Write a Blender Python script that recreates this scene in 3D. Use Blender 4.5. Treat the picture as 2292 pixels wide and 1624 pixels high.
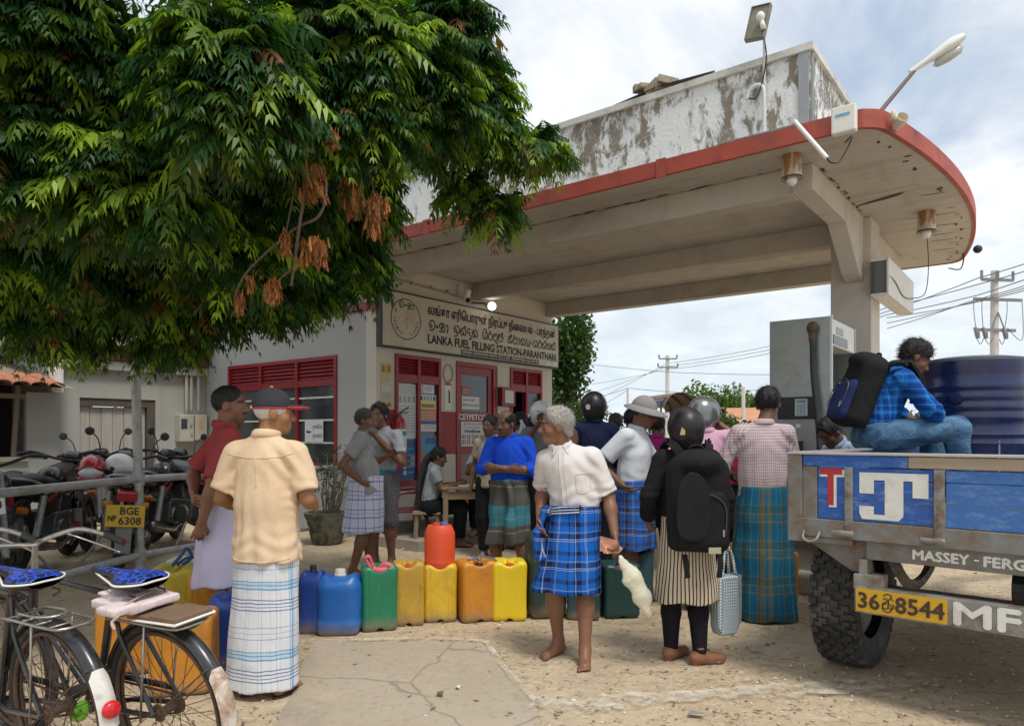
import bpy, math, random
import numpy as np
from mathutils import Vector, Matrix, Euler

for _o in list(bpy.data.objects): bpy.data.objects.remove(_o)
S = bpy.context.scene
C = S.collection
R = math.radians
random.seed(7); rng = np.random.default_rng(7)

# ------------------------------------------------------------------ camera
CAM_H = 1.38
cam_d = bpy.data.cameras.new('camera'); cam = bpy.data.objects.new('camera', cam_d); C.objects.link(cam)
cam.location = (0, 0, CAM_H); cam.rotation_euler = (R(90), 0, 0)
cam_d.sensor_width = 36; cam_d.lens = 24.97; cam_d.shift_y = 0.0696
cam_d.clip_start = 0.05; cam_d.clip_end = 3000
S.camera = cam
# ------------------------------------------------------------------ light
SUN_EL, SUN_AZ = 63, 150          # elevation; azimuth the light comes from (0 = +Y, clockwise)
W = bpy.data.worlds.new('World'); S.world = W; W.use_nodes = True
nt = W.node_tree; nt.nodes.clear()
def wn(t, **k):
    n = nt.nodes.new(t)
    for a, v in k.items(): setattr(n, a, v)
    return n
def wmath(op, a, b=None):
    n = wn('ShaderNodeMath', operation=op)
    for i, v in enumerate((a, b)):
        if v is None: continue
        if isinstance(v, (int, float)): n.inputs[i].default_value = v
        else: nt.links.new(v, n.inputs[i])
    return n.outputs[0]
def wmix(f, a, b):
    n = wn('ShaderNodeMix', data_type='RGBA')
    for i, v in ((0, f), (6, a), (7, b)):
        if isinstance(v, (int, float)): n.inputs[i].default_value = v
        elif isinstance(v, tuple): n.inputs[i].default_value = v
        else: nt.links.new(v, n.inputs[i])
    return n.outputs[2]
sky = wn('ShaderNodeTexSky', sky_type='NISHITA'); sky.sun_disc = False
sky.sun_elevation = R(SUN_EL); sky.sun_rotation = R(SUN_AZ); sky.air_density = 1.0; sky.dust_density = 2.0
tc = wn('ShaderNodeTexCoord')
sep = wn('ShaderNodeSeparateXYZ'); nt.links.new(tc.outputs['Generated'], sep.inputs[0])
zz = wmath('MAXIMUM', sep.outputs[2], 0.0)
den = wmath('ADD', zz, 0.28)                      # clouds as a layer overhead, squeezed towards the horizon
comb = wn('ShaderNodeCombineXYZ')
nt.links.new(wmath('DIVIDE', sep.outputs[0], den), comb.inputs[0])
nt.links.new(wmath('DIVIDE', sep.outputs[1], den), comb.inputs[1])
def wnoise(scale, detail, rough, dist, off):
    mp = wn('ShaderNodeMapping'); nt.links.new(comb.outputs[0], mp.inputs[0]); mp.inputs[1].default_value = off
    n = wn('ShaderNodeTexNoise'); nt.links.new(mp.outputs[0], n.inputs['Vector'])
    n.inputs['Scale'].default_value = scale; n.inputs['Detail'].default_value = detail
    n.inputs['Roughness'].default_value = rough; n.inputs['Distortion'].default_value = dist
    return n.outputs['Fac']
def wramp(f, stops):
    n = wn('ShaderNodeValToRGB'); nt.links.new(f, n.inputs[0]); e = n.color_ramp.elements
    while len(e) < len(stops): e.new(.5)
    for i, (p, c) in enumerate(stops): e[i].position = p; e[i].color = (c, c, c, 1) if not isinstance(c, tuple) else (*c, 1)
    return n.outputs[0]
cover = wramp(wnoise(1.5, 8, .55, .35, (3.1, 1.3, 0)), [(.33, 0.), (.50, 1.)])
shade = wramp(wnoise(2.4, 9, .58, .5, (7.7, 4.1, 2.)), [(.40, 0.), (.62, 1.)])
skyc = wn('ShaderNodeVectorMath', operation='SCALE'); nt.links.new(sky.outputs[0], skyc.inputs[0]); skyc.inputs[3].default_value = .11
blue = wmix(.7, skyc.outputs[0], (.56, .67, .82, 1))
cloud = wmix(shade, (.66, .725, .81, 1), (.95, .97, .99, 1))
allsky = wmix(cover, blue, cloud)
hz = wramp(zz, [(0., 1.), (.30, 0.)])
allsky = wmix(wmath('MULTIPLY', hz, .75), allsky, (.70, .82, .88, 1))
bg = wn('ShaderNodeBackground'); bg.inputs[1].default_value = 0.90
nt.links.new(allsky, bg.inputs[0])
wo = wn('ShaderNodeOutputWorld'); nt.links.new(bg.outputs[0], wo.inputs[0])
sun_d = bpy.data.lights.new('sun', 'SUN'); sun = bpy.data.objects.new('sun', sun_d); C.objects.link(sun)
sun_d.energy = 2.05; sun_d.angle = R(16); sun_d.color = (1, .95, .86)
_az, _el = R(SUN_AZ), R(SUN_EL)
_to = Vector((math.sin(_az)*math.cos(_el), math.cos(_az)*math.cos(_el), math.sin(_el)))
sun.rotation_euler = _to.to_track_quat('Z', 'Y').to_euler()
S.view_settings.view_transform = 'Standard'; S.view_settings.look = 'None'
S.view_settings.exposure = 0.30; S.view_settings.gamma = 1.0; S.view_settings.use_curve_mapping = False
S.render.engine = 'CYCLES'
S.cycles.max_bounces = 6; S.cycles.diffuse_bounces = 3; S.cycles.glossy_bounces = 3; S.cycles.transparent_max_bounces = 8
S.cycles.transmission_bounces = 4; S.cycles.use_denoising = True; S.cycles.sample_clamp_indirect = 6
# ------------------------------------------------------------------ helpers
F_, CX_, HY_ = 1590., 1146., 971.4       # survey constants: sight lines of the camera, used only to place things on the ground
def gnd(u, v, z=0.):
    Y = (CAM_H - z)*F_/(v - HY_); return Vector(((u - CX_)/F_*Y, Y, z))
def at(u, v, Y): return Vector(((u - CX_)/F_*Y, Y, CAM_H - (v - HY_)/F_*Y))

MATS = {}
def _n(t, ty, **k):
    n = t.nodes.new(ty)
    for a, v in k.items(): setattr(n, a, v)
    return n
def col4(c): return (*c[:3], 1.)
def newmat(name):
    m = bpy.data.materials.new(name); m.use_nodes = True
    t = m.node_tree; b = t.nodes['Principled BSDF']; MATS[name] = m
    return m, t, b
def noise(t, vec, scale, detail=5, rough=.55, dist=0., sc=None, off=None):
    if sc or off:
        mp = _n(t, 'ShaderNodeMapping'); t.links.new(vec, mp.inputs[0])
        if sc: mp.inputs[3].default_value = sc
        if off: mp.inputs[1].default_value = off
        vec = mp.outputs[0]
    n = _n(t, 'ShaderNodeTexNoise'); t.links.new(vec, n.inputs['Vector'])
    n.inputs['Scale'].default_value = scale; n.inputs['Detail'].default_value = detail
    n.inputs['Roughness'].default_value = rough; n.inputs['Distortion'].default_value = dist
    return n.outputs['Fac']
def ramp(t, f, stops, interp='LINEAR'):
    n = _n(t, 'ShaderNodeValToRGB'); t.links.new(f, n.inputs[0]); e = n.color_ramp.elements; n.color_ramp.interpolation = interp
    while len(e) < len(stops): e.new(.5)
    for i, (p, c) in enumerate(stops):
        e[i].position = p; e[i].color = (c, c, c, 1) if isinstance(c, (int, float)) else col4(c)
    return n.outputs[0]
def mixc(t, f, a, b, mode='MIX'):
    n = _n(t, 'ShaderNodeMix', data_type='RGBA', blend_type=mode)
    for i, v in ((0, f), (6, a), (7, b)):
        if isinstance(v, (int, float)): n.inputs[i].default_value = v
        elif isinstance(v, (tuple, list)): n.inputs[i].default_value = col4(v)
        else: t.links.new(v, n.inputs[i])
    return n.outputs[2]
def mth(t, op, a, b=None, c=None):
    n = _n(t, 'ShaderNodeMath', operation=op)
    for i, v in enumerate((a, b, c)):
        if v is None: continue
        if isinstance(v, (int, float)): n.inputs[i].default_value = v
        else: t.links.new(v, n.inputs[i])
    return n.outputs[0]
def objco(t): return _n(t, 'ShaderNodeTexCoord').outputs['Object']
def bumpn(t, b, h, strength, dist=.01):
    n = _n(t, 'ShaderNodeBump'); n.inputs['Strength'].default_value = strength; n.inputs['Distance'].default_value = dist
    t.links.new(h, n.inputs['Height']); t.links.new(n.outputs[0], b.inputs['Normal'])
def mat(name, col, rough=.7, var=.12, scale=5., bump=0., bscale=60., metal=0., dirt=None, spec=None, coat=0., emit=None, sc=None):
    """plain procedural surface: colour drift, optional dirt (colour, amount, scale) and fine relief"""
    if name in MATS: return MATS[name]
    m, t, b = newmat(name); v = objco(t)
    f = noise(t, v, scale, 6, .6, .2, sc)
    c = mixc(t, f, tuple(x*(1-var*1.6) for x in col), tuple(min(1, x*(1+var*1.6)) for x in col))
    if dirt:
        dc, am, ds = dirt
        d = ramp(t, noise(t, v, ds, 8, .65, .6, sc, (3, 5, 7)), [(max(0., .62-am*.35), 0.), (min(1., .72-am*.15), 1.)])
        c = mixc(t, mth(t, 'MULTIPLY', d, min(1., am*1.6)), c, dc)
    t.links.new(c, b.inputs['Base Color'])
    r = noise(t, v, scale*3, 3)
    t.links.new(mth(t, 'ADD', mth(t, 'MULTIPLY', r, .25), rough-.125), b.inputs['Roughness'])
    b.inputs['Metallic'].default_value = metal
    if spec is not None: b.inputs['Specular IOR Level'].default_value = spec
    if coat: b.inputs['Coat Weight'].default_value = coat; b.inputs['Coat Roughness'].default_value = .15
    if emit: b.inputs['Emission Color'].default_value = col4(emit[0]); b.inputs['Emission Strength'].default_value = emit[1]
    if bump: bumpn(t, b, noise(t, v, bscale, 5, .6), bump)
    return m
def plaid(name, warp, weft, pu, pv, mixf=.5, center=(0, 0), R0=.2, rough=.85, angular=True, bump=.25, mul=False):
    """woven stripes: warp across (round the body), weft up it; ramps hold one repeat each"""
    m, t, b = newmat(name); v = objco(t)
    s = _n(t, 'ShaderNodeSeparateXYZ'); t.links.new(v, s.inputs[0])
    x = mth(t, 'SUBTRACT', s.outputs[0], center[0]); y = mth(t, 'SUBTRACT', s.outputs[1], center[1])
    wob = mth(t, 'MULTIPLY', mth(t, 'SUBTRACT', noise(t, v, 5, 2), .5), .03)
    if angular: u = mth(t, 'MULTIPLY', mth(t, 'ARCTAN2', x, y), R0)
    else: u = x
    u = mth(t, 'ADD', mth(t, 'ADD', u, 10.), wob); z = mth(t, 'ADD', mth(t, 'ADD', s.outputs[2], 10.), wob)
    a = ramp(t, mth(t, 'FRACT', mth(t, 'DIVIDE', u, pu)), warp, 'CONSTANT')
    w = ramp(t, mth(t, 'FRACT', mth(t, 'DIVIDE', z, pv)), weft, 'CONSTANT')
    c = mixc(t, 1., mixc(t, 1., a, w, 'MULTIPLY'), (1.33, 1.33, 1.30), 'MULTIPLY') if mul else mixc(t, mixf, a, w)
    c = mixc(t, mth(t, 'MULTIPLY', noise(t, v, 6, 6, .6), .35), c, mixc(t, 1., c, (.75, .72, .68), 'MULTIPLY'))
    t.links.new(c, b.inputs['Base Color']); b.inputs['Roughness'].default_value = rough
    b.inputs['Specular IOR Level'].default_value = .2
    if bump: bumpn(t, b, noise(t, v, 14, 6, .6, 1.2, (1, 1, .5)), bump, .03)
    return m
def cloth(name, col, var=.08, bump=.35, rough=.85, scale=9, dirt=None):
    if name in MATS: return MATS[name]
    m, t, b = newmat(name); v = objco(t)
    c = mixc(t, noise(t, v, scale, 6, .6), tuple(x*(1-var*2) for x in col), tuple(min(1, x*(1+var*1.5)) for x in col))
    if dirt: c = mixc(t, mth(t, 'MULTIPLY', ramp(t, noise(t, v, 7, 7, .6, .5), [(.5, 0.), (.75, 1.)]), dirt[1]), c, dirt[0])
    t.links.new(c, b.inputs['Base Color']); b.inputs['Roughness'].default_value = rough; b.inputs['Specular IOR Level'].default_value = .2
    h = mth(t, 'ADD', noise(t, v, 13, 5, .55, 1.5, (1, 1, .45)), mth(t, 'MULTIPLY', noise(t, v, 260, 2), .06))
    bumpn(t, b, h, bump, .04)
    return m
def glass_mat(name, col=(.03, .035, .04), rough=.08):
    if name in MATS: return MATS[name]
    m, t, b = newmat(name); v = objco(t)
    c = mixc(t, noise(t, v, 3, 4), col, tuple(x*2.2 for x in col)); t.links.new(c, b.inputs['Base Color'])
    b.inputs['Roughness'].default_value = rough; b.inputs['Specular IOR Level'].default_value = .8
    return m

class MB:
    """collects shapes, then links them as one mesh object"""
    def __init__(s): s.v = []; s.f = []; s.m = []; s.mi = 0; s.X = None
    def add(s, vs, fs):
        o = len(s.v)
        if s.X is not None: vs = [s.X @ Vector(p) for p in vs]
        s.v += [tuple(p) for p in vs]; s.f += [tuple(o+i for i in f) for f in fs]; s.m += [s.mi]*len(fs); return s
    def box(s, c, d, rz=0., rx=0., ry=0., taper=1.):
        E_ = Euler((rx, ry, rz)).to_matrix(); c = Vector(c); vs = []
        for k in (-.5, .5):
            q = taper if k > 0 else 1.
            for i, j in ((-.5, -.5), (.5, -.5), (.5, .5), (-.5, .5)): vs.append(c + E_ @ Vector((i*d[0]*q, j*d[1]*q, k*d[2])))
        return s.add(vs, [(3, 2, 1, 0), (4, 5, 6, 7), (0, 1, 5, 4), (1, 2, 6, 5), (2, 3, 7, 6), (3, 0, 4, 7)])
    def bb(s, x0, x1, y0, y1, z0, z1): return s.box(((x0+x1)/2, (y0+y1)/2, (z0+z1)/2), (x1-x0, y1-y0, z1-z0))
    def bar(s, p, q, w, h, up=(0, 0, 1)):
        p, q = Vector(p), Vector(q); d = (q-p).normalized(); up = Vector(up)
        a = d.cross(up)
        if a.length < 1e-4: a = d.cross(Vector((1, 0, 0)))
        a.normalize(); b = a.cross(d); vs = []
        for e in (p, q):
            for i, j in ((-1, -1), (1, -1), (1, 1), (-1, 1)): vs.append(e + a*(i*w/2) + b*(j*h/2))
        return s.add(vs, [(0, 1, 2, 3), (7, 6, 5, 4), (4, 5, 1, 0), (5, 6, 2, 1), (6, 7, 3, 2), (7, 4, 0, 3)])
    def tube(s, pts, r, n=8, closed=False, caps=True):
        P = [Vector(p) for p in pts]; N = len(P); r = r if isinstance(r, (list, tuple)) else [r]*N
        vs = []; ref = None
        for i in range(N):
            if closed: d = P[(i+1) % N]-P[i-1]
            else: d = P[min(i+1, N-1)]-P[max(i-1, 0)]
            d.normalize()
            if ref is None: ref = d.cross(Vector((0, 0, 1)) if abs(d.z) < .9 else Vector((1, 0, 0))).normalized()
            a = (ref - d*ref.dot(d)).normalized(); ref = a; b = d.cross(a)
            for k in range(n):
                t = 2*math.pi*k/n; vs.append(P[i] + (a*math.cos(t) + b*math.sin(t))*r[i])
        fs = []
        for i in range(N if closed else N-1):
            j = (i+1) % N
            for k in range(n): fs.append((i*n+k, i*n+(k+1) % n, j*n+(k+1) % n, j*n+k))
        if caps and not closed: fs += [tuple(range(n))[::-1], tuple((N-1)*n+k for k in range(n))]
        return s.add(vs, fs)
    def cyl(s, p, q, r, r2=None, n=16): return s.tube([p, q], [r, r if r2 is None else r2], n)
    def lathe(s, prof, n=24, axis='z', c=(0, 0, 0), a0=0., a1=2*math.pi):
        c = Vector(c); vs = []; full = abs(a1-a0-2*math.pi) < 1e-6; m = n if full else n+1
        for r, z in prof:
            for k in range(m):
                t = a0+(a1-a0)*k/n; x, y = r*math.cos(t), r*math.sin(t)
                vs.append(c + Vector({'z': (x, y, z), 'x': (z, x, y), 'y': (y, z, x)}[axis]))
        fs = []
        for i in range(len(prof)-1):
            for k in range(n):
                k2 = (k+1) % m if full else k+1
                fs.append((i*m+k, i*m+k2, (i+1)*m+k2, (i+1)*m+k))
        return s.add(vs, fs)
    def prism(s, poly, z0, z1, ax='z'):
        f = {'z': lambda a, b, c: (a, b, c), 'y': lambda a, b, c: (a, c, b), 'x': lambda a, b, c: (c, a, b)}[ax]
        n = len(poly); vs = [f(a, b, z0) for a, b in poly]+[f(a, b, z1) for a, b in poly]
        return s.add(vs, [tuple(range(n))[::-1], tuple(range(n, 2*n))]+[(i, (i+1) % n, n+(i+1) % n, n+i) for i in range(n)])
    def ball(s, c, r, n=12, m=8):
        rr = r if isinstance(r, (tuple, list)) else (r, r, r); c = Vector(c); vs = []; fs = []
        for i in range(m+1):
            p = math.pi*i/m
            for k in range(n):
                t = 2*math.pi*k/n; vs.append(c+Vector((rr[0]*math.sin(p)*math.cos(t), rr[1]*math.sin(p)*math.sin(t), rr[2]*math.cos(p))))
        for i in range(m):
            for k in range(n): fs.append((i*n+k, (i+1)*n+k, (i+1)*n+(k+1) % n, i*n+(k+1) % n))
        return s.add(vs, fs)
    def ribbon(s, pts, w, z=0., t=.002):
        """flat stroke in the local XZ plane facing -Y"""
        P = [Vector((p[0], p[1])) for p in pts]; vs = []; N = len(P)
        for i in range(N):
            d = (P[min(i+1, N-1)]-P[max(i-1, 0)]); d = d.normalized() if d.length > 1e-9 else Vector((1, 0)); a = Vector((-d.y, d.x))*w/2
            for q in (P[i]+a, P[i]-a): vs.append((q.x, z, q.y))
        return s.add(vs, [(2*i, 2*i+1, 2*i+3, 2*i+2) for i in range(N-1)])
    def build(s, name, m, parent=None, smooth=False, bevel=0., loc=None, rz=None, seg=2, ang=35):
        me = bpy.data.meshes.new(name); me.from_pydata(s.v, [], s.f)
        for x in (m if isinstance(m, (list, tuple)) else [m]): me.materials.append(x)
        if isinstance(m, (list, tuple)): me.polygons.foreach_set('material_index', s.m)
        if smooth: me.polygons.foreach_set('use_smooth', [True]*len(me.polygons))
        me.update(); o = bpy.data.objects.new(name, me); C.objects.link(o)
        if smooth == 'auto': me.set_sharp_from_angle(angle=R(40))
        if parent: o.parent = parent
        if loc is not None: o.location = loc
        if rz is not None: o.rotation_euler = (0, 0, rz)
        if bevel:
            b = o.modifiers.new('b', 'BEVEL'); b.width = bevel; b.segments = seg; b.limit_method = 'ANGLE'; b.angle_limit = R(ang)
        return o
def tag(o, label, cat, group=None):
    o['label'] = label; o['category'] = cat
    if group: o['group'] = group
    return o
def thing(name, label, cat, loc=(0, 0, 0), rz=0., group=None):
    o = bpy.data.objects.new(name, None); C.objects.link(o); o.location = loc; o.rotation_euler = (0, 0, rz); o.empty_display_size = .1
    return tag(o, label, cat, group)
def struct(o, kind='structure'): o['kind'] = kind; return o
def copy_tree(o, parent=None):
    c = o.copy(); C.objects.link(c)
    if parent: c.parent = parent
    for ch in list(o.children): copy_tree(ch, c)
    return c
def one(name, m, fn, *a, **k):
    b = MB(); fn(b); return b.build(name, m, *a, **k)

# ---- lettering: flat type lying on the local XZ plane, facing -Y
_tc = {}
def type_mesh(s):
    if s in _tc: return _tc[s]
    c = bpy.data.curves.new('t', 'FONT'); c.body = s; c.size = 1; c.resolution_u = 2
    o = bpy.data.objects.new('t', c); C.objects.link(o)
    me = bpy.data.meshes.new_from_object(o.evaluated_get(bpy.context.evaluated_depsgraph_get()))
    v = [tuple(p.co[:2]) for p in me.vertices]; f = [tuple(p.vertices) for p in me.polygons]
    bpy.data.objects.remove(o); bpy.data.curves.remove(c); bpy.data.meshes.remove(me)
    _tc[s] = (v, f); return v, f
def put_text(b, s, x0, x1, z0, z1, y=0., slant=0., bold=0.):
    v, f = type_mesh(s)
    if not v: return
    ax = min(p[0] for p in v); bx = max(p[0] for p in v); ay = min(p[1] for p in v); by = max(p[1] for p in v)
    sx = (x1-x0)/(bx-ax); sz = (z1-z0)/(by-ay)
    offs = [(0, 0)] if not bold else [(-bold, 0), (bold, 0), (0, bold), (0, -bold)]
    for k, (ox, oz) in enumerate(offs):
        b.add([(x0+ox+(p[0]-ax)*sx+slant*(p[1]-ay)*sz, y-k*.0002, z0+oz+(p[1]-ay)*sz) for p in v], f)
def spline(pts, n=5, closed=False):
    P = [Vector(p) for p in pts]; N = len(P); out = []
    for i in range(N if closed else N-1):
        p0 = P[(i-1) % N] if closed or i else P[0]; p1 = P[i]; p2 = P[(i+1) % N]; p3 = P[(i+2) % N] if closed or i+2 < N else P[-1]
        for k in range(n):
            t = k/n; out.append(.5*((2*p1)+(p2-p0)*t+(2*p0-5*p1+4*p2-p3)*t*t+(3*p1-p0-3*p2+p3)*t**3))
    if not closed: out.append(P[-1])
    return out

# ---- implicit surfaces: organic shapes blended on a grid, skinned with surface nets
class Field:
    def __init__(s, lo, hi, h):
        s.h = h; s.lo = np.array(lo, np.float32); s.n = np.ceil((np.array(hi)-s.lo)/h).astype(int)+1
        s.d = np.full(s.n, .2, np.float32)
        s.ax = [s.lo[i]+h*np.arange(s.n[i], dtype=np.float32) for i in range(3)]
    def _sl(s, lo, hi):
        a = np.clip(np.floor((np.array(lo)-s.lo)/s.h).astype(int), 0, s.n); b = np.clip(np.ceil((np.array(hi)-s.lo)/s.h).astype(int)+1, 0, s.n)
        sl = tuple(slice(a[i], b[i]) for i in range(3))
        g = (s.ax[0][sl[0]][:, None, None], s.ax[1][sl[1]][None, :, None], s.ax[2][sl[2]][None, None, :])
        return sl, g
    def put(s, fn, lo, hi, k=.0, cut=False):
        pad = max(.03, 2*k)+2*s.h
        sl, g = s._sl(np.array(lo)-pad, np.array(hi)+pad)
        if s.d[sl].size == 0: return
        e = fn(*g).astype(np.float32); d = s.d[sl]
        if cut:
            if k > 0: hh = np.maximum(k-np.abs(d+e), 0)/k; s.d[sl] = np.maximum(d, -e)+hh*hh*k/4
            else: s.d[sl] = np.maximum(d, -e)
        elif k > 0: hh = np.maximum(k-np.abs(d-e), 0)/k; s.d[sl] = np.minimum(d, e)-hh*hh*k/4
        else: s.d[sl] = np.minimum(d, e)
    def cone(s, a, b, ra, rb, k=.02, flat=None, lim=None, cut=False):
        """tapered capsule; flat=(axis, f): squeezed along axis; lim=(point, dir): ends flat there"""
        a = np.array(a, float); b = np.array(b, float); ba = b-a; r = max(ra, rb)
        def fn(x, y, z):
            px, py, pz = x-a[0], y-a[1], z-a[2]; w = ba
            if flat is not None:
                n = np.array(flat[0], float); n /= np.linalg.norm(n); f = flat[1]-1
                q = px*n[0]+py*n[1]+pz*n[2]; px = px+q*n[0]*f; py = py+q*n[1]*f; pz = pz+q*n[2]*f
                w = ba+n*(ba@n)*f
            t = np.clip((px*w[0]+py*w[1]+pz*w[2])/max(w@w, 1e-9), 0, 1)
            d = np.sqrt((px-t*w[0])**2+(py-t*w[1])**2+(pz-t*w[2])**2)-(ra+(rb-ra)*t)
            if lim is not None:
                q, n = lim; d = np.maximum(d, (x-q[0])*n[0]+(y-q[1])*n[1]+(z-q[2])*n[2])
            return d
        s.put(fn, np.minimum(a, b)-r, np.maximum(a, b)+r, k, cut)
    def ell(s, c, r, k=.02, Rm=None, cut=False):
        c = np.array(c, float); r = np.array(r, float) if np.ndim(r) else np.array([r]*3, float); m = r.max()
        def fn(x, y, z):
            p = [x-c[0], y-c[1], z-c[2]]
            if Rm is not None: p = [sum(p[j]*Rm[j][i] for j in range(3)) for i in range(3)]   # into the local frame
            k0 = np.sqrt(sum((p[i]/r[i])**2 for i in range(3))); k1 = np.sqrt(sum((p[i]/r[i]**2)**2 for i in range(3)))
            return k0*(k0-1)/np.maximum(k1, 1e-6)
        s.put(fn, c-m, c+m, k, cut)
    def fn(s, f, lo, hi, k=0., cut=False): s.put(f, lo, hi, k, cut)
    def limit(s, q, n):
        x, y, z = s.ax[0][:, None, None], s.ax[1][None, :, None], s.ax[2][None, None, :]
        s.d = np.maximum(s.d, ((x-q[0])*n[0]+(y-q[1])*n[1]+(z-q[2])*n[2]).astype(np.float32))
    def crease(s, amp, seed, fr=(22, 22, 14), zr=None):
        """folds of cloth: a few warped waves added to the distance"""
        r = np.random.default_rng(seed); x, y, z = s.ax[0][:, None, None], s.ax[1][None, :, None], s.ax[2][None, None, :]
        w = np.zeros(s.n, np.float32)
        for i in range(4):
            p = r.uniform(0, 6.28, 4); q = r.uniform(-1, 1, 3)*np.array(fr)*r.uniform(.6, 1.4)
            w += np.sin(q[0]*x+q[1]*y+q[2]*z+p[0]+1.1*np.sin(5*z+4*x+p[1])+.8*np.sin(6*y+p[2]))*(.35+.65*np.sin(6*z+5*x-4*y+p[3])**2)
        s.d += (amp/1.8)*w
    def mesh(s):
        d = s.d; n = d.shape; ins = d < 0
        c = [ins[i:n[0]-1+i, j:n[1]-1+j, k:n[2]-1+k] for i in (0, 1) for j in (0, 1) for k in (0, 1)]
        tot = sum(a.astype(np.int8) for a in c); act = (tot > 0) & (tot < 8)
        idx = np.full(act.shape, -1, np.int32); I = np.argwhere(act)
        if len(I) == 0: return np.zeros((0, 3)), np.zeros((0, 4), int)
        idx[act] = np.arange(len(I)); acc = np.zeros((len(I), 3)); cnt = np.zeros(len(I))
        cor = [(i, j, k) for i in (0, 1) for j in (0, 1) for k in (0, 1)]
        for a in range(8):
            for b in range(a+1, 8):
                if sum(abs(cor[a][q]-cor[b][q]) for q in range(3)) != 1: continue
                A = d[I[:, 0]+cor[a][0], I[:, 1]+cor[a][1], I[:, 2]+cor[a][2]]; B = d[I[:, 0]+cor[b][0], I[:, 1]+cor[b][1], I[:, 2]+cor[b][2]]
                x = (A < 0) != (B < 0); t = np.where(x, A/np.where(x, A-B, 1), 0)
                pa, pb = np.array(cor[a], float), np.array(cor[b], float)
                acc += np.where(x[:, None], pa+(pb-pa)*t[:, None], 0); cnt += x
        V = s.lo+s.h*(I+acc/cnt[:, None]); Q = []
        for ax in range(3):
            o1, o2 = [(1, 2), (2, 0), (0, 1)][ax]
            a = [slice(1, n[q]-1) for q in range(3)]; a[ax] = slice(0, n[ax]-1); b = list(a); b[ax] = slice(1, n[ax])
            u, w = ins[tuple(a)], ins[tuple(b)]; x = u != w; P = np.argwhere(x)
            if len(P) == 0: continue
            P = P+np.array([0 if q == ax else 1 for q in range(3)]); flip = u[x]
            def cell(d1, d2):
                q = P.copy(); q[:, o1] += d1; q[:, o2] += d2; return idx[q[:, 0], q[:, 1], q[:, 2]]
            f = np.stack([cell(-1, -1), cell(0, -1), cell(0, 0), cell(-1, 0)], 1)
            f[~flip] = f[~flip][:, ::-1]; Q.append(f)
        return V, np.concatenate(Q)
    def build(s, name, m, parent=None, smooth_it=1, tint=None):
        V, Q = s.mesh(); Q = Q[(Q >= 0).all(1)]
        for _ in range(smooth_it):                # light relaxation of the net
            a = np.zeros_like(V); c = np.zeros(len(V))
            for i in range(4):
                p, q = Q[:, i], Q[:, (i+1) % 4]
                for k in range(3): a[:, k] += np.bincount(p, V[q, k], len(V))+np.bincount(q, V[p, k], len(V))
                c += np.bincount(p, minlength=len(V))+np.bincount(q, minlength=len(V))
            V = .5*V+.5*a/np.maximum(c, 1)[:, None]
        me = bpy.data.meshes.new(name); me.vertices.add(len(V)); me.vertices.foreach_set('co', V.astype(np.float32).ravel())
        me.loops.add(len(Q)*4); me.loops.foreach_set('vertex_index', Q.astype(np.int32).ravel())
        me.polygons.add(len(Q)); me.polygons.foreach_set('loop_start', np.arange(0, len(Q)*4, 4, dtype=np.int32))
        me.polygons.foreach_set('use_smooth', np.ones(len(Q), bool)); me.update(calc_edges=True)
        if tint is not None:
            at_ = me.color_attributes.new('tint', 'FLOAT_COLOR', 'POINT'); at_.data.foreach_set('color', tint(V).astype(np.float32).ravel())
        me.materials.append(m); o = bpy.data.objects.new(name, me); C.objects.link(o)
        if parent: o.parent = parent
        return o
# ------------------------------------------------------------------ frames of reference
CB = Vector((-1.78, 9.3, 0)); RB = math.atan2(.789, .6144)       # corner of the station, its front runs along local x
E1 = Vector((math.cos(RB), math.sin(RB), 0)); E2 = Vector((-math.sin(RB), math.cos(RB), 0))
RS = RB - math.pi/2                                                # the side wall: local x runs towards the corner, -y looks out of it
def bl(x, y, z=0.): return CB + E1*x + E2*y + Vector((0, 0, z))

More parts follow.
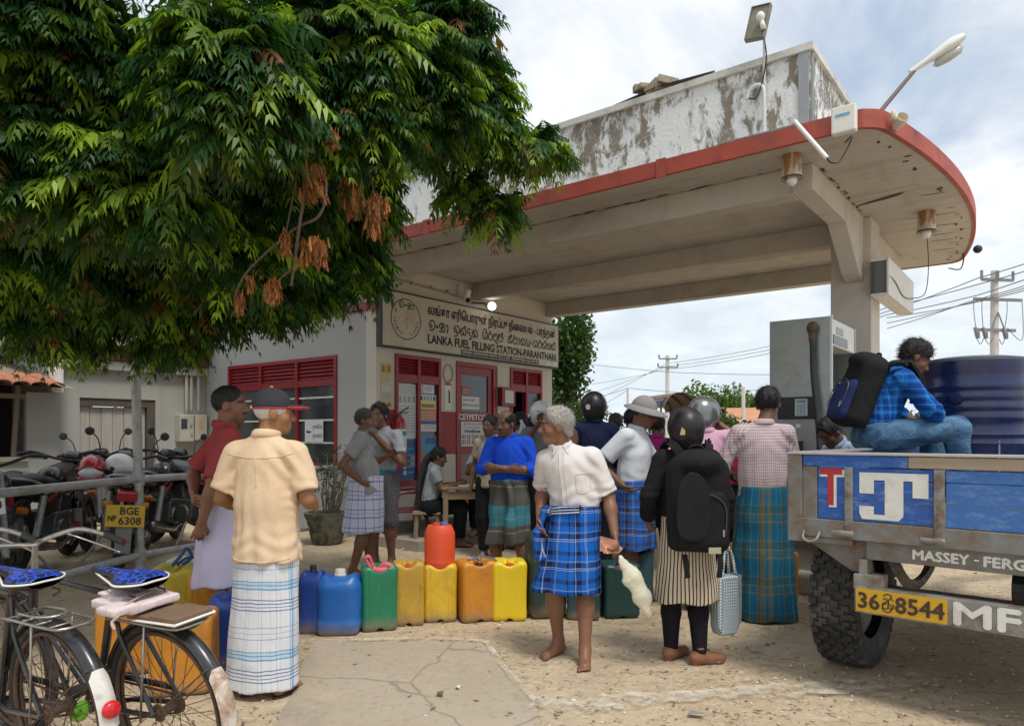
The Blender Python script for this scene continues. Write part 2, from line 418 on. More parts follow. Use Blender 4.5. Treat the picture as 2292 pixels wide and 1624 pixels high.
# ------------------------------------------------------------------ ground
def _sepx(t, s_): n = _n(t, 'ShaderNodeSeparateXYZ'); t.links.new(s_, n.inputs[0]); return n.outputs[0]
def ground_mat():
    m, t, b = newmat('ground_sand'); v = objco(t)
    big = noise(t, v, .35, 6, .6, .4); mid = noise(t, v, 2.6, 8, .68, .6, off=(4, 2, 0)); fine = noise(t, v, 16, 8, .7, .3)
    c = mixc(t, ramp(t, big, [(.38, 0.), (.62, 1.)]), (.475, .365, .24), (.58, .475, .34))
    c = mixc(t, ramp(t, mid, [(.42, 0.), (.66, .8)]), c, (.41, .32, .215))
    c = mixc(t, ramp(t, fine, [(.50, 0.), (.72, .5)]), c, (.72, .63, .50))
    vo = _n(t, 'ShaderNodeTexVoronoi'); t.links.new(v, vo.inputs['Vector']); vo.inputs['Scale'].default_value = 34; vo.inputs['Randomness'].default_value = 1
    st = ramp(t, vo.outputs['Distance'], [(.10, 1.), (.34, 0.)]); stm = mth(t, 'MULTIPLY', st, ramp(t, noise(t, v, 3.1, 5, .6, off=(9, 1, 0)), [(.44, 0.), (.60, .75)]))
    c = mixc(t, stm, c, mixc(t, noise(t, v, 50, 2), (.24, .17, .11), (.62, .52, .38)))
    vf = _n(t, 'ShaderNodeTexVoronoi'); t.links.new(v, vf.inputs['Vector']); vf.inputs['Scale'].default_value = 21
    fk = ramp(t, _sepx(t, vf.outputs['Color']), [(0., (.26, .185, .12)), (.35, (.44, .33, .205)), (.7, (.60, .50, .36)), (1., (.74, .66, .53))])
    fm = mth(t, 'MULTIPLY', ramp(t, vf.outputs['Distance'], [(.25, 1.), (.5, 0.)]), ramp(t, noise(t, v, 1.1, 6, .6, .3, off=(2, 6, 0)), [(.48, 0.), (.60, .5)]))
    c = mixc(t, fm, c, fk)
    oil = ramp(t, noise(t, v, .8, 7, .6, .5, off=(8, 3, 0)), [(.60, 0.), (.72, .5)]); c = mixc(t, oil, c, (.20, .155, .11))
    cr = ramp(t, noise(t, v, 13, 10, .8, .25, off=(1, 8, 0)), [(.36, .8), (.43, 0.)])
    c = mixc(t, mth(t, 'MULTIPLY', cr, .7), c, (.23, .16, .10))
    t.links.new(c, b.inputs['Base Color']); b.inputs['Roughness'].default_value = .93; b.inputs['Specular IOR Level'].default_value = .15
    h = mth(t, 'ADD', mth(t, 'ADD', mth(t, 'MULTIPLY', fine, .7), mth(t, 'MULTIPLY', noise(t, v, 5, 6, .6, .4), 1.6)), mth(t, 'ADD', mth(t, 'MULTIPLY', stm, .8), mth(t, 'MULTIPLY', cr, -.4)))
    bumpn(t, b, h, .8, .02); return m
GM = ground_mat()
b = MB(); N = 0
xs = [-900, -300, -100, -40, -20, -12, -8, -5, -3, 0, 3, 5, 8, 12, 20, 40, 100, 300, 900]; ys = [-300, -60, -10, 0, 2, 3, 4, 5, 6, 8, 10, 14, 20, 40, 100, 300, 1500]
b.add([(x, y, 0) for y in ys for x in xs], [(j*len(xs)+i, j*len(xs)+i+1, (j+1)*len(xs)+i+1, (j+1)*len(xs)+i) for j in range(len(ys)-1) for i in range(len(xs)-1)])
struct(b.build('ground', GM))
def ragged(p, q, n, a, seed=0):
    r = random.Random(seed); p, q = Vector(p), Vector(q); d = (q-p); nn = Vector((-d.y, d.x, 0)).normalized()
    return [p+d*(i/n)+nn*(r.uniform(-a, a) if 0 < i < n else 0) for i in range(n)]
m, t, bs = newmat('slab_concrete'); v = objco(t)
c = mixc(t, noise(t, v, 1.4, 7, .6), (.36, .295, .215), (.50, .43, .335)); c = mixc(t, ramp(t, noise(t, v, 26, 7, .7), [(.52, 0.), (.7, .6)]), c, (.25, .2, .145))
c = mixc(t, ramp(t, noise(t, v, 3, 8, .7, .8, off=(3, 3, 0)), [(.56, 0.), (.66, .7)]), c, (.50, .40, .27))
vo = _n(t, 'ShaderNodeTexVoronoi', feature='DISTANCE_TO_EDGE'); mp = _n(t, 'ShaderNodeVectorMath', operation='ADD'); nz = _n(t, 'ShaderNodeTexNoise'); nz.inputs['Scale'].default_value = 3; t.links.new(v, nz.inputs['Vector']); t.links.new(v, mp.inputs[0]); ns = _n(t, 'ShaderNodeVectorMath', operation='SCALE'); ns.inputs[3].default_value = .22; t.links.new(nz.outputs['Color'], ns.inputs[0]); t.links.new(ns.outputs[0], mp.inputs[1]); t.links.new(mp.outputs[0], vo.inputs['Vector']); vo.inputs['Scale'].default_value = .9
ck0 = ramp(t, vo.outputs['Distance'], [(.003, .5), (.009, 0.)]); c = mixc(t, ck0, c, (.15, .115, .08)); c = mixc(t, ramp(t, noise(t, v, 1.1, 6, .6, .4, off=(2, 7, 0)), [(.58, 0.), (.70, .55)]), c, (.22, .18, .135))
t.links.new(c, bs.inputs['Base Color']); bs.inputs['Roughness'].default_value = .9; bumpn(t, bs, mth(t, 'SUBTRACT', noise(t, v, 40, 6, .7), ck0), .4, .01); SLAB = m
pts = [gnd(1088, 1440), gnd(1205, 1592), gnd(1230, 1720), gnd(560, 1720), gnd(640, 1580), gnd(700, 1440)]
poly = []
for i in range(6): poly += ragged(pts[i], pts[(i+1) % 6], 14, .014, i)
b = MB(); b.prism([(p.x, p.y) for p in poly], .002, .010); struct(b.build('concrete_apron', SLAB))
m, t, bs = newmat('worn_lime'); v = objco(t)
t.links.new(mixc(t, noise(t, v, 12, 5), (.62, .56, .44), (.80, .76, .66)), bs.inputs['Base Color']); bs.inputs['Roughness'].default_value = .95
tr = _n(t, 'ShaderNodeBsdfTransparent'); mx = _n(t, 'ShaderNodeMixShader'); out = t.nodes['Material Output']
t.links.new(ramp(t, noise(t, v, 7, 9, .75, .4), [(.40, 0.), (.66, .8)]), mx.inputs[0]); t.links.new(tr.outputs[0], mx.inputs[1]); t.links.new(bs.outputs[0], mx.inputs[2]); t.links.new(mx.outputs[0], out.inputs[0])
LIME = m
def lime(pts, w, seed):
    P = spline([gnd(*p) for p in pts], 10); r = random.Random(seed); b = MB(); vs = []
    for i, p in enumerate(P):
        d = (P[min(i+1, len(P)-1)]-P[max(0, i-1)]).normalized(); n = Vector((-d.y, d.x, 0)); ww = w*(.5+.5*r.random())
        vs += [p+n*ww/2+Vector((0, 0, .019)), p-n*ww/2+Vector((0, 0, .019))]
    b.add(vs, [(2*i, 2*i+1, 2*i+3, 2*i+2) for i in range(len(P)-1)])
    return struct(b.build('painted_line', LIME))
lime([(1195, 1575), (1290, 1588), (1400, 1572), (1560, 1562), (1750, 1550), (1940, 1538), (2080, 1520)], .22, 1)
lime([(1085, 1438), (1130, 1500), (1170, 1545), (1215, 1590)], .05, 2)
lime([(760, 1437), (860, 1434), (960, 1432), (1085, 1438)], .05, 4)
# loose grit
def grit(n, seed):
    r = random.Random(seed); b = MB()
    for i in range(n):
        y = 3.0+r.random()**1.6*4.5; x = (r.uniform(-.75, .75))*y; s = r.uniform(.004, .013)*(1.6 if r.random() < .05 else 1)
        a = r.uniform(0, 6.28); vs = [(x+s*math.cos(a+k*1.57)*r.uniform(.6, 1.2), y+s*math.sin(a+k*1.57)*r.uniform(.6, 1.2), .003) for k in range(4)]
        b.mi = r.choice((0, 0, 1, 2)); b.add(vs+[(x, y, .003+s*r.uniform(.4, .9))], [(0, 1, 4), (1, 2, 4), (2, 3, 4), (3, 0, 4)])
    return b
o = struct(grit(2600, 3).build('gravel', [mat('grit_tan', (.50, .41, .28), .9, .3, 30), mat('grit_dark', (.20, .16, .12), .9, .3, 30), mat('grit_pale', (.66, .60, .50), .9, .2, 30)]), 'stuff')
tag(o, 'loose pebbles and grit strewn over the sandy forecourt', 'gravel')

r_ = random.Random(31); b = MB()
for i in range(190):
    y = 3.0+r_.random()**1.3*6.5; x = r_.uniform(-.72, .62)*y; a = r_.uniform(0, 6.28); L = r_.uniform(.014, .034); w = L*.3; ca, sa = math.cos(a), math.sin(a); z = .0125
    P = [(-L, 0, z), (0, w, z+.004), (L, 0, z+r_.uniform(.002, .010)), (0, -w, z+.001)]; b.mi = r_.choice((0, 0, 1)); b.add([(x+p[0]*ca-p[1]*sa, y+p[0]*sa+p[1]*ca, p[2]) for p in P], [(0, 1, 2, 3)])
tag(struct(b.build('leaf_litter', [mat('litter_brown', (.19, .125, .065), .9, .3, 30), mat('litter_olive', (.13, .12, .05), .9, .3, 30)]), 'stuff'), 'scattered dry neem leaves on the forecourt', 'leaf litter')
# ------------------------------------------------------------------ surfaces
def wall_mat(name, base, dark, stain=.35, sc=(1, 1, .35), board=0.):
    m, t, b = newmat(name); v = objco(t)
    c = mixc(t, noise(t, v, .9, 6, .6), tuple(x*.86 for x in base), base)
    s = ramp(t, noise(t, v, 2.2, 9, .66, .5, sc), [(.50, 0.), (.72, 1.)]); c = mixc(t, mth(t, 'MULTIPLY', s, stain), c, dark)
    sp = ramp(t, noise(t, v, 30, 6, .7), [(.60, 0.), (.72, 1.)]); c = mixc(t, mth(t, 'MULTIPLY', sp, stain*.6), c, tuple(x*.7 for x in dark))
    if board:      # formwork marks and rust-tinged water streaks in the old concrete
        s2 = _n(t, 'ShaderNodeSeparateXYZ'); t.links.new(v, s2.inputs[0]); ln = ramp(t, mth(t, 'FRACT', mth(t, 'ADD', mth(t, 'MULTIPLY', s2.outputs[0], 3.6), mth(t, 'MULTIPLY', noise(t, v, 1.2, 3), .12))), [(0., 1.), (.035, 0.), (.97, 0.), (1., 1.)])
        c = mixc(t, mth(t, 'MULTIPLY', ln, board*.45), c, dark); st2 = ramp(t, noise(t, v, 1.6, 8, .68, .6, (3.2, .35, 1), (6, 1, 2)), [(.54, 0.), (.70, 1.)]); c = mixc(t, mth(t, 'MULTIPLY', st2, board*.55), c, (.34, .27, .21))
        pe = ramp(t, noise(t, v, 5, 10, .72, .3, off=(2, 9, 4)), [(.63, 0.), (.655, 1.)]); c = mixc(t, mth(t, 'MULTIPLY', pe, board*.6), c, (.42, .38, .33))
    t.links.new(c, b.inputs['Base Color']); b.inputs['Roughness'].default_value = .85; b.inputs['Specular IOR Level'].default_value = .25
    bumpn(t, b, noise(t, v, 22, 7, .65), .25, .01); return m
WALL = wall_mat('front_plaster', (.72, .68, .60), (.52, .46, .38), .3)
WALLS = wall_mat('side_plaster', (.50, .51, .51), (.42, .41, .38), .3)  # darker than the front wall: tree and canopy shade put into the tone
SOFF = wall_mat('soffit_paint', (.68, .635, .58), (.42, .34, .27), .45, (.5, 1.4, 1), .6)
ANNX = wall_mat('annex_plaster', (.45, .45, .42), (.22, .22, .19), .45)
def peel_mat():
    m, t, b = newmat('peeling_whitewash'); v = objco(t)
    w = mixc(t, noise(t, v, 4, 7), (.66, .70, .72), (.86, .88, .88))
    r0 = noise(t, v, 6.5, 12, .74, .35, (1, 1, .55)); lift = noise(t, v, 1.5, 3, .5, off=(5, 2, 3))
    s = ramp(t, mth(t, 'ADD', mth(t, 'MULTIPLY', r0, .72), mth(t, 'MULTIPLY', lift, .28)), [(.488, 0.), (.545, 1.)])
    rot = mixc(t, noise(t, v, 8, 8, .7), (.12, .105, .085), (.37, .325, .26))
    c = mixc(t, s, w, rot)
    st = ramp(t, noise(t, v, 9, 8, .7, .4, (1, 1, .12)), [(.55, 0.), (.75, .7)]); c = mixc(t, st, c, (.33, .31, .27))
    t.links.new(c, b.inputs['Base Color']); b.inputs['Roughness'].default_value = .9
    bumpn(t, b, mth(t, 'SUBTRACT', noise(t, v, 30, 6), s), .5, .015); return m
PEEL = peel_mat()
RED = mat('maroon_gloss', (.30, .022, .03), .45, .15, 4, .15, 30, dirt=((.16, .03, .03), .35, 5))
FASC = mat('fascia_red', (.40, .075, .05), .6, .18, 2.5, .2, 30, dirt=((.20, .06, .045), .4, 4))
BANDR = mat('dado_red', (.33, .03, .04), .6, .15, 3, .1, 30, dirt=((.2, .05, .05), .3, 5))
GLASS = glass_mat('window_glass'); STEEL = mat('galvanised', (.42, .43, .42), .5, .2, 12, .1, 60, .5, dirt=((.25, .22, .18), .4, 9))
WHITE = mat('white_paint', (.78, .77, .73), .5, .06, 5, dirt=((.5, .46, .38), .3, 6)); BLK = mat('black_paint', (.018, .018, .02), .5, .2, 8)
PAPER = mat('paper_white', (.74, .76, .76), .7, .06, 6); INK = mat('ink_black', (.02, .02, .022), .6, .1, 8)
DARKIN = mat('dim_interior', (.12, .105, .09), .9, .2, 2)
CONC = mat('bare_concrete', (.36, .33, .28), .9, .2, 3, .3, 30, dirt=((.18, .16, .13), .4, 4))

# ------------------------------------------------------------------ station building
st = thing('station_building', 'cream and maroon fuel station office under the canopy, with louvred windows and an open door', 'building', CB, RB)
b = MB()
for x0, x1, z0, z1 in ((0, .325, 0, 3.65), (.325, 1.213, 0, .67), (.325, 1.213, 2.47, 3.65), (1.213, 1.546, 0, 3.65), (1.546, 2.504, 2.465, 3.65), (1.546, 2.504, 0, .25),
                       (2.504, 2.839, 0, 3.65), (2.839, 3.724, 0, .95), (2.839, 3.724, 2.47, 3.65), (3.724, 4.04, 0, 3.65)): b.bb(x0, x1, 0, .2, z0, z1)
b.build('front_wall', WALL, st)
b = MB(); ws0, ws1 = .795, 3.544
for y0, y1, z0, z1 in ((.2, ws0, 0, 3.65), (ws0, ws1, 0, .9), (ws0, ws1, 2.475, 3.65), (ws1, 7.2, 0, 3.65)): b.bb(0, .2, y0, y1, z0, z1)
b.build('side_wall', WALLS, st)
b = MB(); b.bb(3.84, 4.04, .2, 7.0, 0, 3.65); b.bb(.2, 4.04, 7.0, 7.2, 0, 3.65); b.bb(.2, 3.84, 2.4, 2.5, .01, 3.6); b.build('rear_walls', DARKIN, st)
b = MB(); b.bb(.2, 3.84, .2, 7.0, 0, .24); b.build('floor_slab', CONC, st)
b = MB(); b.bb(-.35, 4.3, -1.15, -.002, 0, .12); b.build('front_step', mat('step_screed', (.34, .30, .245), .9, .15, 3, .3, 30, dirt=((.2, .17, .13), .3, 3)), st)
b = MB(); b.bb(-.03, -.001, -.02, 7.2, 3.02, 3.13); b.build('red_string_course', RED, st)
b = MB()
for x0, x1 in ((.001, .32), (1.218, 1.541), (2.509, 2.834), (3.729, 4.04)): one('red_dado', BANDR, lambda b: b.bb(x0, x1, -.004, .0, 1.09, 1.71), st)
slat = None
def louvre(par, x0, x1, z0, z1, y, n, local):
    """tilted slats between two uprights, each slat its own piece"""
    global slat
    w = x1-x0
    for k in range(n):
        z = z0+(k+.5)*(z1-z0)/n
        bb_ = MB(); bb_.box((0, 0, 0), (w, .012, (z1-z0)/n*.95), 0, R(-38)); o = bb_.build('louvre_slat', RED, par)
        o.location = local((x0+x1)/2, y, z); o.rotation_euler = (0, 0, local.rz)
class Loc:
    def __init__(s, f, rz): s.f, s.rz = f, rz
    def __call__(s, x, y, z): return s.f(x, y, z)
fl = Loc(lambda x, y, z: (x, y, z), 0.)
# side wall in station coordinates: a = distance from the corner along it, depth d behind its face
sl_ = Loc(lambda a, d, z: (d, a, z), -math.pi/2)
def bxl(b, loc, x0, x1, d0, d1, z0, z1):
    p, q = Vector(loc(x0, d0, z0)), Vector(loc(x1, d1, z1)); b.bb(min(p.x, q.x), max(p.x, q.x), min(p.y, q.y), max(p.y, q.y), z0, z1)
def window(name, loc, x0, x1, z0, z1, mids, beam, light=2.16, gaps=(), bars=0):
    b = MB(); f = .055
    bxl(b, loc, x0, x1, -.02, .06, z1-f, z1)
    bxl(b, loc, x0, x1, -.02, .06, z0, z0+f*1.4)
    ed = [x0]+list(mids)+[x1]
    for i, e in enumerate(ed):
        a0 = e if i == 0 else (e-f if i == len(ed)-1 else e-f/2); bxl(b, loc, a0, a0+f, -.024, .064, z0+f*1.4, z1-f)
    w = b.build(name, RED, st, bevel=.004)
    for i in range(len(ed)-1):
        bb = MB(); bxl(bb, loc, ed[i]+f*.6, ed[i+1]-f*.6, -.018, .055, light-beam, light); bb.build('transom', RED, w)
        louvre(w, ed[i]+f*.7, ed[i+1]-f*.7, light, z1-f, .02, 5, loc)
        if i not in gaps:
            bb = MB(); bxl(bb, loc, ed[i]+f*.6, ed[i+1]-f*.6, .02, .026, z0+f*1.4, light-beam); bb.build('pane', GLASS, w)
        for k in range(bars):
            z = z0+.2+(light-beam-z0-.2)*(k+.5)/bars; bb = MB(); bxl(bb, loc, ed[i]+f*.6, ed[i+1]-f*.6, .004, .016, z-.012, z+.012); bb.build('grille_bar', WHITE, w)
    return w
window('front_window', fl, .325, 1.213, .67, 2.47, (.77,), .11, 2.2)
window('counter_window', fl, 2.839, 3.724, .95, 2.47, (3.28,), .12, 2.2, gaps=(0,))
window('side_window', sl_, ws0, ws1, .9, 2.475, (1.71, 2.63), .09, 2.15, bars=3)
# door
b = MB(); b.bb(1.546, 1.60, -.015, .1, .25, 2.465); b.bb(2.40, 2.47, -.015, .1, .25, 2.465); b.bb(1.60, 2.40, -.015, .1, 2.40, 2.465)
dr = b.build('door', RED, st, bevel=.004)
b = MB()
for x0, x1, z0, z1 in ((1.60, 1.68, .25, 2.40), (2.30, 2.40, .25, 2.40), (1.68, 2.30, 2.28, 2.40), (1.68, 2.30, 1.08, 1.72), (1.68, 2.30, .25, .42)): b.bb(x0, x1, .01, .05, z0, z1)
b.build('door_leaf', RED, dr, bevel=.003)
for z0, z1 in ((1.72, 2.28), (.42, 1.08)): one('door_glass', GLASS, lambda b: b.bb(1.68, 2.30, .028, .034, z0, z1), dr)
b = MB(); b.bb(1.66, 2.24, .002, .008, 1.20, 1.57); b.build('hotline_plate', mat('plate_grey', (.62, .64, .64), .5, .05), dr)
b = MB(); put_text(b, 'CEYPETCO', 1.62, 2.24, 1.60, 1.685, .006, 0, .003); b.build('door_lettering', WHITE, dr)
b = MB(); put_text(b, 'Hotlines', 1.74, 2.10, 1.405, 1.455, -.001, 0, .002)
put_text(b, 'இலங்கை  பெட்ரோல்', 1.72, 2.16, 1.515, 1.55, -.001); put_text(b, 'உடனடி  அழைப்பு', 1.74, 2.14, 1.47, 1.50, -.001); b.build('hotline_words', INK, dr)
b = MB(); put_text(b, '0115 234 234', 1.68, 2.22, 1.31, 1.375, -.001, 0, .002); put_text(b, '0115 455 130', 1.68, 2.22, 1.23, 1.295, -.001, 0, .002); b.build('hotline_numbers', mat('number_red', (.30, .03, .04), .6), dr)
b = MB(); b.bb(2.472, 2.503, -.02, .19, .25, 2.44); b.build('door_jamb', mat('jamb_grey', (.20, .19, .17), .7, .2), st)
def poster(name, label, loc, x0, x1, z0, z1, out, bg, items, rz=RB, group=None):
    """a printed sheet: coloured blocks and lines of type (x0, x1, z0, z1 as fractions, material) on a backing"""
    o = thing(name, label, 'poster', loc, rz, group); b = MB(); b.bb(x0, x1, -out-.003, -out, z0, z1); b.build('sheet', bg, o)
    by = {}
    for it in items: by.setdefault(it[4].name, []).append(it)
    for k, L in by.items():
        b = MB()
        for n_, it in enumerate(L):
            a0, a1, c0, c1 = x0+(x1-x0)*it[0], x0+(x1-x0)*it[1], z0+(z1-z0)*it[2], z0+(z1-z0)*it[3]
            if len(it) > 5: put_text(b, it[5], a0, a1, c0, c1, -out-.007)
            else: b.add([(a0, -out-.005-n_*.0002, c0), (a1, -out-.005-n_*.0002, c0), (a1, -out-.005-n_*.0002, c1), (a0, -out-.005-n_*.0002, c1)], [(0, 1, 2, 3)])
        b.build('print', MATS[k], o)['kind'] = 'stuff'
    return o
PB = mat('print_blue', (.03, .12, .36), .5); PY = mat('print_yellow', (.78, .62, .05), .5); PC = mat('print_cyan', (.08, .34, .55), .5); PO = mat('print_orange', (.62, .26, .16), .5)
PG = mat('print_grey', (.40, .44, .46), .6); PK = mat('print_pink', (.70, .30, .48), .5); PR = mat('print_red', (.55, .06, .05), .5); PT = mat('print_tan', (.55, .40, .28), .5)
def lines(a, bq, z0, z1, n, m, g=.5): return [(a, bq-(.1 if i % 3 == 2 else 0), z1-(i+g)*(z1-z0)/n, z1-i*(z1-z0)/n, m) for i in range(n)]
poster('notice_poster', 'yellow and white notice on the cream wall beside the louvred window', CB, .075, .27, 1.72, 2.33, .002, mat('poster_yellow', (.60, .55, .30), .6, .1, 5),
       [(.08, .92, .78, .96, mat('print_mustard', (.55, .38, .05), .6)), (.12, .3, .80, .93, PO), (.42, .5, .80, .94, PO), (.66, .84, .80, .93, PG), (.08, .92, .36, .50, mat('print_pale', (.58, .62, .62), .6)), (.1, .4, .05, .13, PR), (.6, .9, .05, .13, PR)]
       + lines(.1, .9, .55, .74, 3, PG, .35) + lines(.1, .9, .18, .33, 3, PG, .35))
poster('price_sheet', 'long white printed sheet inside the louvred window', CB, .40, .735, 1.32, 2.07, -.018, PAPER,
       [(.06, .2, .66, .78, PG), (.3, .44, .66, .78, PG), (.55, .7, .66, .78, PG), (.8, .94, .66, .78, PG)] + lines(.05, .95, .8, .97, 5, PG, .3) + lines(.05, .95, .08, .6, 10, PG, .25))
poster('blue_poster', 'dark blue poster with a column of small pictures low in the louvred window', CB, .40, .735, .76, 1.30, -.018, PB,
       [(.06, .4, .86, .93, PR)] + [(.3, .46, .72-i*.15, .83-i*.15, PAPER) for i in range(5)] + [(.52, .9, .75-i*.15, .80-i*.15, PC) for i in range(5)] + [(.7, .95, .3, .62, PT)])
poster('cyan_poster', 'pale blue poster of a person reading behind the seated woman', CB, .805, 1.15, .80, 1.36, -.018, PC,
       [(.35, .92, .80, .95, PB), (.06, .3, .30, .62, mat('print_skin', (.42, .25, .16), .6)), (.62, .82, .45, .62, INK), (.64, .8, .38, .52, MATS['print_skin']), (.5, .95, .08, .38, PAPER)])
poster('pink_label', 'small pink and white label at the top of the window', CB, .79, 1.09, 1.96, 2.08, -.012, PAPER, [(.02, .28, .05, .95, PK), (.06, .24, .3, .7, PAPER, 'CEY')] + lines(.4, .9, .2, .8, 3, PG, .4))
poster('safety_poster', 'bright safety poster with yellow, orange and blue bands on the window', CB, .79, 1.13, 1.42, 1.94, -.006, PAPER,
       [(.02, .98, .64, .80, PY), (.02, .98, .30, .62, PO), (.02, .98, .2, .29, PB), (.06, .18, .84, .96, INK), (.25, .37, .84, .96, PG), (.43, .55, .84, .96, PG), (.62, .74, .84, .96, PG), (.82, .96, .84, .96, PB), (.12, .88, .70, .73, INK), (.12, .88, .66, .685, INK)]
       + lines(.06, .94, .32, .60, 4, mat('print_peach', (.72, .42, .30), .6), .4) + lines(.3, .9, .04, .17, 2, PO, .3))
poster('wall_calendar', 'torn calendar sheet on the cream pier next to the door', CB, 1.30, 1.44, 1.74, 2.13, .002, WHITE, [(0, 1, .90, 1, PR), (.3, .7, .3, .7, PAPER), (.55, .8, .25, .68, mat('print_black', (.03, .03, .03), .6)), (.5, .75, .68, .74, PR)])
poster('door_notice', 'white bilingual notice behind the door glass', CB, 1.70, 2.10, 1.76, 1.95, -.022, PAPER, [(.04, .7, .6, .86, INK, 'அனுமதி'), (.04, .96, .2, .45, INK, 'இல்லை நன்றி')])
poster('copper_plaque', 'reddish plaque high behind the door glass', CB, 1.70, 1.88, 1.98, 2.11, -.022, mat('plaque', (.34, .12, .09), .5), [(.1, .9, .2, .3, PT), (.1, .9, .5, .6, PT)])
poster('counter_sticker', 'yellow and white sticker on the counter window', CB, 3.34, 3.66, 1.42, 1.72, -.01, PAPER, [(0, .5, .1, .55, PY), (.1, .3, .65, .92, INK), (.4, .6, .65, .92, PG), (.7, .9, .65, .92, PG)])
poster('window_board', 'white board with black script hung in the side window', bl(0, 1.31), -.21, .21, 1.27, 1.57, .003, PAPER, [(.45, .95, .56, .86, INK, 'துமிபீம'), (.45, .95, .14, .44, INK, 'தகனம்'), (.08, .34, .44, .52, INK), (.1, .2, .55, .58, PG)], RS)
# alarm box, wreath, extinguisher
al = thing('glass_fronted_box', 'small maroon wall box with a white glass front beside the counter window', 'wall box', CB, RB)
one('case', RED, lambda b: b.bb(2.52, 2.86, -.10, -.001, 1.83, 2.13), al, bevel=.006); one('front_glass', mat('frosted_pane', (.55, .6, .55), .3, .1, 6), lambda b: b.bb(2.585, 2.80, -.106, -.10, 1.88, 2.08), al)
b = MB(); b.tube([(1.37+.10*math.cos(a), -.012, 2.27+.13*math.sin(a)) for a in np.linspace(0, 6.28, 18)[:-1]], .007, 6, True); b.tube([(1.31, -.01, 2.17), (1.37, -.014, 2.12), (1.42, -.01, 2.18)], .006, 5)
o = b.build('wire_ring', mat('ring_grey', (.38, .36, .33), .6)); o.location = CB; o.rotation_euler = (0, 0, RB); tag(o, 'bare wire ring hanging on the cream pier above the calendar', 'wire ring')
ex = thing('fire_extinguisher', 'red fire extinguisher with pale label beside the louvred window', 'extinguisher', bl(.27, -.16, 0), RB)
b = MB(); b.lathe([(0, .95), (.085, .95), (.09, 1.0), (.09, 1.50), (.07, 1.57), (.03, 1.62), (.03, 1.66), (0, 1.66)], 20); b.build('cylinder_body', mat('extinguisher_red', (.42, .03, .035), .3, .1, 5, coat=.5), ex, smooth='auto')
b = MB(); b.lathe([(.0915, 1.17), (.0915, 1.45)], 14, a0=R(200), a1=R(330)); b.build('label_sheet', PAPER, ex)
b = MB(); b.lathe([(.0925, 1.36), (.0925, 1.42)], 14, a0=R(205), a1=R(325)); b.build('label_print', PC, ex)
b = MB(); b.bar((0, 0, 1.67), (.13, -.03, 1.74), .02, .015); b.bar((0, 0, 1.66), (.12, -.02, 1.67), .02, .012); b.tube(spline([(-.03, 0, 1.65), (-.12, 0, 1.55), (-.13, -.02, 1.3), (-.12, -.03, 1.1)], 5), .011, 6); b.build('valve_and_hose', BLK, ex)
b = MB(); b.bb(-.05, .05, .09, .16, 1.2, 1.3); b.build('bracket', STEEL, ex)
rb = thing('fire_point_box', 'maroon fire point box on the corner pier behind the youth', 'wall box', CB, RB)
one('case', RED, lambda b: b.bb(-.02, .30, -.10, -.002, 1.05, 1.66), rb, bevel=.008); one('door_panel', BANDR, lambda b: b.bb(.02, .26, -.112, -.10, 1.1, 1.61), rb)

# ------------------------------------------------------------------ name board
sg = thing('name_board', 'long cream fuel station name board lettered in Tamil, Sinhala and English over the door', 'sign', CB, RB)
SIGNC = mat('sign_cream', (.56, .52, .42), .55, .1, 2, dirt=((.40, .36, .28), .35, 3))
one('panel', SIGNC, lambda b: b.bb(.02, 4.06, -.10, -.02, 2.55, 3.27), sg)
b = MB(); b.bb(.0, .02, -.105, -.001, 2.53, 3.29); b.bb(.02, 4.08, -.105, -.001, 3.27, 3.29); b.bb(.02, 4.08, -.105, -.001, 2.53, 2.55); b.build('frame', BLK, sg)
b = MB(); b.bb(4.06, 4.08, -.105, -.001, 2.55, 3.27); b.build('end_cap', WHITE, sg)
yy = -.103
b = MB(); put_text(b, 'லங்கா எரிெபாருள் நிரப்பு நிைலயம் - பரந்தன்', .86, 3.98, 3.00, 3.21, yy, 0, .005); b.build('tamil_line', INK, sg)
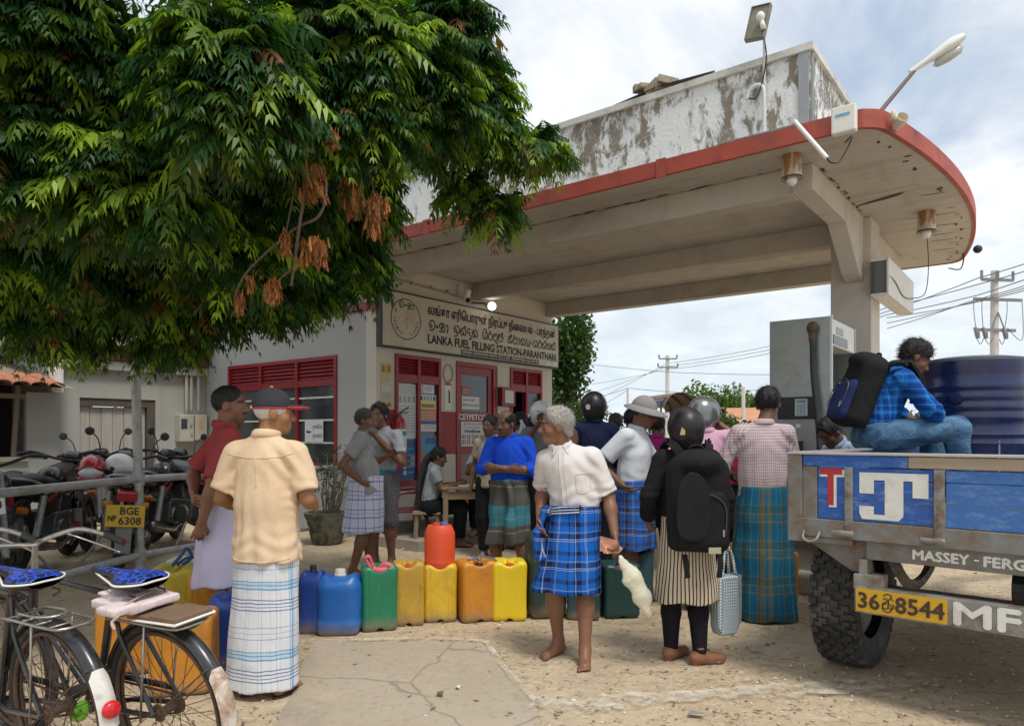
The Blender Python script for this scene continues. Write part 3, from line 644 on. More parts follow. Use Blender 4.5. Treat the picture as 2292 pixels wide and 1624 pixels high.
SIN = {  # Sinhala letters as pen strokes on a 10 x 10 grid, advance
 'la': (9, [[(3, 6), (4.5, 5), (4.4, 3), (2.8, 2.6), (1.8, 4), (2, 7), (4, 9), (7, 8.6), (8.4, 5.5), (7.4, 2), (4.5, .2), (2, .8)]]),
 'dot': (4, [[(2, 3), (3, 4), (2, 5), (1, 4), (2, 3)]]),
 'ka': (9, [[(1, 1), (2, 0), (3.6, .6), (3.8, 3), (1.5, 4), (1, 6), (3, 7.4), (4.5, 6), (4.6, 3), (6, 5.5), (7.8, 4.5), (8, 1.5), (6, 0), (4.4, 1.6)], [(3, 7.4), (6, 8), (8, 6)]]),
 'aa': (4.5, [[(.5, 6), (2.2, 7), (3.2, 4.5), (2.6, 1), (1, 0)]]),
 'i': (9, [[(2, 4.5), (3.6, 5), (4, 3), (2, 2.4), (1, 4.5), (2, 7), (5, 8), (8, 6), (8, 3), (6, 1.5), (4.4, 3)], [(4.4, 3), (5, 0), (3, -2), (1.4, -1)]]),
 'na': (8.5, [[(1, 4), (2.6, 4.4), (2.8, 6), (1.4, 6), (.8, 3), (2, .4), (4, .8), (4.4, 4), (5, 1), (7, .4), (8, 3), (7.4, 6), (5, 7.4), (3.6, 6.5)]]),
 'hal': (0, [[(-3.4, 7.4), (-2.2, 9.2), (-1, 8.6), (-1, 7.4)]]),
 'da': (8, [[(6.4, 6.6), (3.6, 7.4), (1.4, 5.5), (2.4, 3.6), (4.6, 4), (4.4, 2), (6.5, 1), (7, -1.6), (5, -2.6), (4, -1.4)]]),
 'pa': (8.5, [[(3.4, 7), (1.4, 6), (1, 2.6), (2.6, .2), (4.6, 1), (4.8, 4), (5.2, 1), (7, .3), (8, 3), (7.4, 6.4), (5.6, 7), (4.8, 5.5)]]),
 'ii': (0, [[(-7, 8.4), (-4.4, 10), (-1.6, 8.8), (-2.6, 7.6)]]),
 'ra': (7.5, [[(5.2, 8.8), (3, 8.2), (3.2, 6.4), (5.6, 6.6), (7, 4), (6, .8), (3, .2), (1, 2.4), (1.4, 5), (3, 6.2)]]),
 'va': (8, [[(2.6, 4), (3.8, 5.6), (2.4, 6.6), (1, 4.4), (1.6, 1), (4.4, 0), (7, 1.6), (7.2, 5), (5.4, 7), (3.8, 6)]]),
 'u': (0, [[(-3.4, 0), (-2.6, -2.2), (-.6, -2.4), (-.2, -.6)]]),
 'ma': (8.5, [[(1, 4.6), (2.4, 5.4), (2.6, 7), (1.2, 7), (.8, 3), (2.4, .3), (5, .3), (7.6, 1.5), (7.8, 5), (6, 7), (4.4, 5.6), (5.4, 4), (7.6, 4.4)]]),
 'sa': (8.5, [[(1.4, 6), (3, 7), (4.2, 6), (3, 4.6), (1.2, 3.4), (1.4, 1), (3.4, .2), (4.6, 2), (5, 6), (6.4, 7.2), (8, 6)], [(4.6, 2), (6.4, .2), (8, 2), (7.4, 4)]]),
 'tha': (8.5, [[(2, 8), (3, 9), (4, 8), (2, 6), (1, 3), (2.8, .3), (6, .3), (7.8, 2.6), (7.4, 6), (5.4, 7), (4, 5.4), (5, 3.8)]]),
 'ya': (8.5, [[(1, 6.4), (2.4, 7), (3, 5), (1.4, 3), (2.4, .4), (4.6, .6), (5, 4), (5.2, 1), (7, .3), (8.2, 3), (7.6, 7)]]),
 'ta': (8.5, [[(2.4, 4.4), (3.6, 5.6), (2.6, 7), (1, 5), (1.2, 1.6), (3, .2), (4.8, 1.6), (4.8, 5), (5.4, 1.4), (7, .4), (8, 3), (7, 6.6), (5, 7.4)]]),
 '-': (5, [[(.8, 3.6), (4, 3.6)]]), ' ': (6, [])}
def sinhala(b, seq, x0, x1, z0, z1, w, y):
    tot = sum(SIN[k][0] for k in seq); sx = (x1-x0)/tot; sz = (z1-z0)/12.; x = 0.
    for k in seq:
        for st_ in SIN[k][1]:
            P = spline([(p[0], p[1], 0) for p in st_], 4); b.ribbon([(x0+(x+p.x)*sx, z0+(p.y+2.4)*sz) for p in P], w, y)
        x += SIN[k][0]
b = MB(); sinhala(b, ['la', 'dot', 'ka', 'aa', ' ', 'i', 'na', 'hal', 'da', 'na', ' ', 'pa', 'ii', 'ra', 'va', 'u', 'ma', 'hal', ' ', 'sa', 'hal', 'tha', 'aa', 'na', 'ya', '-', 'pa', 'ra', 'na', 'hal', 'ta', 'na', 'hal'], .86, 4.0, 2.80, 2.985, .019, yy); b.build('sinhala_line', INK, sg)
def serif(b, s, x0, x1, z0, z1, y):
    """upright book-face capitals: the plain letter widened with feet and heads of serif strokes"""
    put_text(b, s, x0, x1, z0, z1, y, 0, .0025)
    n = len(s); w = (x1-x0)/n
    for i, ch in enumerate(s):
        if ch in ' -': continue
        cx = x0+w*(i+.5)
        for zz_ in (z0, z1-.006):
            if ch in 'OGSC' : continue
            b.add([(cx-w*.42, y-.001, zz_), (cx-w*.08, y-.001, zz_), (cx-w*.08, y-.001, zz_+.006), (cx-w*.42, y-.001, zz_+.006)], [(0, 1, 2, 3)])
b = MB(); put_text(b, 'LANKA FUEL FILLING STATION-PARANTHAN', .86, 4.0, 2.655, 2.775, yy, 0, .006); b.build('english_line', INK, sg)
b = MB(); b.bb(1.55, 3.50, -.106, -.1005, 2.562, 2.628); b.build('dealer_strip', INK, sg)
b = MB(); put_text(b, 'DEALER: KARAICHCHI NORTH M.P.C.S LTD - PARANTHAN, A.G. NO: 002', 1.57, 3.48, 2.575, 2.615, -.1085, 0, .0012); b.build('dealer_words', PAPER, sg)
b = MB(); b.bb(3.70, 4.03, -.106, -.1005, 2.565, 2.625); b.build('number_tab', PAPER, sg)
b = MB(); put_text(b, '021 492 0000', 3.76, 3.95, 2.58, 2.612, -.1085); b.build('number_print', PG, sg)
b = MB(); b.ribbon([(.44+.27*math.cos(a), 2.93+.27*math.sin(a)) for a in np.linspace(0, 2*math.pi, 48)], .012, yy)
sinhala(b, ['la', 'dot', 'ka', 'aa'], .30, .60, 3.05, 3.17, .013, yy)
for k, ch in enumerate('LANKA'):
    a = R(-62+k*14); cx, cz = .44+.21*math.cos(a), 2.93+.21*math.sin(a); q = MB(); put_text(q, ch, -.016, .016, -.02, .02, 0)
    tq = a+math.pi/2; b.add([(cx+p[0]*math.cos(tq)-p[2]*math.sin(tq), yy, cz+p[0]*math.sin(tq)+p[2]*math.cos(tq)) for p in q.v], q.f)
for k, ch in enumerate('இலங்கை'):
    a = R(180+k*13); cx, cz = .44+.21*math.cos(a), 2.93+.21*math.sin(a); q = MB(); put_text(q, ch, -.014, .014, -.018, .018, 0)
    if q.v: tq = a+math.pi/2; b.add([(cx+p[0]*math.cos(tq)-p[2]*math.sin(tq), yy, cz+p[0]*math.sin(tq)+p[2]*math.cos(tq)) for p in q.v], q.f)
b.build('emblem_ring', INK, sg)
b = MB(); b.ribbon([(.44, 2.80), (.47, 2.86), (.42, 2.92), (.48, 2.97), (.45, 3.04)], .05, yy+.0006); b.ribbon([(.40, 2.9), (.52, 2.95)], .025, yy+.0003); b.build('emblem_flame', mat('faded_orange', (.60, .42, .31), .6, .15, 12), sg)

# ------------------------------------------------------------------ canopy
cn = thing('station_canopy', 'concrete forecourt canopy with red fascia, bowed end and single column', 'canopy', CB, RB)
XN, XF, YL = -.51, 4.75, 7.2
edge = [(XN, YL), (XN, -5.86)]
pl = [(-.50, -5.93), (-.45, -5.99), (-.40, -6.03)]+[(x, -6.36+.34*((x-2.12)/2.6)**2) for x in np.linspace(-.25, 4.45, 22)]+[(4.64, -6.03), (4.70, -5.99), (4.745, -5.93)]
edge += pl+[(XF, -5.86), (XF, YL)]
SOFD = wall_mat('soffit_grimy', (.60, .565, .515), (.36, .32, .28), .5, (.5, 1.4, 1), 1.)  # slab and beams: darker and more stained than the column's coat
one('slab', SOFD, lambda b: b.prism(edge, 3.65, 3.772), cn)
def band(poly, off, z0, z1):
    """a strip along the open outline, standing proud by off"""
    b = MB(); P = [Vector((x, y, 0)) for x, y in poly]; vs = []
    for i, p in enumerate(P):
        d = (P[min(i+1, len(P)-1)]-P[max(i-1, 0)]).normalized(); n = Vector((d.y, -d.x, 0))
        for q in (p-n*.01, p-n*off):
            for z in (z0, z1): vs.append((q.x, q.y, z))
    fs = []
    for i in range(len(P)-1):
        a, c = 4*i, 4*i+4; fs += [(a, a+1, c+1, c), (a+2, c+2, c+3, a+3), (a+1, a+3, c+3, c+1), (a, c, c+2, a+2)]
    b.add(vs, fs); return b
sgn = -1
band(edge, .03*sgn, 3.642, 3.778).build('fascia', FASC, cn)
for yj in (-4.33, -1.45, 1.2): one('fascia_joint', FASC, lambda b: b.box((XN-.034, yj, 3.705), (.012, .09, .165)), cn)
for x0, x1 in ((0, .2), (1.9, 2.1), (3.84, 4.04)): one('beam', SOFD, lambda b: b.bb(x0, x1, -5.284, -.001, 3.42, 3.649), cn, bevel=.006)
# cross beam with haunches down to the column
hp = [(-.015, 3.649), (-.015, 3.43), (1.12, 3.43), (1.68, 3.04), (1.86, 2.98), (2.32, 2.98), (2.50, 3.04), (3.06, 3.43), (4.055, 3.43), (4.055, 3.649)]
b = MB(); b.prism([(x, z) for x, z in hp], -5.455, -5.285, 'y'); b.build('cross_beam', SOFF, cn, bevel=.006)
one('column', SOFF, lambda b: b.bb(1.88, 2.30, -5.53, -5.13, 0, 3.648), cn, bevel=.008)
# parapet above
one('parapet', PEEL, lambda b: (b.bb(0, .10, -5.43, YL, 3.78, 4.60), b.bb(.1, 4.0, -5.43, -5.33, 3.78, 4.60), b.bb(3.9, 4.0, -5.33, YL, 3.78, 4.60)), cn)
one('coping', mat('coping_white', (.62, .63, .60), .8, .15, 3, dirt=((.36, .34, .29), .5, 4)), lambda b: (b.bb(-.03, .13, -5.46, YL, 4.60, 4.66), b.bb(.13, 4.03, -5.46, -5.30, 4.60, 4.66), b.bb(3.87, 4.03, -5.30, YL, 4.60, 4.66)), cn)
one('corner_strip', mat('strip_grey', (.30, .33, .36), .6, .15, 5), lambda b: (b.bb(.012, .032, -5.452, -5.432, 3.79, 4.6), b.bb(-.022, -.002, -5.42, -5.34, 3.79, 4.6)), cn)
b = MB(); b.X = Matrix.Translation((0, -5.434, 0))
b.ribbon([(.42+.30*math.cos(a), 4.20+.30*math.sin(a)) for a in np.linspace(0, 6.283, 40)], .012, 0)
sinhala(b, ['la', 'dot', 'ka', 'aa'], .28, .58, 4.26, 4.42, .016, 0); sinhala(b, ['la', 'dot', 'ka', 'aa', ' ', 'i', 'na', 'hal', 'da', 'na', ' ', 'pa', 'ii', 'ra', 'va', 'u', 'ma', 'hal'], .95, 3.7, 4.08, 4.36, .026, 0)
b.build('parapet_lettering', mat('faint_ink', (.42, .42, .48), .7), cn)['kind'] = 'stuff'
def stain(b, x, y, w, l, z, seed, ang=0.):
    r = random.Random(seed); n = 12; P = []
    for k in range(n):
        a = 6.283*k/n; px, py = l*math.cos(a)*r.uniform(.6, 1.1), w*math.sin(a)*r.uniform(.4, 1.1); P.append((x+px*math.cos(ang)-py*math.sin(ang), y+px*math.sin(ang)+py*math.cos(ang), z))
    b.add(P, [tuple(range(n))])
b = MB()
for k, (x, y, w, l) in enumerate(((1.35, -5.72, .05, .27), (2.25, -6.0, .014, .28), (2.7, -5.95, .014, .3), (3.1, -5.94, .014, .26), (3.4, -5.98, .012, .18), (1.5, -6.14, .015, .12), (3.9, -5.95, .014, .14), (2.95, -5.9, .01, .18))): stain(b, x, y, w, l, 3.6485, k, R(70) if k == 0 else R(95))
r_ = random.Random(5)
for k in range(24):
    x = r_.uniform(-.3, 4.6); y = -6.34+.34*((x-2.12)/2.6)**2+r_.uniform(.07, .15); stain(b, x, y, r_.uniform(.008, .022), r_.uniform(.03, .06), 3.6482-k*.00002, k+20, R(90)*(1 if r_.random() < .3 else .08))
for k in range(60): stain(b, -.012-r_.random()*.03, r_.uniform(-5.2, -.2), r_.uniform(.006, .02), r_.uniform(.02, .09), 3.6478-k*.00002, k+90, R(90))
for k in range(26): stain(b, r_.uniform(.1, 1.8), -5.47-r_.random()*.03, r_.uniform(.006, .014), r_.uniform(.02, .06), 3.6460-k*.00002, k+190, 0)
b.build('soffit_cracks', mat('crack_brown', (.085, .055, .035), .9, .3, 20), cn)['kind'] = 'stuff'
# things fixed to the canopy
def canlamp(label, x, y, s=1.):
    o = thing('canister_lamp', label, 'lamp', bl(x, y, 3.649), RB, 'canister lamps under the canopy')
    b = MB(); b.lathe([(0, 0), (.125*s, 0), (.125*s, -.30*s), (.115*s, -.31*s), (.105*s, -.305*s), (.105*s, -.06), (0, -.06)], 24); b.build('can', CANM, o, smooth='auto')
    b = MB(); b.ball((0, 0, -.315*s), (.07*s, .07*s, .085*s), 16, 10); b.build('bulb', mat('opal_bulb', (.80, .80, .78), .3, .03), o, smooth=True)
    b = MB(); b.lathe([(.127*s, -.28*s), (.129*s, -.31*s)], 24); b.build('rim', mat('rust_dark', (.12, .06, .03), .8, .3), o)
m, t, bs = newmat('rusty_enamel'); v = objco(t); CANM = m
s_ = _n(t, 'ShaderNodeSeparateXYZ'); t.links.new(v, s_.inputs[0])
ru = ramp(t, mth(t, 'ADD', noise(t, v, 9, 7, .65, .4, (1, 1, .3)), mth(t, 'MULTIPLY', s_.outputs[2], .75)), [(.36, 0.), (.50, 1.)])
t.links.new(mixc(t, ru, (.66, .64, .58), mixc(t, noise(t, v, 20, 5), (.20, .08, .03), (.42, .21, .08))), bs.inputs['Base Color']); bs.inputs['Roughness'].default_value = .7
canlamp('rusty canister lamp under the canopy near the red fascia', -.27, -5.36, .62)
canlamp('rusty canister lamp under the bowed end of the canopy, beyond the column', 2.08, -6.0, .68)
jb = thing('junction_box', 'white square junction box with a blue strip on the red fascia', 'junction box', bl(XN-.045, -5.83, 3.70), RS)
one('case', WHITE, lambda b: b.bb(-.085, .085, -.07, 0, -.10, .10), jb, bevel=.012); one('blue_strip', mat('strip_blue', (.16, .38, .62), .5), lambda b: b.bb(-.055, .045, -.073, -.07, .02, .04), jb)
tl = thing('tube_light', 'white tube light hanging askew below the fascia on a black cable', 'tube light', (0, 0, 0))
p, q = bl(XN-.13, -4.86, 3.86), bl(XN+.02, -5.08, 3.44)
p, q = at(1779, 272, 5.28), at(1851, 354, 5.10)
b = MB(); b.cyl(p, q, .017, n=12); b.build('tube', mat('tube_white', (.80, .80, .76), .4, .03), tl, smooth='auto')
b = MB(); b.tube(spline([q, q+Vector((.03, 0, -.03)), q+Vector((.09, 0, -.02)), q+Vector((.15, 0, .08)), q+Vector((.18, 0, .16)), bl(XN-.05, -5.83, 3.545)], 6), .006, 6); b.build('cable', BLK, tl)
b = MB(); b.bar(bl(XN-.04, -4.86, 3.78), p+(q-p)*.08, .012, .012); b.build('hanger', STEEL, tl)
fl2 = thing('flood_light', 'cream weathered spot lamp fixed at the curved corner of the fascia', 'lamp', bl(-.30, -6.14, 3.70), RB); fl2.scale = (.72,)*3
b = MB(); b.X = Matrix.Rotation(R(-50), 4, 'Z') @ Matrix.Rotation(R(70), 4, 'X'); b.lathe([(0, -.06), (.05, -.06), (.062, .0), (.062, .08), (.055, .085), (.05, .03), (0, .02)], 18); b.build('head', mat('cream_plastic', (.66, .62, .50), .5, .1), fl2, smooth='auto')
b = MB(); b.ball((-.08, .02, .03), (.035, .03, .04)); b.ball((-.12, .03, .05), (.025, .025, .05)); b.bar((-.08, .05, .02), (0, .02, 0), .02, .02); b.build('bracket', MATS['cream_plastic'], fl2, smooth=True)
# wire hanging and dome camera at the end of the fascia
b = MB(); b.tube(spline([bl(4.3, -6.1, 3.66), bl(4.2, -6.12, 3.55), bl(4.5, -6.05, 3.5), bl(4.74, -5.9, 3.58)], 6), .008, 6); b.ball(bl(4.05, -6.28, 3.63), .05)
tag(b.build('dangling_cable', BLK), 'dark loose cable with a small camera ball at the far end of the canopy', 'cable')
# post lamps on the roof
pl_ = thing('roof_spotlight', 'boxy floodlight with bare bulb on a thin pole above the parapet', 'lamp', bl(-.02, -5.06, 0), RB)
b = MB(); b.cyl((-.02, 0, 3.79), (-.02, 0, 4.60), .014, n=10); b.tube([(-.02, 0, 4.56), (-.03, .0, 4.80)], .009, 8); b.build('pole', mat('pole_grey', (.52, .54, .55), .5, .1), pl_)
b = MB(); b.tube(spline([(-.02, 0, 3.80), (-.025, .0, 4.30), (-.025, .02, 4.40), (-.025, .08, 4.42), (-.025, .13, 4.38), (-.025, .15, 4.32)], 5), .018, 8); b.build('conduit', mat('pipe_pale', (.66, .68, .68), .5, .08), pl_, smooth=True)
b = MB(); b.tube(spline([(-.03, .14, 4.33), (-.04, .05, 4.32), (-.03, -.02, 4.6), (-.03, 0, 4.82)], 6), .006, 6); b.build('cable', BLK, pl_)
b = MB(); b.X = Matrix.Translation((-.05, .04, 4.94)) @ Matrix.Rotation(R(8), 4, 'X') @ Matrix.Rotation(R(12), 4, 'Y') @ Matrix.Scale(.66, 4); b.bb(-.03, .03, -.13, .13, -.24, .24); b.bb(-.05, -.03, -.13, -.115, -.24, .24); b.bb(-.05, -.03, .115, .13, -.24, .24); b.bb(-.05, -.03, -.115, .115, .225, .24); b.bb(-.05, -.03, -.115, .115, -.24, -.225)
b.build('housing', mat('weathered_alu', (.20, .19, .15), .6, .35, 14, .2, 30), pl_, bevel=.004)
b = MB(); b.X = Matrix.Translation((-.05, .02, 4.94)) @ Matrix.Scale(.66, 4); b.ball((-.10, -.03, .02), (.055, .055, .065), 14, 9); b.cyl((-.09, -.04, -.03), (-.07, -.06, -.14), .03, .035); b.build('bulb', MATS['opal_bulb'], pl_, smooth=True)
lp = thing('street_lamp', 'cobra-head lamp on an inclined brown arm rising from the canopy edge', 'street lamp', bl(-.3, -6.0, 3.78), 0)
p0 = Vector((0, 0, 0)); p1 = at(2052, 152, 5.45)-Vector(lp.location)
b = MB(); b.cyl((-.03, .02, -.02), p1, .018, .014, n=10); b.build('arm', mat('arm_brown', (.16, .12, .11), .6, .2), lp)
d_ = (at(2140, 92, 5.35)-at(2052, 152, 5.45)).normalized(); ax = Vector((0, 0, 1)).rotation_difference(d_)
b = MB(); b.X = Matrix.Translation(p1) @ ax.to_matrix().to_4x4() @ Matrix.Diagonal((.55, .9, .95, 1)); b.lathe([(.0, -.06), (.035, -.055), (.04, .0), (.05, .10), (.075, .22), (.08, .30), (.05, .37), (0, .38)], 18); b.build('housing', mat('lamp_white', (.76, .76, .74), .4, .05), lp, smooth='auto')
b = MB(); b.X = Matrix.Translation(p1+Vector((.035, 0, -.05))) @ ax.to_matrix().to_4x4() @ Matrix.Diagonal((.55, .8, .9, 1)); b.lathe([(0, .10), (.05, .13), (.075, .22), (.07, .31), (0, .36)], 16); b.build('lens', mat('lens_milky', (.50, .52, .50), .25, .1), lp, smooth=True)
# rubble on the parapet
rk = thing('rubble_heap', 'broken sheet and stone lying on the parapet top', 'rubble', bl(.05, -4.05, 4.66), RB)
r_ = random.Random(3); b = MB()
for k in range(7): b.box((r_.uniform(-.03, .05), r_.uniform(-.1, .25), .05+r_.random()*.10), (.08, r_.uniform(.1, .22), r_.uniform(.05, .1)), r_.random(), r_.uniform(-.6, .6))
b.build('stone', mat('old_stone', (.34, .30, .22), .95, .3, 20, .5, 40), rk, bevel=.01)
b = MB(); b.add([(-.06, -.55, .03), (.1, -.5, .06), (.1, .55, .02), (-.08, .5, .0), (-.07, 0, .055), (.1, 0, .09)], [(0, 1, 5, 4), (4, 5, 2, 3)]); b.build('torn_sheet', mat('tar_sheet', (.09, .085, .08), .9, .3, 12), rk)
# fixings on the front wall above the board
cv = thing('wall_camera', 'white security camera on a conduit above the name board', 'camera', bl(1.62, 0, 3.42), RB)
one('mount', WHITE, lambda b: b.bb(-.05, .05, -.04, -.002, .0, .18), cv, bevel=.005); b = MB(); b.X = Matrix.Rotation(R(25), 4, 'X'); b.lathe([(0, .09), (.045, .09), (.05, .07), (.05, -.08), (.04, -.09), (0, -.088)], 16); b.X = None
o = b.build('body', WHITE, cv, smooth='auto'); o.location = (.02, -.12, .02)
one('lens', BLK, lambda b: b.ball((.02, -.155, -.06), .038), cv, smooth=True)
b = MB(); b.tube([(.1, -.02, 3.47), (.8, -.02, 3.455), (1.55, -.02, 3.43)], .013, 6)
for x in (.25, .62, 1.0, 1.35): b.bb(x-.012, x+.012, -.04, -.001, 3.44, 3.48)
o = b.build('conduit', mat('conduit_tan', (.42, .36, .30), .7, .15)); o.location = CB; o.rotation_euler = (0, 0, RB); tag(o, 'thin electrical conduit running along the wall above the name board', 'conduit')
gl = thing('globe_lamp', 'lit round globe lamp on a bracket above the name board', 'lamp', bl(2.02, -.30, 3.31), RB)
one('bracket', mat('bracket_brown', (.20, .15, .11), .7), lambda b: (b.bar((-.12, .298, .07), (-.03, .06, .04), .03, .03), b.cyl((-.04, .09, .04), (0, .03, .0), .035)), gl)
one('globe', mat('lit_globe', (1, .97, .9), .4, .0, emit=((1, .95, .85), 4.)), lambda b: b.ball((0, 0, 0), .062, 18, 12), gl, smooth=True)
# light box on the column
lb = thing('light_box', 'empty white sign box fixed to the canopy column', 'sign box', bl(1.80, -5.533, 0), RB)
one('shell', WHITE, lambda b: (b.bb(0, 1.5, -.15, -.002, 2.80, 2.825), b.bb(0, 1.5, -.15, -.002, 3.155, 3.18), b.bb(0, 1.5, -.172, -.151, 2.80, 3.18), b.bb(1.47, 1.5, -.15, -.002, 2.825, 3.155)), lb, bevel=.004)
one('back_panel', mat('box_grey', (.17, .18, .18), .7, .2), lambda b: b.bb(.03, .045, -.149, -.03, 2.826, 3.154), lb)
one('dark_interior', mat('box_inner', (.10, .11, .11), .8, .2), lambda b: b.bb(.0, 1.469, -.03, -.003, 2.826, 3.154), lb)
b = MB(); b.tube(spline([bl(2.1, -6.0, 3.45), bl(2.6, -5.95, 3.2), bl(3.1, -5.85, 3.0), bl(3.2, -5.715, 2.97), bl(2.6, -5.712, 2.90), bl(2.1, -5.712, 2.98), bl(1.81, -5.70, 3.0)], 8), .005, 5)
tag(b.build('drooping_wire', BLK), 'thin wire drooping from the canister lamp to the sign box', 'wire')

# ------------------------------------------------------------------ annex
SA = 4.26                                    # its front stands this far along the side wall
an = thing('annex_building', 'low grey plastered annex with boarded double door under the tree', 'building', bl(0, SA), RB)
X0 = -2.27
b = MB(); dx0, dx1 = -1.93, -.83
b.bb(X0, dx0, 0, .2, 0, 2.7); b.bb(dx0, dx1, 0, .2, 1.92, 2.7); b.bb(dx1, -.002, 0, .2, 0, 2.7); b.bb(X0, X0+.2, .2, 4, 0, 2.7); b.build('wall', ANNX, an)
one('door_lintel', mat('old_wood', (.10, .085, .07), .9, .3, 8), lambda b: (b.bb(dx0, dx1, .02, .10, 1.80, 1.92), b.bb(dx1-.12, dx1, .02, .10, 0, 1.80)), an)
for k in range(6): one('door_plank', mat('bleached_plank', (.42, .40, .36), .9, .18, 6, .3, 40, sc=(8, 8, .5)), lambda b: b.bb(dx0+.003+k*.162, dx0+.157+k*.162, .07+(k % 2)*.006, .11, .02, 1.79), an)
one('string_band', ANNX, lambda b: b.bb(X0-.10, -.002, -.10, -.002, 2.34, 2.48), an, bevel=.01)
one('red_eaves_band', mat('faded_maroon', (.17, .035, .045), .8, .25, 4, dirt=((.06, .05, .04), .5, 3)), lambda b: b.bb(X0-.10, -.002, -.115, -.002, 2.482, 2.66), an)
one('mould_patch', mat('black_mould', (.03, .032, .028), .95, .3, 8), lambda b: (b.bb(-1.0, -.25, -.119, -.1155, 2.50, 2.655), b.bb(-.95, -.55, -.1035, -.1005, 2.35, 2.47)), an)
one('roof', CONC, lambda b: b.bb(X0-.3, -.002, -.25, 4.2, 2.70, 2.80), an)
one('corner_fin', WHITE, lambda b: b.prism([(X0-.12, 1.95), (X0+.02, 1.95), (X0+.02, 2.78), (X0-.18, 2.78)], -.32, -.12, 'y'), an, bevel=.02)
mt = thing('meter_cabinet', 'pale grey electricity meter boxes on the annex wall corner', 'meter box', bl(-.30, SA, 0), RB)
one('meter_box', mat('meter_grey', (.50, .49, .42), .5, .1, 5, dirt=((.3, .28, .22), .3, 6)), lambda b: b.bb(-.22, .02, -.16, -.002, 1.26, 1.70), mt, bevel=.012)
one('fuse_box', mat('fuse_cream', (.54, .51, .40), .5, .1), lambda b: b.bb(.04, .24, -.16, -.002, 1.28, 1.70), mt, bevel=.012)
one('meter_window', GLASS, lambda b: b.bb(-.20, -.10, -.165, -.16, 1.47, 1.63), mt)
one('fuse_label', PT, lambda b: b.bb(.10, .18, -.163, -.16, 1.45, 1.62), mt)
one('latch', STEEL, lambda b: (b.bb(-.06, -.02, -.17, -.16, 1.50, 1.53), b.bb(-.04, -.01, -.17, -.16, 1.36, 1.39)), mt)
b = MB()
for x in (-.06, .02, .14): b.tube(spline([(x, -.06, 1.70), (x, -.06, 2.3), (x, -.03, 2.6), (x+.05, .0, 2.75)], 4), .025, 8)
b.build('service_pipe', mat('pvc_grey', (.46, .46, .43), .6, .1, dirt=((.25, .24, .2), .3, 6)), mt, smooth=True)
# tile-roofed shed beyond the annex corner
sh = thing('tiled_shed', 'open-fronted shed with orange tiled lean-to roof behind the motorcycles', 'shed', bl(X0-.02, SA, 0), RB)
one('low_wall', ANNX, lambda b: (b.bb(-3.2, .0, -.35, -.2, 0, 1.02), b.bb(-.42, -.02, -.35, -.2, 1.02, 1.95)), sh)
one('sill', mat('sill_tan', (.40, .36, .28), .8), lambda b: b.bb(-3.2, -.42, -.40, -.18, 1.02, 1.08), sh)
for x in (-.52, -1.05, -1.6, -2.3): one('post', mat('post_wood', (.26, .21, .16), .9, .2), lambda b: b.bar((x-.04, -.28, 1.08), (x+.02, -.28, 2.1), .05, .05), sh)
one('head_rail', MATS['post_wood'], lambda b: b.bb(-3.2, -.1, -.32, -.24, 1.86, 1.92), sh)
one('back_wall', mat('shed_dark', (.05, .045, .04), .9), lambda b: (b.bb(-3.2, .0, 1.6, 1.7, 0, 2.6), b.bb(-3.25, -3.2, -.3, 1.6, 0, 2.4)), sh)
TILE = mat('roof_tile', (.42, .15, .075), .85, .25, 5, .3, 40, dirt=((.16, .09, .06), .4, 6))
tl0 = None
for i in range(15):
    for j in range(2):
        if tl0 is None:
            b = MB(); n = 6; vs = []
            for yq in (0, .42):
                for k in range(n+1):
                    a = math.pi*k/n; vs.append((-.1*math.cos(a), yq, .045*math.sin(a)))
            vs += [(x, y, z-.012) for x, y, z in vs]
            fs = [(k, k+1, n+2+k, n+1+k) for k in range(n)]+[(2*n+2+k+1, 2*n+2+k, 3*n+3+k, 3*n+4+k) for k in range(n)]+[(k+1, k, 2*n+2+k, 2*n+3+k) for k in range(n)]
            b.add(vs, fs); tl0 = b.build('roof_tile', TILE, sh); o = tl0
        else: o = tl0.copy(); C.objects.link(o)
        o.location = (-3.1+i*.205, -.85+j*.36, 2.02+j*.075+.012*random.random()); o.rotation_euler = (R(12), 0, 0)
one('roof_deck', MATS['post_wood'], lambda b: b.add([(-3.25, -.82, 2.0), (.0, -.82, 2.0), (.0, 1.7, 2.5), (-3.25, 1.7, 2.5)], [(0, 1, 2, 3)]), sh)
# whitewashed house seen over the shed
hs = thing('pale_house', 'pale pink house wall glimpsed above the tiled shed', 'building', bl(-3.2, 8.2, 0), RB)
one('wall', mat('pink_wash', (.62, .53, .54), .9, .1, 2), lambda b: b.bb(-5, 3.0, 0, .2, 0, 3.6), hs); one('drain_pipe', STEEL, lambda b: b.cyl((1.9, -.06, 0), (1.9, -.06, 3.55), .05), hs); one('roof', TILE, lambda b: b.bb(-5.2, 3.2, -.4, 3, 3.6, 3.72), hs)

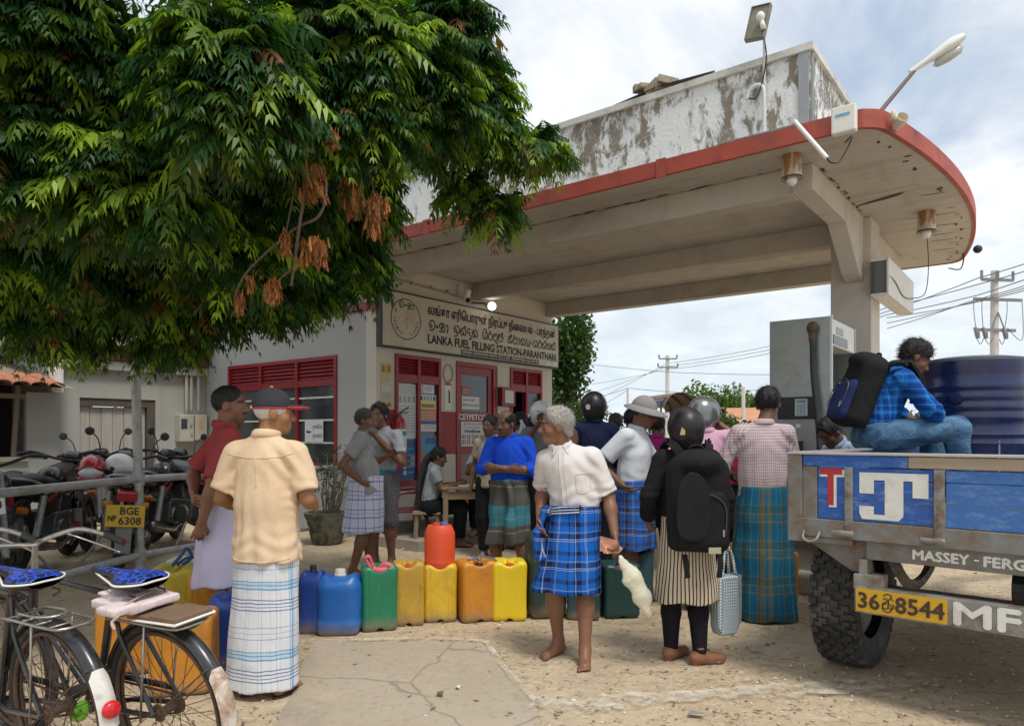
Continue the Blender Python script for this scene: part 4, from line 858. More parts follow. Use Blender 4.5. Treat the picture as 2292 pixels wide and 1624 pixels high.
# ------------------------------------------------------------------ pipe fence
pf = thing('pipe_railing', 'grey steel pipe railing beside the parked motorcycles', 'railing', (0, 0, 0))
A0, A1, A2, A3 = gnd(-330, 1500), gnd(321, 1292), gnd(455, 1262)+Vector((.0, 0, 0)), Vector((-2.06, 9.7, 0))
A1.x = (314-CX_)/F_*A1.y; z1, z2 = .95, .22
for p, h_ in ((A1, 2.1), (A3, 2.12)):
    b = MB(); b.tube([p, p+Vector((-.02, 0, h_*.5)), p+Vector((-.05, 0, h_))], .043, 14); b.build('post', STEEL, pf, smooth='auto')
for z in (z1, z2):
    for p, q in ((A0, A1), (A1, A3)):
        b = MB(); dz = Vector((0, 0, z)); b.tube([p+dz, q+dz], .036, 12); b.build('rail', STEEL, pf, smooth='auto')
    b = MB(); b.lathe([(.038, -.06), (.056, -.06), (.056, .06), (.038, .06)], 14, c=A1+Vector((-.02*z/1., 0, z))); b.build('clamp', STEEL, pf, smooth='auto')
# ------------------------------------------------------------------ foliage
def leaf_mat(name, rough=.45, tr=.35):
    m, t, b = newmat(name)
    a = _n(t, 'ShaderNodeAttribute', attribute_name='tint'); v = objco(t)
    c = mixc(t, mth(t, 'MULTIPLY', noise(t, v, 9, 3), .5), a.outputs['Color'], mixc(t, 1., a.outputs['Color'], (.55, .65, .5), 'MULTIPLY'))
    t.links.new(c, b.inputs['Base Color']); b.inputs['Roughness'].default_value = rough; b.inputs['Specular IOR Level'].default_value = .45
    tl_ = _n(t, 'ShaderNodeBsdfTranslucent'); t.links.new(mixc(t, 1., c, (1.0, 1.25, .5), 'MULTIPLY'), tl_.inputs[0])
    mx = _n(t, 'ShaderNodeMixShader'); mx.inputs[0].default_value = tr; t.links.new(b.outputs[0], mx.inputs[1]); t.links.new(tl_.outputs[0], mx.inputs[2])
    t.links.new(mx.outputs[0], t.nodes['Material Output'].inputs[0]); return m
LEAF = leaf_mat('leaf_green', .42, .42); DEADLEAF = leaf_mat('leaf_dead', .8, .2)
def quadmesh(name, V, Q, col, m, parent=None, smooth=False):
    me = bpy.data.meshes.new(name); me.vertices.add(len(V)); me.vertices.foreach_set('co', V.astype(np.float32).ravel())
    me.loops.add(Q.size); me.loops.foreach_set('vertex_index', Q.astype(np.int32).ravel())
    me.polygons.add(len(Q)); me.polygons.foreach_set('loop_start', np.arange(0, Q.size, 4, dtype=np.int32)); me.update(calc_edges=True)
    a = me.color_attributes.new('tint', 'FLOAT_COLOR', 'POINT'); a.data.foreach_set('color', np.c_[col, np.ones(len(col))].astype(np.float32).ravel())
    me.materials.append(m); o = bpy.data.objects.new(name, me); C.objects.link(o)
    if parent: o.parent = parent
    return o
def nrm(a): return a/np.maximum(np.linalg.norm(a, axis=-1, keepdims=True), 1e-6)
def fronds(o, d, L, g, col, st=7, lw=.30, r=None, droop=.45):
    """pinnate leaves: o origin, d direction, L length, g sag; each leaflet a kite on a bending midrib"""
    N = len(o); s = np.linspace(.16, .95, st)[None, :, None]
    z = np.array([0, 0, -1.])
    P = o[:, None]+d[:, None]*(L[:, None, None]*s)+z*(g*L)[:, None, None]*s**2
    T = nrm(d[:, None]*L[:, None, None]+2*z*(g*L)[:, None, None]*s)
    up = nrm(np.cross(np.cross(d, np.array([0, 0, 1.])+r.normal(0, .25, (N, 3))), d))[:, None]
    side = nrm(np.cross(T, up)); prof = np.sin(np.pi*(s*.75+.16)); l = (lw*L)[:, None, None]*prof*r.uniform(.8, 1.2, (N, st, 1))
    Vs, Cs = [], []
    for sg_ in (-1, 1):
        dr = nrm(side*sg_*.8+T*.55+z*droop+r.normal(0, .10, (N, st, 3)))
        w = nrm(np.cross(dr, np.cross(dr, T)))*l*.17
        mid = P+dr*l*.45+up*l*.05; tip = P+dr*l+z*l*.28+T*l*.12
        V = np.stack([P, mid+w, tip, mid-w], 2); Vs.append(V.reshape(-1, 3)); Cs.append(np.repeat(col, st*4, 0))
    e = P[:, -1:]; dr = nrm(T[:, -1:]+z*.4); w = side[:, -1:]*l[:, -1:]*.16; V = np.stack([e, e+dr*l[:, -1:]*.5+w, e+dr*l[:, -1:]*1.1, e+dr*l[:, -1:]*.5-w], 2)
    Vs.append(V.reshape(-1, 3)); Cs.append(np.repeat(col, 4, 0))
    # midrib as a thin sliver
    a = o; m_ = o+d*(L*.5)[:, None]+z*(g*L*.25)[:, None]; e = o+d*L[:, None]+z*(g*L)[:, None]; w = nrm(np.cross(d, z+.01))*.0022
    for p, q in ((a, m_), (m_, e)): Vs.append(np.stack([p-w, p+w, q+w, q-w], 1).reshape(-1, 3)); Cs.append(np.repeat(col*np.array([1.5, 1.1, .9]), 4, 0))
    V = np.concatenate(Vs); return V, np.arange(len(V)).reshape(-1, 4), np.concatenate(Cs)
# the neem: crown lobes as (u, v, distance, half-width, half-height) read along sight lines, each a volume at its own distance
LOBES = [(60, 60, 3.6, 210, 150), (60, 320, 3.7, 190, 150), (60, 540, 4.3, 190, 110), (70, 670, 4.9, 150, 70), (250, 160, 3.9, 170, 130), (300, 400, 3.8, 200, 140),
         (520, 140, 3.5, 180, 130), (500, 255, 3.5, 140, 95), (500, 540, 4.6, 190, 110), (330, 620, 4.9, 180, 100), (600, 390, 4.5, 160, 130), (430, 695, 5.3, 120, 60),
         (760, 90, 4.1, 170, 110), (790, 240, 4.2, 140, 120), (930, 110, 4.6, 130, 100), (1010, 50, 4.9, 95, 80), (950, 235, 4.8, 130, 85), (1060, 190, 5.2, 95, 75),
         (1085, 290, 5.3, 105, 50), (1195, 325, 5.5, 70, 45), (785, 400, 4.9, 85, 80), (740, 530, 5.3, 110, 90), (800, 590, 5.6, 65, 55), (680, 620, 5.6, 105, 70), (590, 680, 5.5, 80, 38), (905, 315, 5.0, 50, 30),
         (1045, 425, 5.5, 30, 40), (1105, 462, 5.6, 38, 26), (835, 470, 5.3, 35, 55), (150, 735, 5.3, 100, 36), (380, 745, 5.4, 60, 26), (1000, 160, 5.0, 80, 70), (680, 240, 4.0, 110, 90)]
BACK = [(100, 250, 5.4, 300, 260), (420, 330, 5.6, 330, 300), (650, 330, 5.8, 170, 230), (300, 570, 6.0, 320, 130), (850, 160, 5.8, 150, 130), (630, 575, 6.2, 140, 75), (60, 600, 5.8, 200, 110)]
OUT = [((-4.6, 3.6, 4.2), (1.4, 1.2, 1.0)), ((-3.6, 3.2, 5.4), (1.5, 1.3, .9)), ((-1.9, 3.9, 5.0), (1.2, 1.1, .8)), ((-1.1, 5.0, 5.5), (.9, .8, .5)), ((-5.2, 5.5, 4.6), (1.5, 1.4, 1.2)), ((-3.2, 5.6, 5.6), (1.8, 1.5, 1.0)), ((-6.4, 4.4, 4.0), (1.2, 1.3, 1.2)), ((-4.8, 2.6, 3.2), (.9, .9, .8))]
def rosettes(c, rad, n, L0, r, dark, st, tilt=.25, shell=.72, spread=7):
    u = nrm(r.normal(0, 1, (n, 3))); rr = (shell+(1-shell)*r.random((n, 1)))*np.where(r.random((n, 1)) < .25, r.random((n, 1)), 1.)
    o = c+u*rad*rr; K = spread; o = np.repeat(o, K, 0); u = np.repeat(u, K, 0); N = n*K
    a = np.tile(np.arange(K)*2*np.pi/K, n)+np.repeat(r.uniform(0, 6.28, n), K)+r.normal(0, .25, N)
    h = np.stack([np.cos(a), np.sin(a), np.full(N, tilt)], 1)+u*.55+r.normal(0, .15, (N, 3)); d = nrm(h)
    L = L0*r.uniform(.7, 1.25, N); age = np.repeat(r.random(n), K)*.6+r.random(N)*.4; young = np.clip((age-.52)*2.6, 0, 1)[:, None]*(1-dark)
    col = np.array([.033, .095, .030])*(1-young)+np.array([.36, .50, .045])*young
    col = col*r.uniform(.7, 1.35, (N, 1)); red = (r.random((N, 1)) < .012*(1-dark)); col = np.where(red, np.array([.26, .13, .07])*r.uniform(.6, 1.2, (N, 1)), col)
    o = o+d*.02
    return fronds(o, d, L, r.uniform(.35, .95, N), col, st, .38, r)
def join(parts):
    V, Q, K = [], [], []; n = 0
    for v, q, k in parts: V.append(v); Q.append(q+n); K.append(k); n += len(v)
    return np.concatenate(V), np.concatenate(Q), np.concatenate(K)
tr = thing('neem_tree', 'large neem tree with drooping feathery leaves overhanging the forecourt', 'tree', (-5.3, 4.7, 0))
T0 = np.array([-5.3, 4.7, 0]); rg = np.random.default_rng(11); parts = []; LC = []
for u, v, Y, a, b_ in LOBES:
    c = np.array(at(u, v, Y)); rad = np.maximum(np.array([a/F_*Y, (a+b_)/2/F_*Y*.8, b_/F_*Y])-np.array([.13, .05, .10]), .06); LC.append((c, rad))
    n = int(8+.0034*a*b_*(Y/4.2)**.6); parts.append(rosettes(c-T0, rad, n, .25, rg, 0., 7))
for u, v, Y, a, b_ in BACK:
    c = np.array(at(u, v, Y)); rad = np.array([a/F_*Y, .5, b_/F_*Y]); parts.append(rosettes(c-T0, rad, int(.0019*a*b_), .30, rg, .8, 6, shell=.2))  # inner fill fronds kept dark, crown shade put into their leaf colour
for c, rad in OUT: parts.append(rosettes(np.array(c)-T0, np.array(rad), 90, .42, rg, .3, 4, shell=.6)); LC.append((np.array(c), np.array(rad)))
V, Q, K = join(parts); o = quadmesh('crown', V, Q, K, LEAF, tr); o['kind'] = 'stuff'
BARK = mat('neem_bark', (.105, .078, .06), .95, .3, 8, .6, 30, sc=(1, 1, .3))
b = MB(); b.tube(spline([(0, 0, -.1), (.05, -.02, .9), (.2, 0, 1.9), (.45, -.05, 2.6)], 5), [.30, .27, .25, .24, .23]+[.22]*5+[.21]*6, 12); b.build('trunk', BARK, tr, smooth=True)
fork = np.array([.45, -.05, 2.6])
def limb(pts, r0, r1):
    P = spline([Vector(p) for p in pts], 6); n = len(P); b = MB(); b.tube(P, [r0+(r1-r0)*i/(n-1) for i in range(n)], 8); return b.build('branch', BARK, tr, smooth=True)
for tgt in ((640, 270, 4.3), (760, 300, 4.6), (330, 420, 4.2), (930, 200, 4.9), (620, 560, 5.3), (250, 200, 4.3), (1090, 330, 5.4)):
    e = np.array(at(*tgt))-T0; m1 = fork+(e-fork)*.35+np.array([0, 0, .45]); m2 = fork+(e-fork)*.7+np.array([0, .1, .35]); limb([fork-np.array([.05, 0, .15]), m1, m2, e], .12, .028)
for c, rad in LC[::2]:
    e = c-T0; k = np.argmin([np.linalg.norm(e-(fork+(np.array(at(*t_))-T0-fork)*.7)) for t_ in ((640, 270, 4.3), (330, 420, 4.2), (930, 200, 4.9), (620, 560, 5.3))])
    t_ = ((640, 270, 4.3), (330, 420, 4.2), (930, 200, 4.9), (620, 560, 5.3))[k]; s_ = fork+(np.array(at(*t_))-T0-fork)*.7+np.array([0, .1, .33]); limb([s_, (s_+e)/2+np.array([0, 0, .12]), e], .026, .010)
# bare drooping twigs and dead bunches
def wp(u, v, Y): return np.array(at(u, v, Y))-T0
for pts, r0 in (([(668, 285, 3.9), (685, 380, 3.75), (668, 520, 3.72), (652, 640, 3.75)], .012), ([(690, 300, 4.0), (728, 400, 3.8), (716, 480, 3.75), (655, 515, 3.75), (560, 600, 3.8), (530, 650, 3.8)], .009),
                ([(672, 330, 3.9), (655, 440, 3.8), (640, 520, 3.8)], .007), ([(672, 260, 3.9), (715, 262, 4.0), (800, 240, 4.3)], .03), ([(800, 330, 4.2), (830, 400, 4.2), (836, 430, 4.2)], .006), ([(655, 600, 3.76), (610, 640, 3.8), (608, 660, 3.8)], .006), ([(765, 300, 4.0), (785, 380, 4.0)], .006), ([(1010, 360, 5.4), (1030, 420, 5.45), (1075, 470, 5.5)], .008)):
    limb([wp(*p) for p in pts], r0, r0*.6)
for u, v, w, h_ in ((700, 415, 26, 50), (787, 440, 22, 60), (840, 490, 20, 65), (864, 470, 8, 30), (640, 545, 15, 38), (697, 570, 32, 45), (748, 318, 16, 30), (535, 680, 12, 34), (560, 640, 12, 26), (605, 655, 14, 36), (618, 650, 8, 34), (722, 575, 12, 40)):
    n = int(26+w*h_*.05); Y = 3.72 if u < 750 else 4.1; c = wp(u, v, Y); o = c+np.stack([rg.normal(0, w*.42, n), rg.normal(0, w*.35, n), rg.uniform(-.2, 1., n)*h_], 1)/F_*Y
    d = nrm(np.stack([rg.normal(0, .28, n), rg.normal(0, .28, n), np.full(n, -1.)], 1)); col = np.array([.36, .16, .055])*rg.uniform(.45, 1.3, (n, 1))
    V, Q, K = fronds(o, d, rg.uniform(.8, 1.3, n)*h_*.62/F_*Y, np.zeros(n), col, 5, .26, rg, .9); q = quadmesh('dead_leaf_bunch', V, Q, K, DEADLEAF, tr)

# ------------------------------------------------------------------ far trees
def leafcloud(c, rad, n, size, base, r, var=.5):
    u = nrm(r.normal(0, 1, (n, 3))); k = 9; ctr = nrm(r.normal(0, 1, (k, 3)))*.55; i = r.integers(0, k, n)
    o = np.array(c)+(ctr[i]+u*r.uniform(.25, .62, (n, 1)))*np.array(rad); d = nrm(r.normal(0, 1, (n, 3))+np.array([0, 0, -.3])); s = nrm(np.cross(d, r.normal(0, 1, (n, 3)))); L = size*r.uniform(.6, 1.3, (n, 1))
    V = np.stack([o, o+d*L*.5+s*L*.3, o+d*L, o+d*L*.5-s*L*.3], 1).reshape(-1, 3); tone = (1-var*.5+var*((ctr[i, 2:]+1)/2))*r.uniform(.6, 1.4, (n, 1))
    return V, np.arange(len(V)).reshape(-1, 4), np.repeat(np.array(base)*tone, 4, 0)
def fartree(name, label, loc, rad, zc, n, size, base, seed, trunk=.12, group=None):
    r = np.random.default_rng(seed); o = thing(name, label, 'tree', loc, 0, group)
    V, Q, K = leafcloud((0, 0, zc), rad, n, size, base, r); q = quadmesh('crown', V, Q, K, LEAF, o); q['kind'] = 'stuff'
    b = MB(); b.tube([(0, 0, 0), (.05, 0, zc*.5), (0, 0, zc)], [trunk, trunk*.8, trunk*.5], 8)
    for k in range(4): b.tube([(0, 0, zc*.55), (rad[0]*.5*math.cos(k*1.6), rad[1]*.5*math.sin(k*1.6), zc+rad[2]*.2)], [trunk*.5, trunk*.2], 6)
    b.build('trunk', BARK, o); return o
p = at(1268, 790, 15.5)
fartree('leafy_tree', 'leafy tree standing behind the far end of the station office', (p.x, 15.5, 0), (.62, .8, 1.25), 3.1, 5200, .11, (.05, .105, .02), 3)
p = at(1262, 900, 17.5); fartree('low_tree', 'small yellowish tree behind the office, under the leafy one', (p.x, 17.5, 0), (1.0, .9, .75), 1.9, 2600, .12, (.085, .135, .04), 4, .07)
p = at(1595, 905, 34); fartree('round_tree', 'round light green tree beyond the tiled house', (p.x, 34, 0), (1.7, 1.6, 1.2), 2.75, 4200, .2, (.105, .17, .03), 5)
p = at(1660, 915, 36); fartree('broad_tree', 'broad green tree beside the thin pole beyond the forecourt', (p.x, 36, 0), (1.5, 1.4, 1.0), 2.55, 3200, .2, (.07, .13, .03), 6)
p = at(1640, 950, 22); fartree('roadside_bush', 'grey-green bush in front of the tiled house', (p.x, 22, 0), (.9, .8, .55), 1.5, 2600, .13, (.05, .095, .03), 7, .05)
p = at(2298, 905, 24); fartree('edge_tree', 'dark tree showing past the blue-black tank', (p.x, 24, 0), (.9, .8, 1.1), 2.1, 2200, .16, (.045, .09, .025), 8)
r = np.random.default_rng(21); parts = []
for x in np.arange(-150, 190, 5.5): parts.append(leafcloud((x+r.normal(0, 2), 130+r.normal(0, 6), 2.4+r.random()), (4.5, 3, 2.6+1.2*r.random()), 330, .9, (.045, .085, .035), r))
V, Q, K = join(parts); o = quadmesh('treeline', V, Q, K, LEAF); struct(o, 'stuff'); tag(o, 'distant line of trees along the horizon beyond the road', 'treeline')
# ------------------------------------------------------------------ beyond the forecourt
p = at(1668, 930, 30); hs = thing('tiled_house', 'white house with orange tiled roof beyond the road', 'house', (p.x-.2, 30, 0), R(-18))
one('wall', mat('house_white', (.62, .62, .60), .9, .1, 2), lambda b: b.bb(-.2, 4.6, 0, 4, 0, 1.95), hs)
b = MB(); b.add([(-1.9, -.5, 2.15), (5.0, -.5, 2.15), (5.0, 2, 2.95), (-1.2, 2, 2.95), (-1.9, 4.5, 2.15), (5., 4.5, 2.15), (-1.9, -.5, 2.07), (5.0, -.5, 2.07), (-1.9, 4.5, 2.07), (5, 4.5, 2.07)], [(0, 1, 2, 3), (3, 2, 5, 4), (0, 3, 4), (0, 6, 7, 1), (0, 4, 8, 6)]); b.v = [(max(x, -.6)+(.0), y, z-.38) for x, y, z in b.v]; b.build('roof', mat('far_tile', (.50, .24, .13), .85, .2, 3), hs)
for x in (.3, 1.6, 3.): one('window', GLASS, lambda b: b.bb(x, x+.8, -.02, -.001, .8, 1.5), hs)
p = at(2290, 950, 21); w_ = thing('pink_wall_house', 'low pink-and-grey wall with tin roof past the tank', 'house', (p.x-.3, 21, 0), R(-10))
one('wall', mat('far_grey', (.50, .48, .46), .9, .1), lambda b: b.bb(0, 5, 0, 3, 0, 1.15), w_); one('roof', mat('far_red', (.45, .15, .14), .8, .15), lambda b: b.prism([(-.3, 1.15), (3.3, 1.15), (1.5, 1.75)], -.4, 5.2, 'x'), w_)
p = at(1330, 960, 40)
PCONC = mat('pole_concrete', (.56, .55, .52), .85, .1, 3)
ARM = mat('crossarm_steel', (.20, .21, .22), .6, .2); INS = mat('insulator', (.20, .21, .22), .3, .1); WIRE = mat('power_cable', (.16, .17, .18), .7)
pw = thing('power_pole', 'tall concrete power pole with three crossarms and hanging jumpers', 'utility pole', at(2226, 1005, 24), R(8)); PW = Vector(pw.location); PW.z = 0; pw.location = PW
zt = lambda v: CAM_H-(v-HY_)/F_*24
b = MB(); b.tube([(0, 0, 0), (0, 0, zt(606))], [.17, .11], 10); b.build('pole', PCONC, pw)
hw = lambda d: d/F_*24
for v, a, c in ((628, -40, 38), (672, -60, 60), (740, -58, 44)): one('crossarm', ARM, lambda b: b.bb(hw(a), hw(c), -.17, -.115, zt(v)-.05, zt(v)+.05), pw)
for a in (-40, 38, 0): one('pin_insulator', INS, lambda b: b.cyl((hw(a), -.14, zt(628)), (hw(a), -.14, zt(608)), .045), pw)
for a in (-58, -38, 12): one('fuse_cutout', INS, lambda b: b.tube([(hw(a), -.16, zt(735)), (hw(a)+.05, -.2, zt(748)), (hw(a)+.08, -.2, zt(760))], [.05, .08, .06], 8), pw)
for a, c, v1 in ((-60, -58, 700), (-40, -40, 705), (22, 14, 700), (60, 20, 760)):
    b = MB(); b.tube(spline([(hw(a), -.15, zt(672)), (hw(a)-.04, -.2, zt(v1)), (hw(c), -.2, zt(735))], 8), .012, 5); b.build('jumper_wire', WIRE, pw)
for a, c in ((-55, -38), (-35, -15), (0, 14)):
    b = MB(); b.tube(spline([(hw(a), -.2, zt(760)), (hw((a+c)/2), -.2, zt(772)), (hw(c), -.2, zt(758))], 6), .012, 5); b.build('jumper_wire', WIRE, pw)
b = MB(); b.bar((-.0, -.15, zt(700)), (hw(-16), -.15, zt(738)), .03, .03); b.bar((0, -.15, zt(700)), (hw(16), -.15, zt(738)), .03, .03); b.build('arm_brace', ARM, pw)
def pole(label, u, v0, Y, arms, r):
    o = thing('utility_pole', label, 'utility pole', at(u, 971, Y)); q = Vector(o.location); q.z = 0; o.location = q; f = Y/F_; z = lambda v: CAM_H-(v-HY_)*f
    b = MB(); b.tube([(0, 0, 0), (0, 0, z(v0))], [r*1.3, r], 8); b.build('pole', PCONC, o)
    for v, a in arms:
        one('crossarm', ARM, lambda b: b.bb(-a*f, a*f, -r-.06, -r-.004, z(v)-.06, z(v)+.06), o)
        for s in (-1, 1): one('pin_insulator', INS, lambda b: b.cyl((s*a*f, -r-.03, z(v)+.06), (s*a*f, -r-.03, z(v-9)), .07), o)
pole('far power pole with two crossarms seen under the canopy', 1494, 795, 60, ((803, 20), (822, 22)), .16)
pole('thin bare pole left of the black helmet rider', 1405, 869, 38, (), .06); pole('short pole in front of the round trees beyond the forecourt', 1664, 866, 28, (), .07)
def wire(label, pts, r):
    P = [at(*p) for p in pts]; out = []
    for i in range(len(P)-1):
        for k in range(10):
            t = k/10; q = P[i].lerp(P[i+1], t); q.z -= .6*t*(1-t)*(P[i+1]-P[i]).length*.04; out.append(q)
    out.append(P[-1]); label = label % WQ.pop(0); b = MB(); b.tube(out, r, 5); return tag(b.build('power_line', WIRE), label, 'power line', 'overhead power lines')
L_ = '%s'
WQ = ['overhead power line from the far pole to the middle crossarm pins', 'overhead power line just above its twin, from far pole to the pole top', 'lowest of the three overhead lines passing under the canopy', 'upper of the side lines meeting the wide crossarm', 'middle side line meeting the wide crossarm', 'lower side line meeting the wide crossarm', 'slack line crossing the sky behind the leafy tree', 'thin line through the top of the bare pole', 'heavy low cable bundle tied to the tall pole above the tank', 'slanting stay wire from the bare pole down to the trees']
for k, (v, dv) in enumerate(((628, 0), (608, 4), (640, 6))): wire(L_, [(1312, 905-k*22, 75), (1494, 812+k*7, 60), (1720, 775+k*8, 44), (1985, 688+dv+k*5, 30), (2190, v+8+k*6, 24.2), (2420, v-60, 20)], .018)
for k in range(3): wire(L_, [(1985, 735-k*12, 30), (2166+k*10, 676, 24), (2420, 600+k*8, 20)], .016)
wire(L_, [(1180, 845, 70), (1300, 812, 62), (1494, 832, 58), (1730, 838, 52)], .022); wire(L_, [(1310, 890, 60), (1405, 868, 38), (1560, 880, 40), (1730, 868, 45)], .016)
wire(L_, [(2115, 830, 30), (2228, 798, 24.1), (2420, 806, 20)], .02); wire(L_, [(1310, 925, 50), (1405, 872, 38)], .014)
# hooped farm cart hood beyond the crowd
hc = thing('hooped_cart', 'farm vehicle hood of bent hoops with brown tarpaulin beyond the crowd', 'vehicle', at(1515, 971, 13)); q = Vector(hc.location); q.z = 0; hc.location = q; hc.rotation_euler = (0, 0, R(12))
HB = mat('hoop_rust', (.14, .10, .07), .8, .3)
for k, y in enumerate((-.0, .5, 1.)):
    b = MB(); b.tube(spline([(-.30, y, .6), (-.31, y, 1.85), (-.18, y, 2.06), (.05, y, 2.12), (.26, y, 2.0), (.33, y, 1.8), (.33, y, .6)], 5), .018, 6); b.build('hoop', HB, hc)
b = MB()
for y in (-.3, .4, 1.1): pass
P = spline([(-.32, 0, 1.86), (-.18, 0, 2.08), (.05, 0, 2.14), (.27, 0, 2.02), (.36, 0, 1.82)], 5); n = len(P)
b.add([(p.x, -.15, p.z) for p in P]+[(p.x, 1.3, p.z) for p in P], [(i, i+1, n+i+1, n+i) for i in range(n-1)]); b.build('tarpaulin', mat('tarp_brown', (.22, .17, .13), .85, .2, 6), hc)
one('body', mat('cart_dark', (.10, .09, .08), .8, .2), lambda b: (b.bb(-.42, .42, -.1, 1.4, .45, .95), b.cyl((-.45, .2, .3), (-.36, .2, .3), .3), b.cyl((.36, .2, .3), (.45, .2, .3), .3)), hc)
b = MB(); b.tube(spline([(-.30, -.1, 2.0), (-.75, -.2, 1.88), (-.95, -.2, 1.72)], 5), .02, 6); b.build('blue_rope', mat('rope_blue', (.08, .14, .36), .7), hc)
# ------------------------------------------------------------------ jerrycans
def rbox(cx, cy, cz, bx, by, bz, r):
    def f(x, y, z):
        qx, qy, qz = np.abs(x-cx)-bx+r, np.abs(y-cy)-by+r, np.abs(z-cz)-bz+r
        return np.sqrt(np.maximum(qx, 0)**2+np.maximum(qy, 0)**2+np.maximum(qz, 0)**2)+np.minimum(np.maximum(qx, np.maximum(qy, qz)), 0)-r
    return f
def can_a():      # square 20-litre can: scooped top, corner ribs, grip behind the neck
    f = Field((-.16, -.16, -.02), (.16, .16, .45), .0075); f.fn(rbox(0, 0, .20, .13, .125, .20, .035), (-.13, -.13, 0), (.13, .13, .4))
    f.cone((0, -.16, .42), (0, -.02, .415), .062, .062, .02, ((0, 0, 1), 1.25), cut=True); f.cone((0, -.02, .43), (0, .16, .43), .050, .050, .02, ((0, 0, 1), 1.4), cut=True)
    f.cone((0, -.03, .385), (0, .07, .385), .014, .014, .012)
    for s in (-1, 1):
        f.cone((s*.085, -.128, .05), (s*.085, -.128, .37), .006, .006, .008, cut=True); f.cone((s*.133, -.07, .05), (s*.133, -.07, .36), .006, .006, .008, cut=True); f.cone((s*.133, .06, .05), (s*.133, .06, .36), .006, .006, .008, cut=True)
        f.cone((s*.085, .128, .05), (s*.085, .128, .37), .006, .006, .008, cut=True)
    f.cone((0, -.14, -.005), (0, .14, -.005), .03, .03, .01, cut=True); f.crease(.0035, 5, (16, 16, 14)); return f, (0, -.075, .352)
def can_b():      # round-shouldered can with centre cap
    f = Field((-.16, -.15, -.02), (.16, .15, .45), .0075); f.fn(rbox(0, 0, .19, .135, .115, .19, .075), (-.14, -.12, 0), (.14, .12, .38))
    f.fn(rbox(0, 0, .05, .125, .108, .05, .03), (-.13, -.12, 0), (.13, .12, .1), .03)
    for s in (-1, 1): f.cone((s*.085, -.05, .365), (s*.085, .06, .365), .022, .022, .03); f.cone((s*.045, -.14, .40), (s*.045, .14, .40), .026, .026, .012, cut=True)
    f.cone((0, 0, .36), (0, 0, .392), .034, .03, .01); f.crease(.003, 6, (15, 15, 12)); return f, (0, 0, .395)
def can_c():      # tall rounded drum-like can
    f = Field((-.18, -.17, -.02), (.18, .17, .62), .009); f.fn(rbox(0, 0, .28, .155, .14, .28, .07), (-.16, -.15, 0), (.16, .15, .56))
    f.ell((0, -.15, .30), (.10, .03, .17), .02, cut=True); f.ell((0, .15, .30), (.10, .03, .17), .02, cut=True)
    f.cone((0, -.16, .585), (0, .16, .585), .045, .045, .02, cut=True); f.cone((0, -.08, .555), (0, .08, .555), .016, .016, .015); return f, (0, -.08, .53)
CANS = []
for g in (can_a, can_b, can_c):
    f, cap = g(); o = f.build('body', mat('can_seed', (.5, .5, .5))); me = o.data; bpy.data.objects.remove(o); CANS.append((me, cap))
b = MB(); b.lathe([(0, .03), (.03, .03), (.034, .024), (.034, 0), (.038, -.004), (.038, -.02)], 18); _t = b.build('cap', mat('can_seed', (.5, .5, .5)), smooth='auto'); CAPM = _t.data; bpy.data.objects.remove(_t)
def can_mat(name, c, dirt=.3):
    """scuffed polythene: bleached upper faces, grime, pale scratches"""
    m, t, b = newmat(name); v = objco(t); cc = mixc(t, noise(t, v, 5, 7, .6), tuple(x*.82 for x in c), tuple(min(1, x*1.1+.01) for x in c))
    g = ramp(t, noise(t, v, 9, 9, .7, .8, (1, 1, .6), (1, 4, c[0]*9)), [(.53-dirt*.25, 0.), (.76, 1.)]); cc = mixc(t, mth(t, 'MULTIPLY', g, .55+dirt*.5), cc, tuple(x*.35+.03 for x in c))
    s_ = _n(t, 'ShaderNodeSeparateXYZ'); t.links.new(v, s_.inputs[0]); lo = ramp(t, mth(t, 'ADD', s_.outputs[2], mth(t, 'MULTIPLY', noise(t, v, 12, 6), .12)), [(.07, .75), (.17, 0.)]); cc = mixc(t, lo, cc, (.26, .19, .12))
    sc_ = ramp(t, noise(t, v, 30, 6, .75, .3, (1.5, 1.5, .25), (7, 2, 3)), [(.66, 0.), (.71, 1.)]); cc = mixc(t, mth(t, 'MULTIPLY', sc_, .35), cc, tuple(min(1, x*.6+.3) for x in c))
    t.links.new(cc, b.inputs['Base Color']); t.links.new(mth(t, 'ADD', mth(t, 'MULTIPLY', g, .3), .38), b.inputs['Roughness']); bumpn(t, b, noise(t, v, 24, 6, .6), .25, .01); return m
YEL = can_mat('can_yellow', (.74, .47, .02)); YOL = can_mat('can_amber', (.58, .34, .035), .5); ORG = can_mat('can_orange', (.66, .26, .02), .35); BLU = can_mat('can_blue', (.01, .13, .46), .12); DBL = can_mat('can_navy', (.012, .055, .30), .15)
GRN = can_mat('can_green', (.01, .20, .095), .2); DGR = can_mat('can_dark_green', (.022, .045, .04), .5); TEA = can_mat('can_teal', (.012, .06, .07), .3); WHC = can_mat('can_white', (.66, .68, .64), .3); YGR = can_mat('can_lemon', (.62, .49, .04), .3)
CRED = mat('cap_red', (.55, .05, .03), .4, .1); CWHT = mat('cap_white', (.70, .66, .55), .4, .1); CBLK = mat('cap_black', (.02, .02, .02), .4)
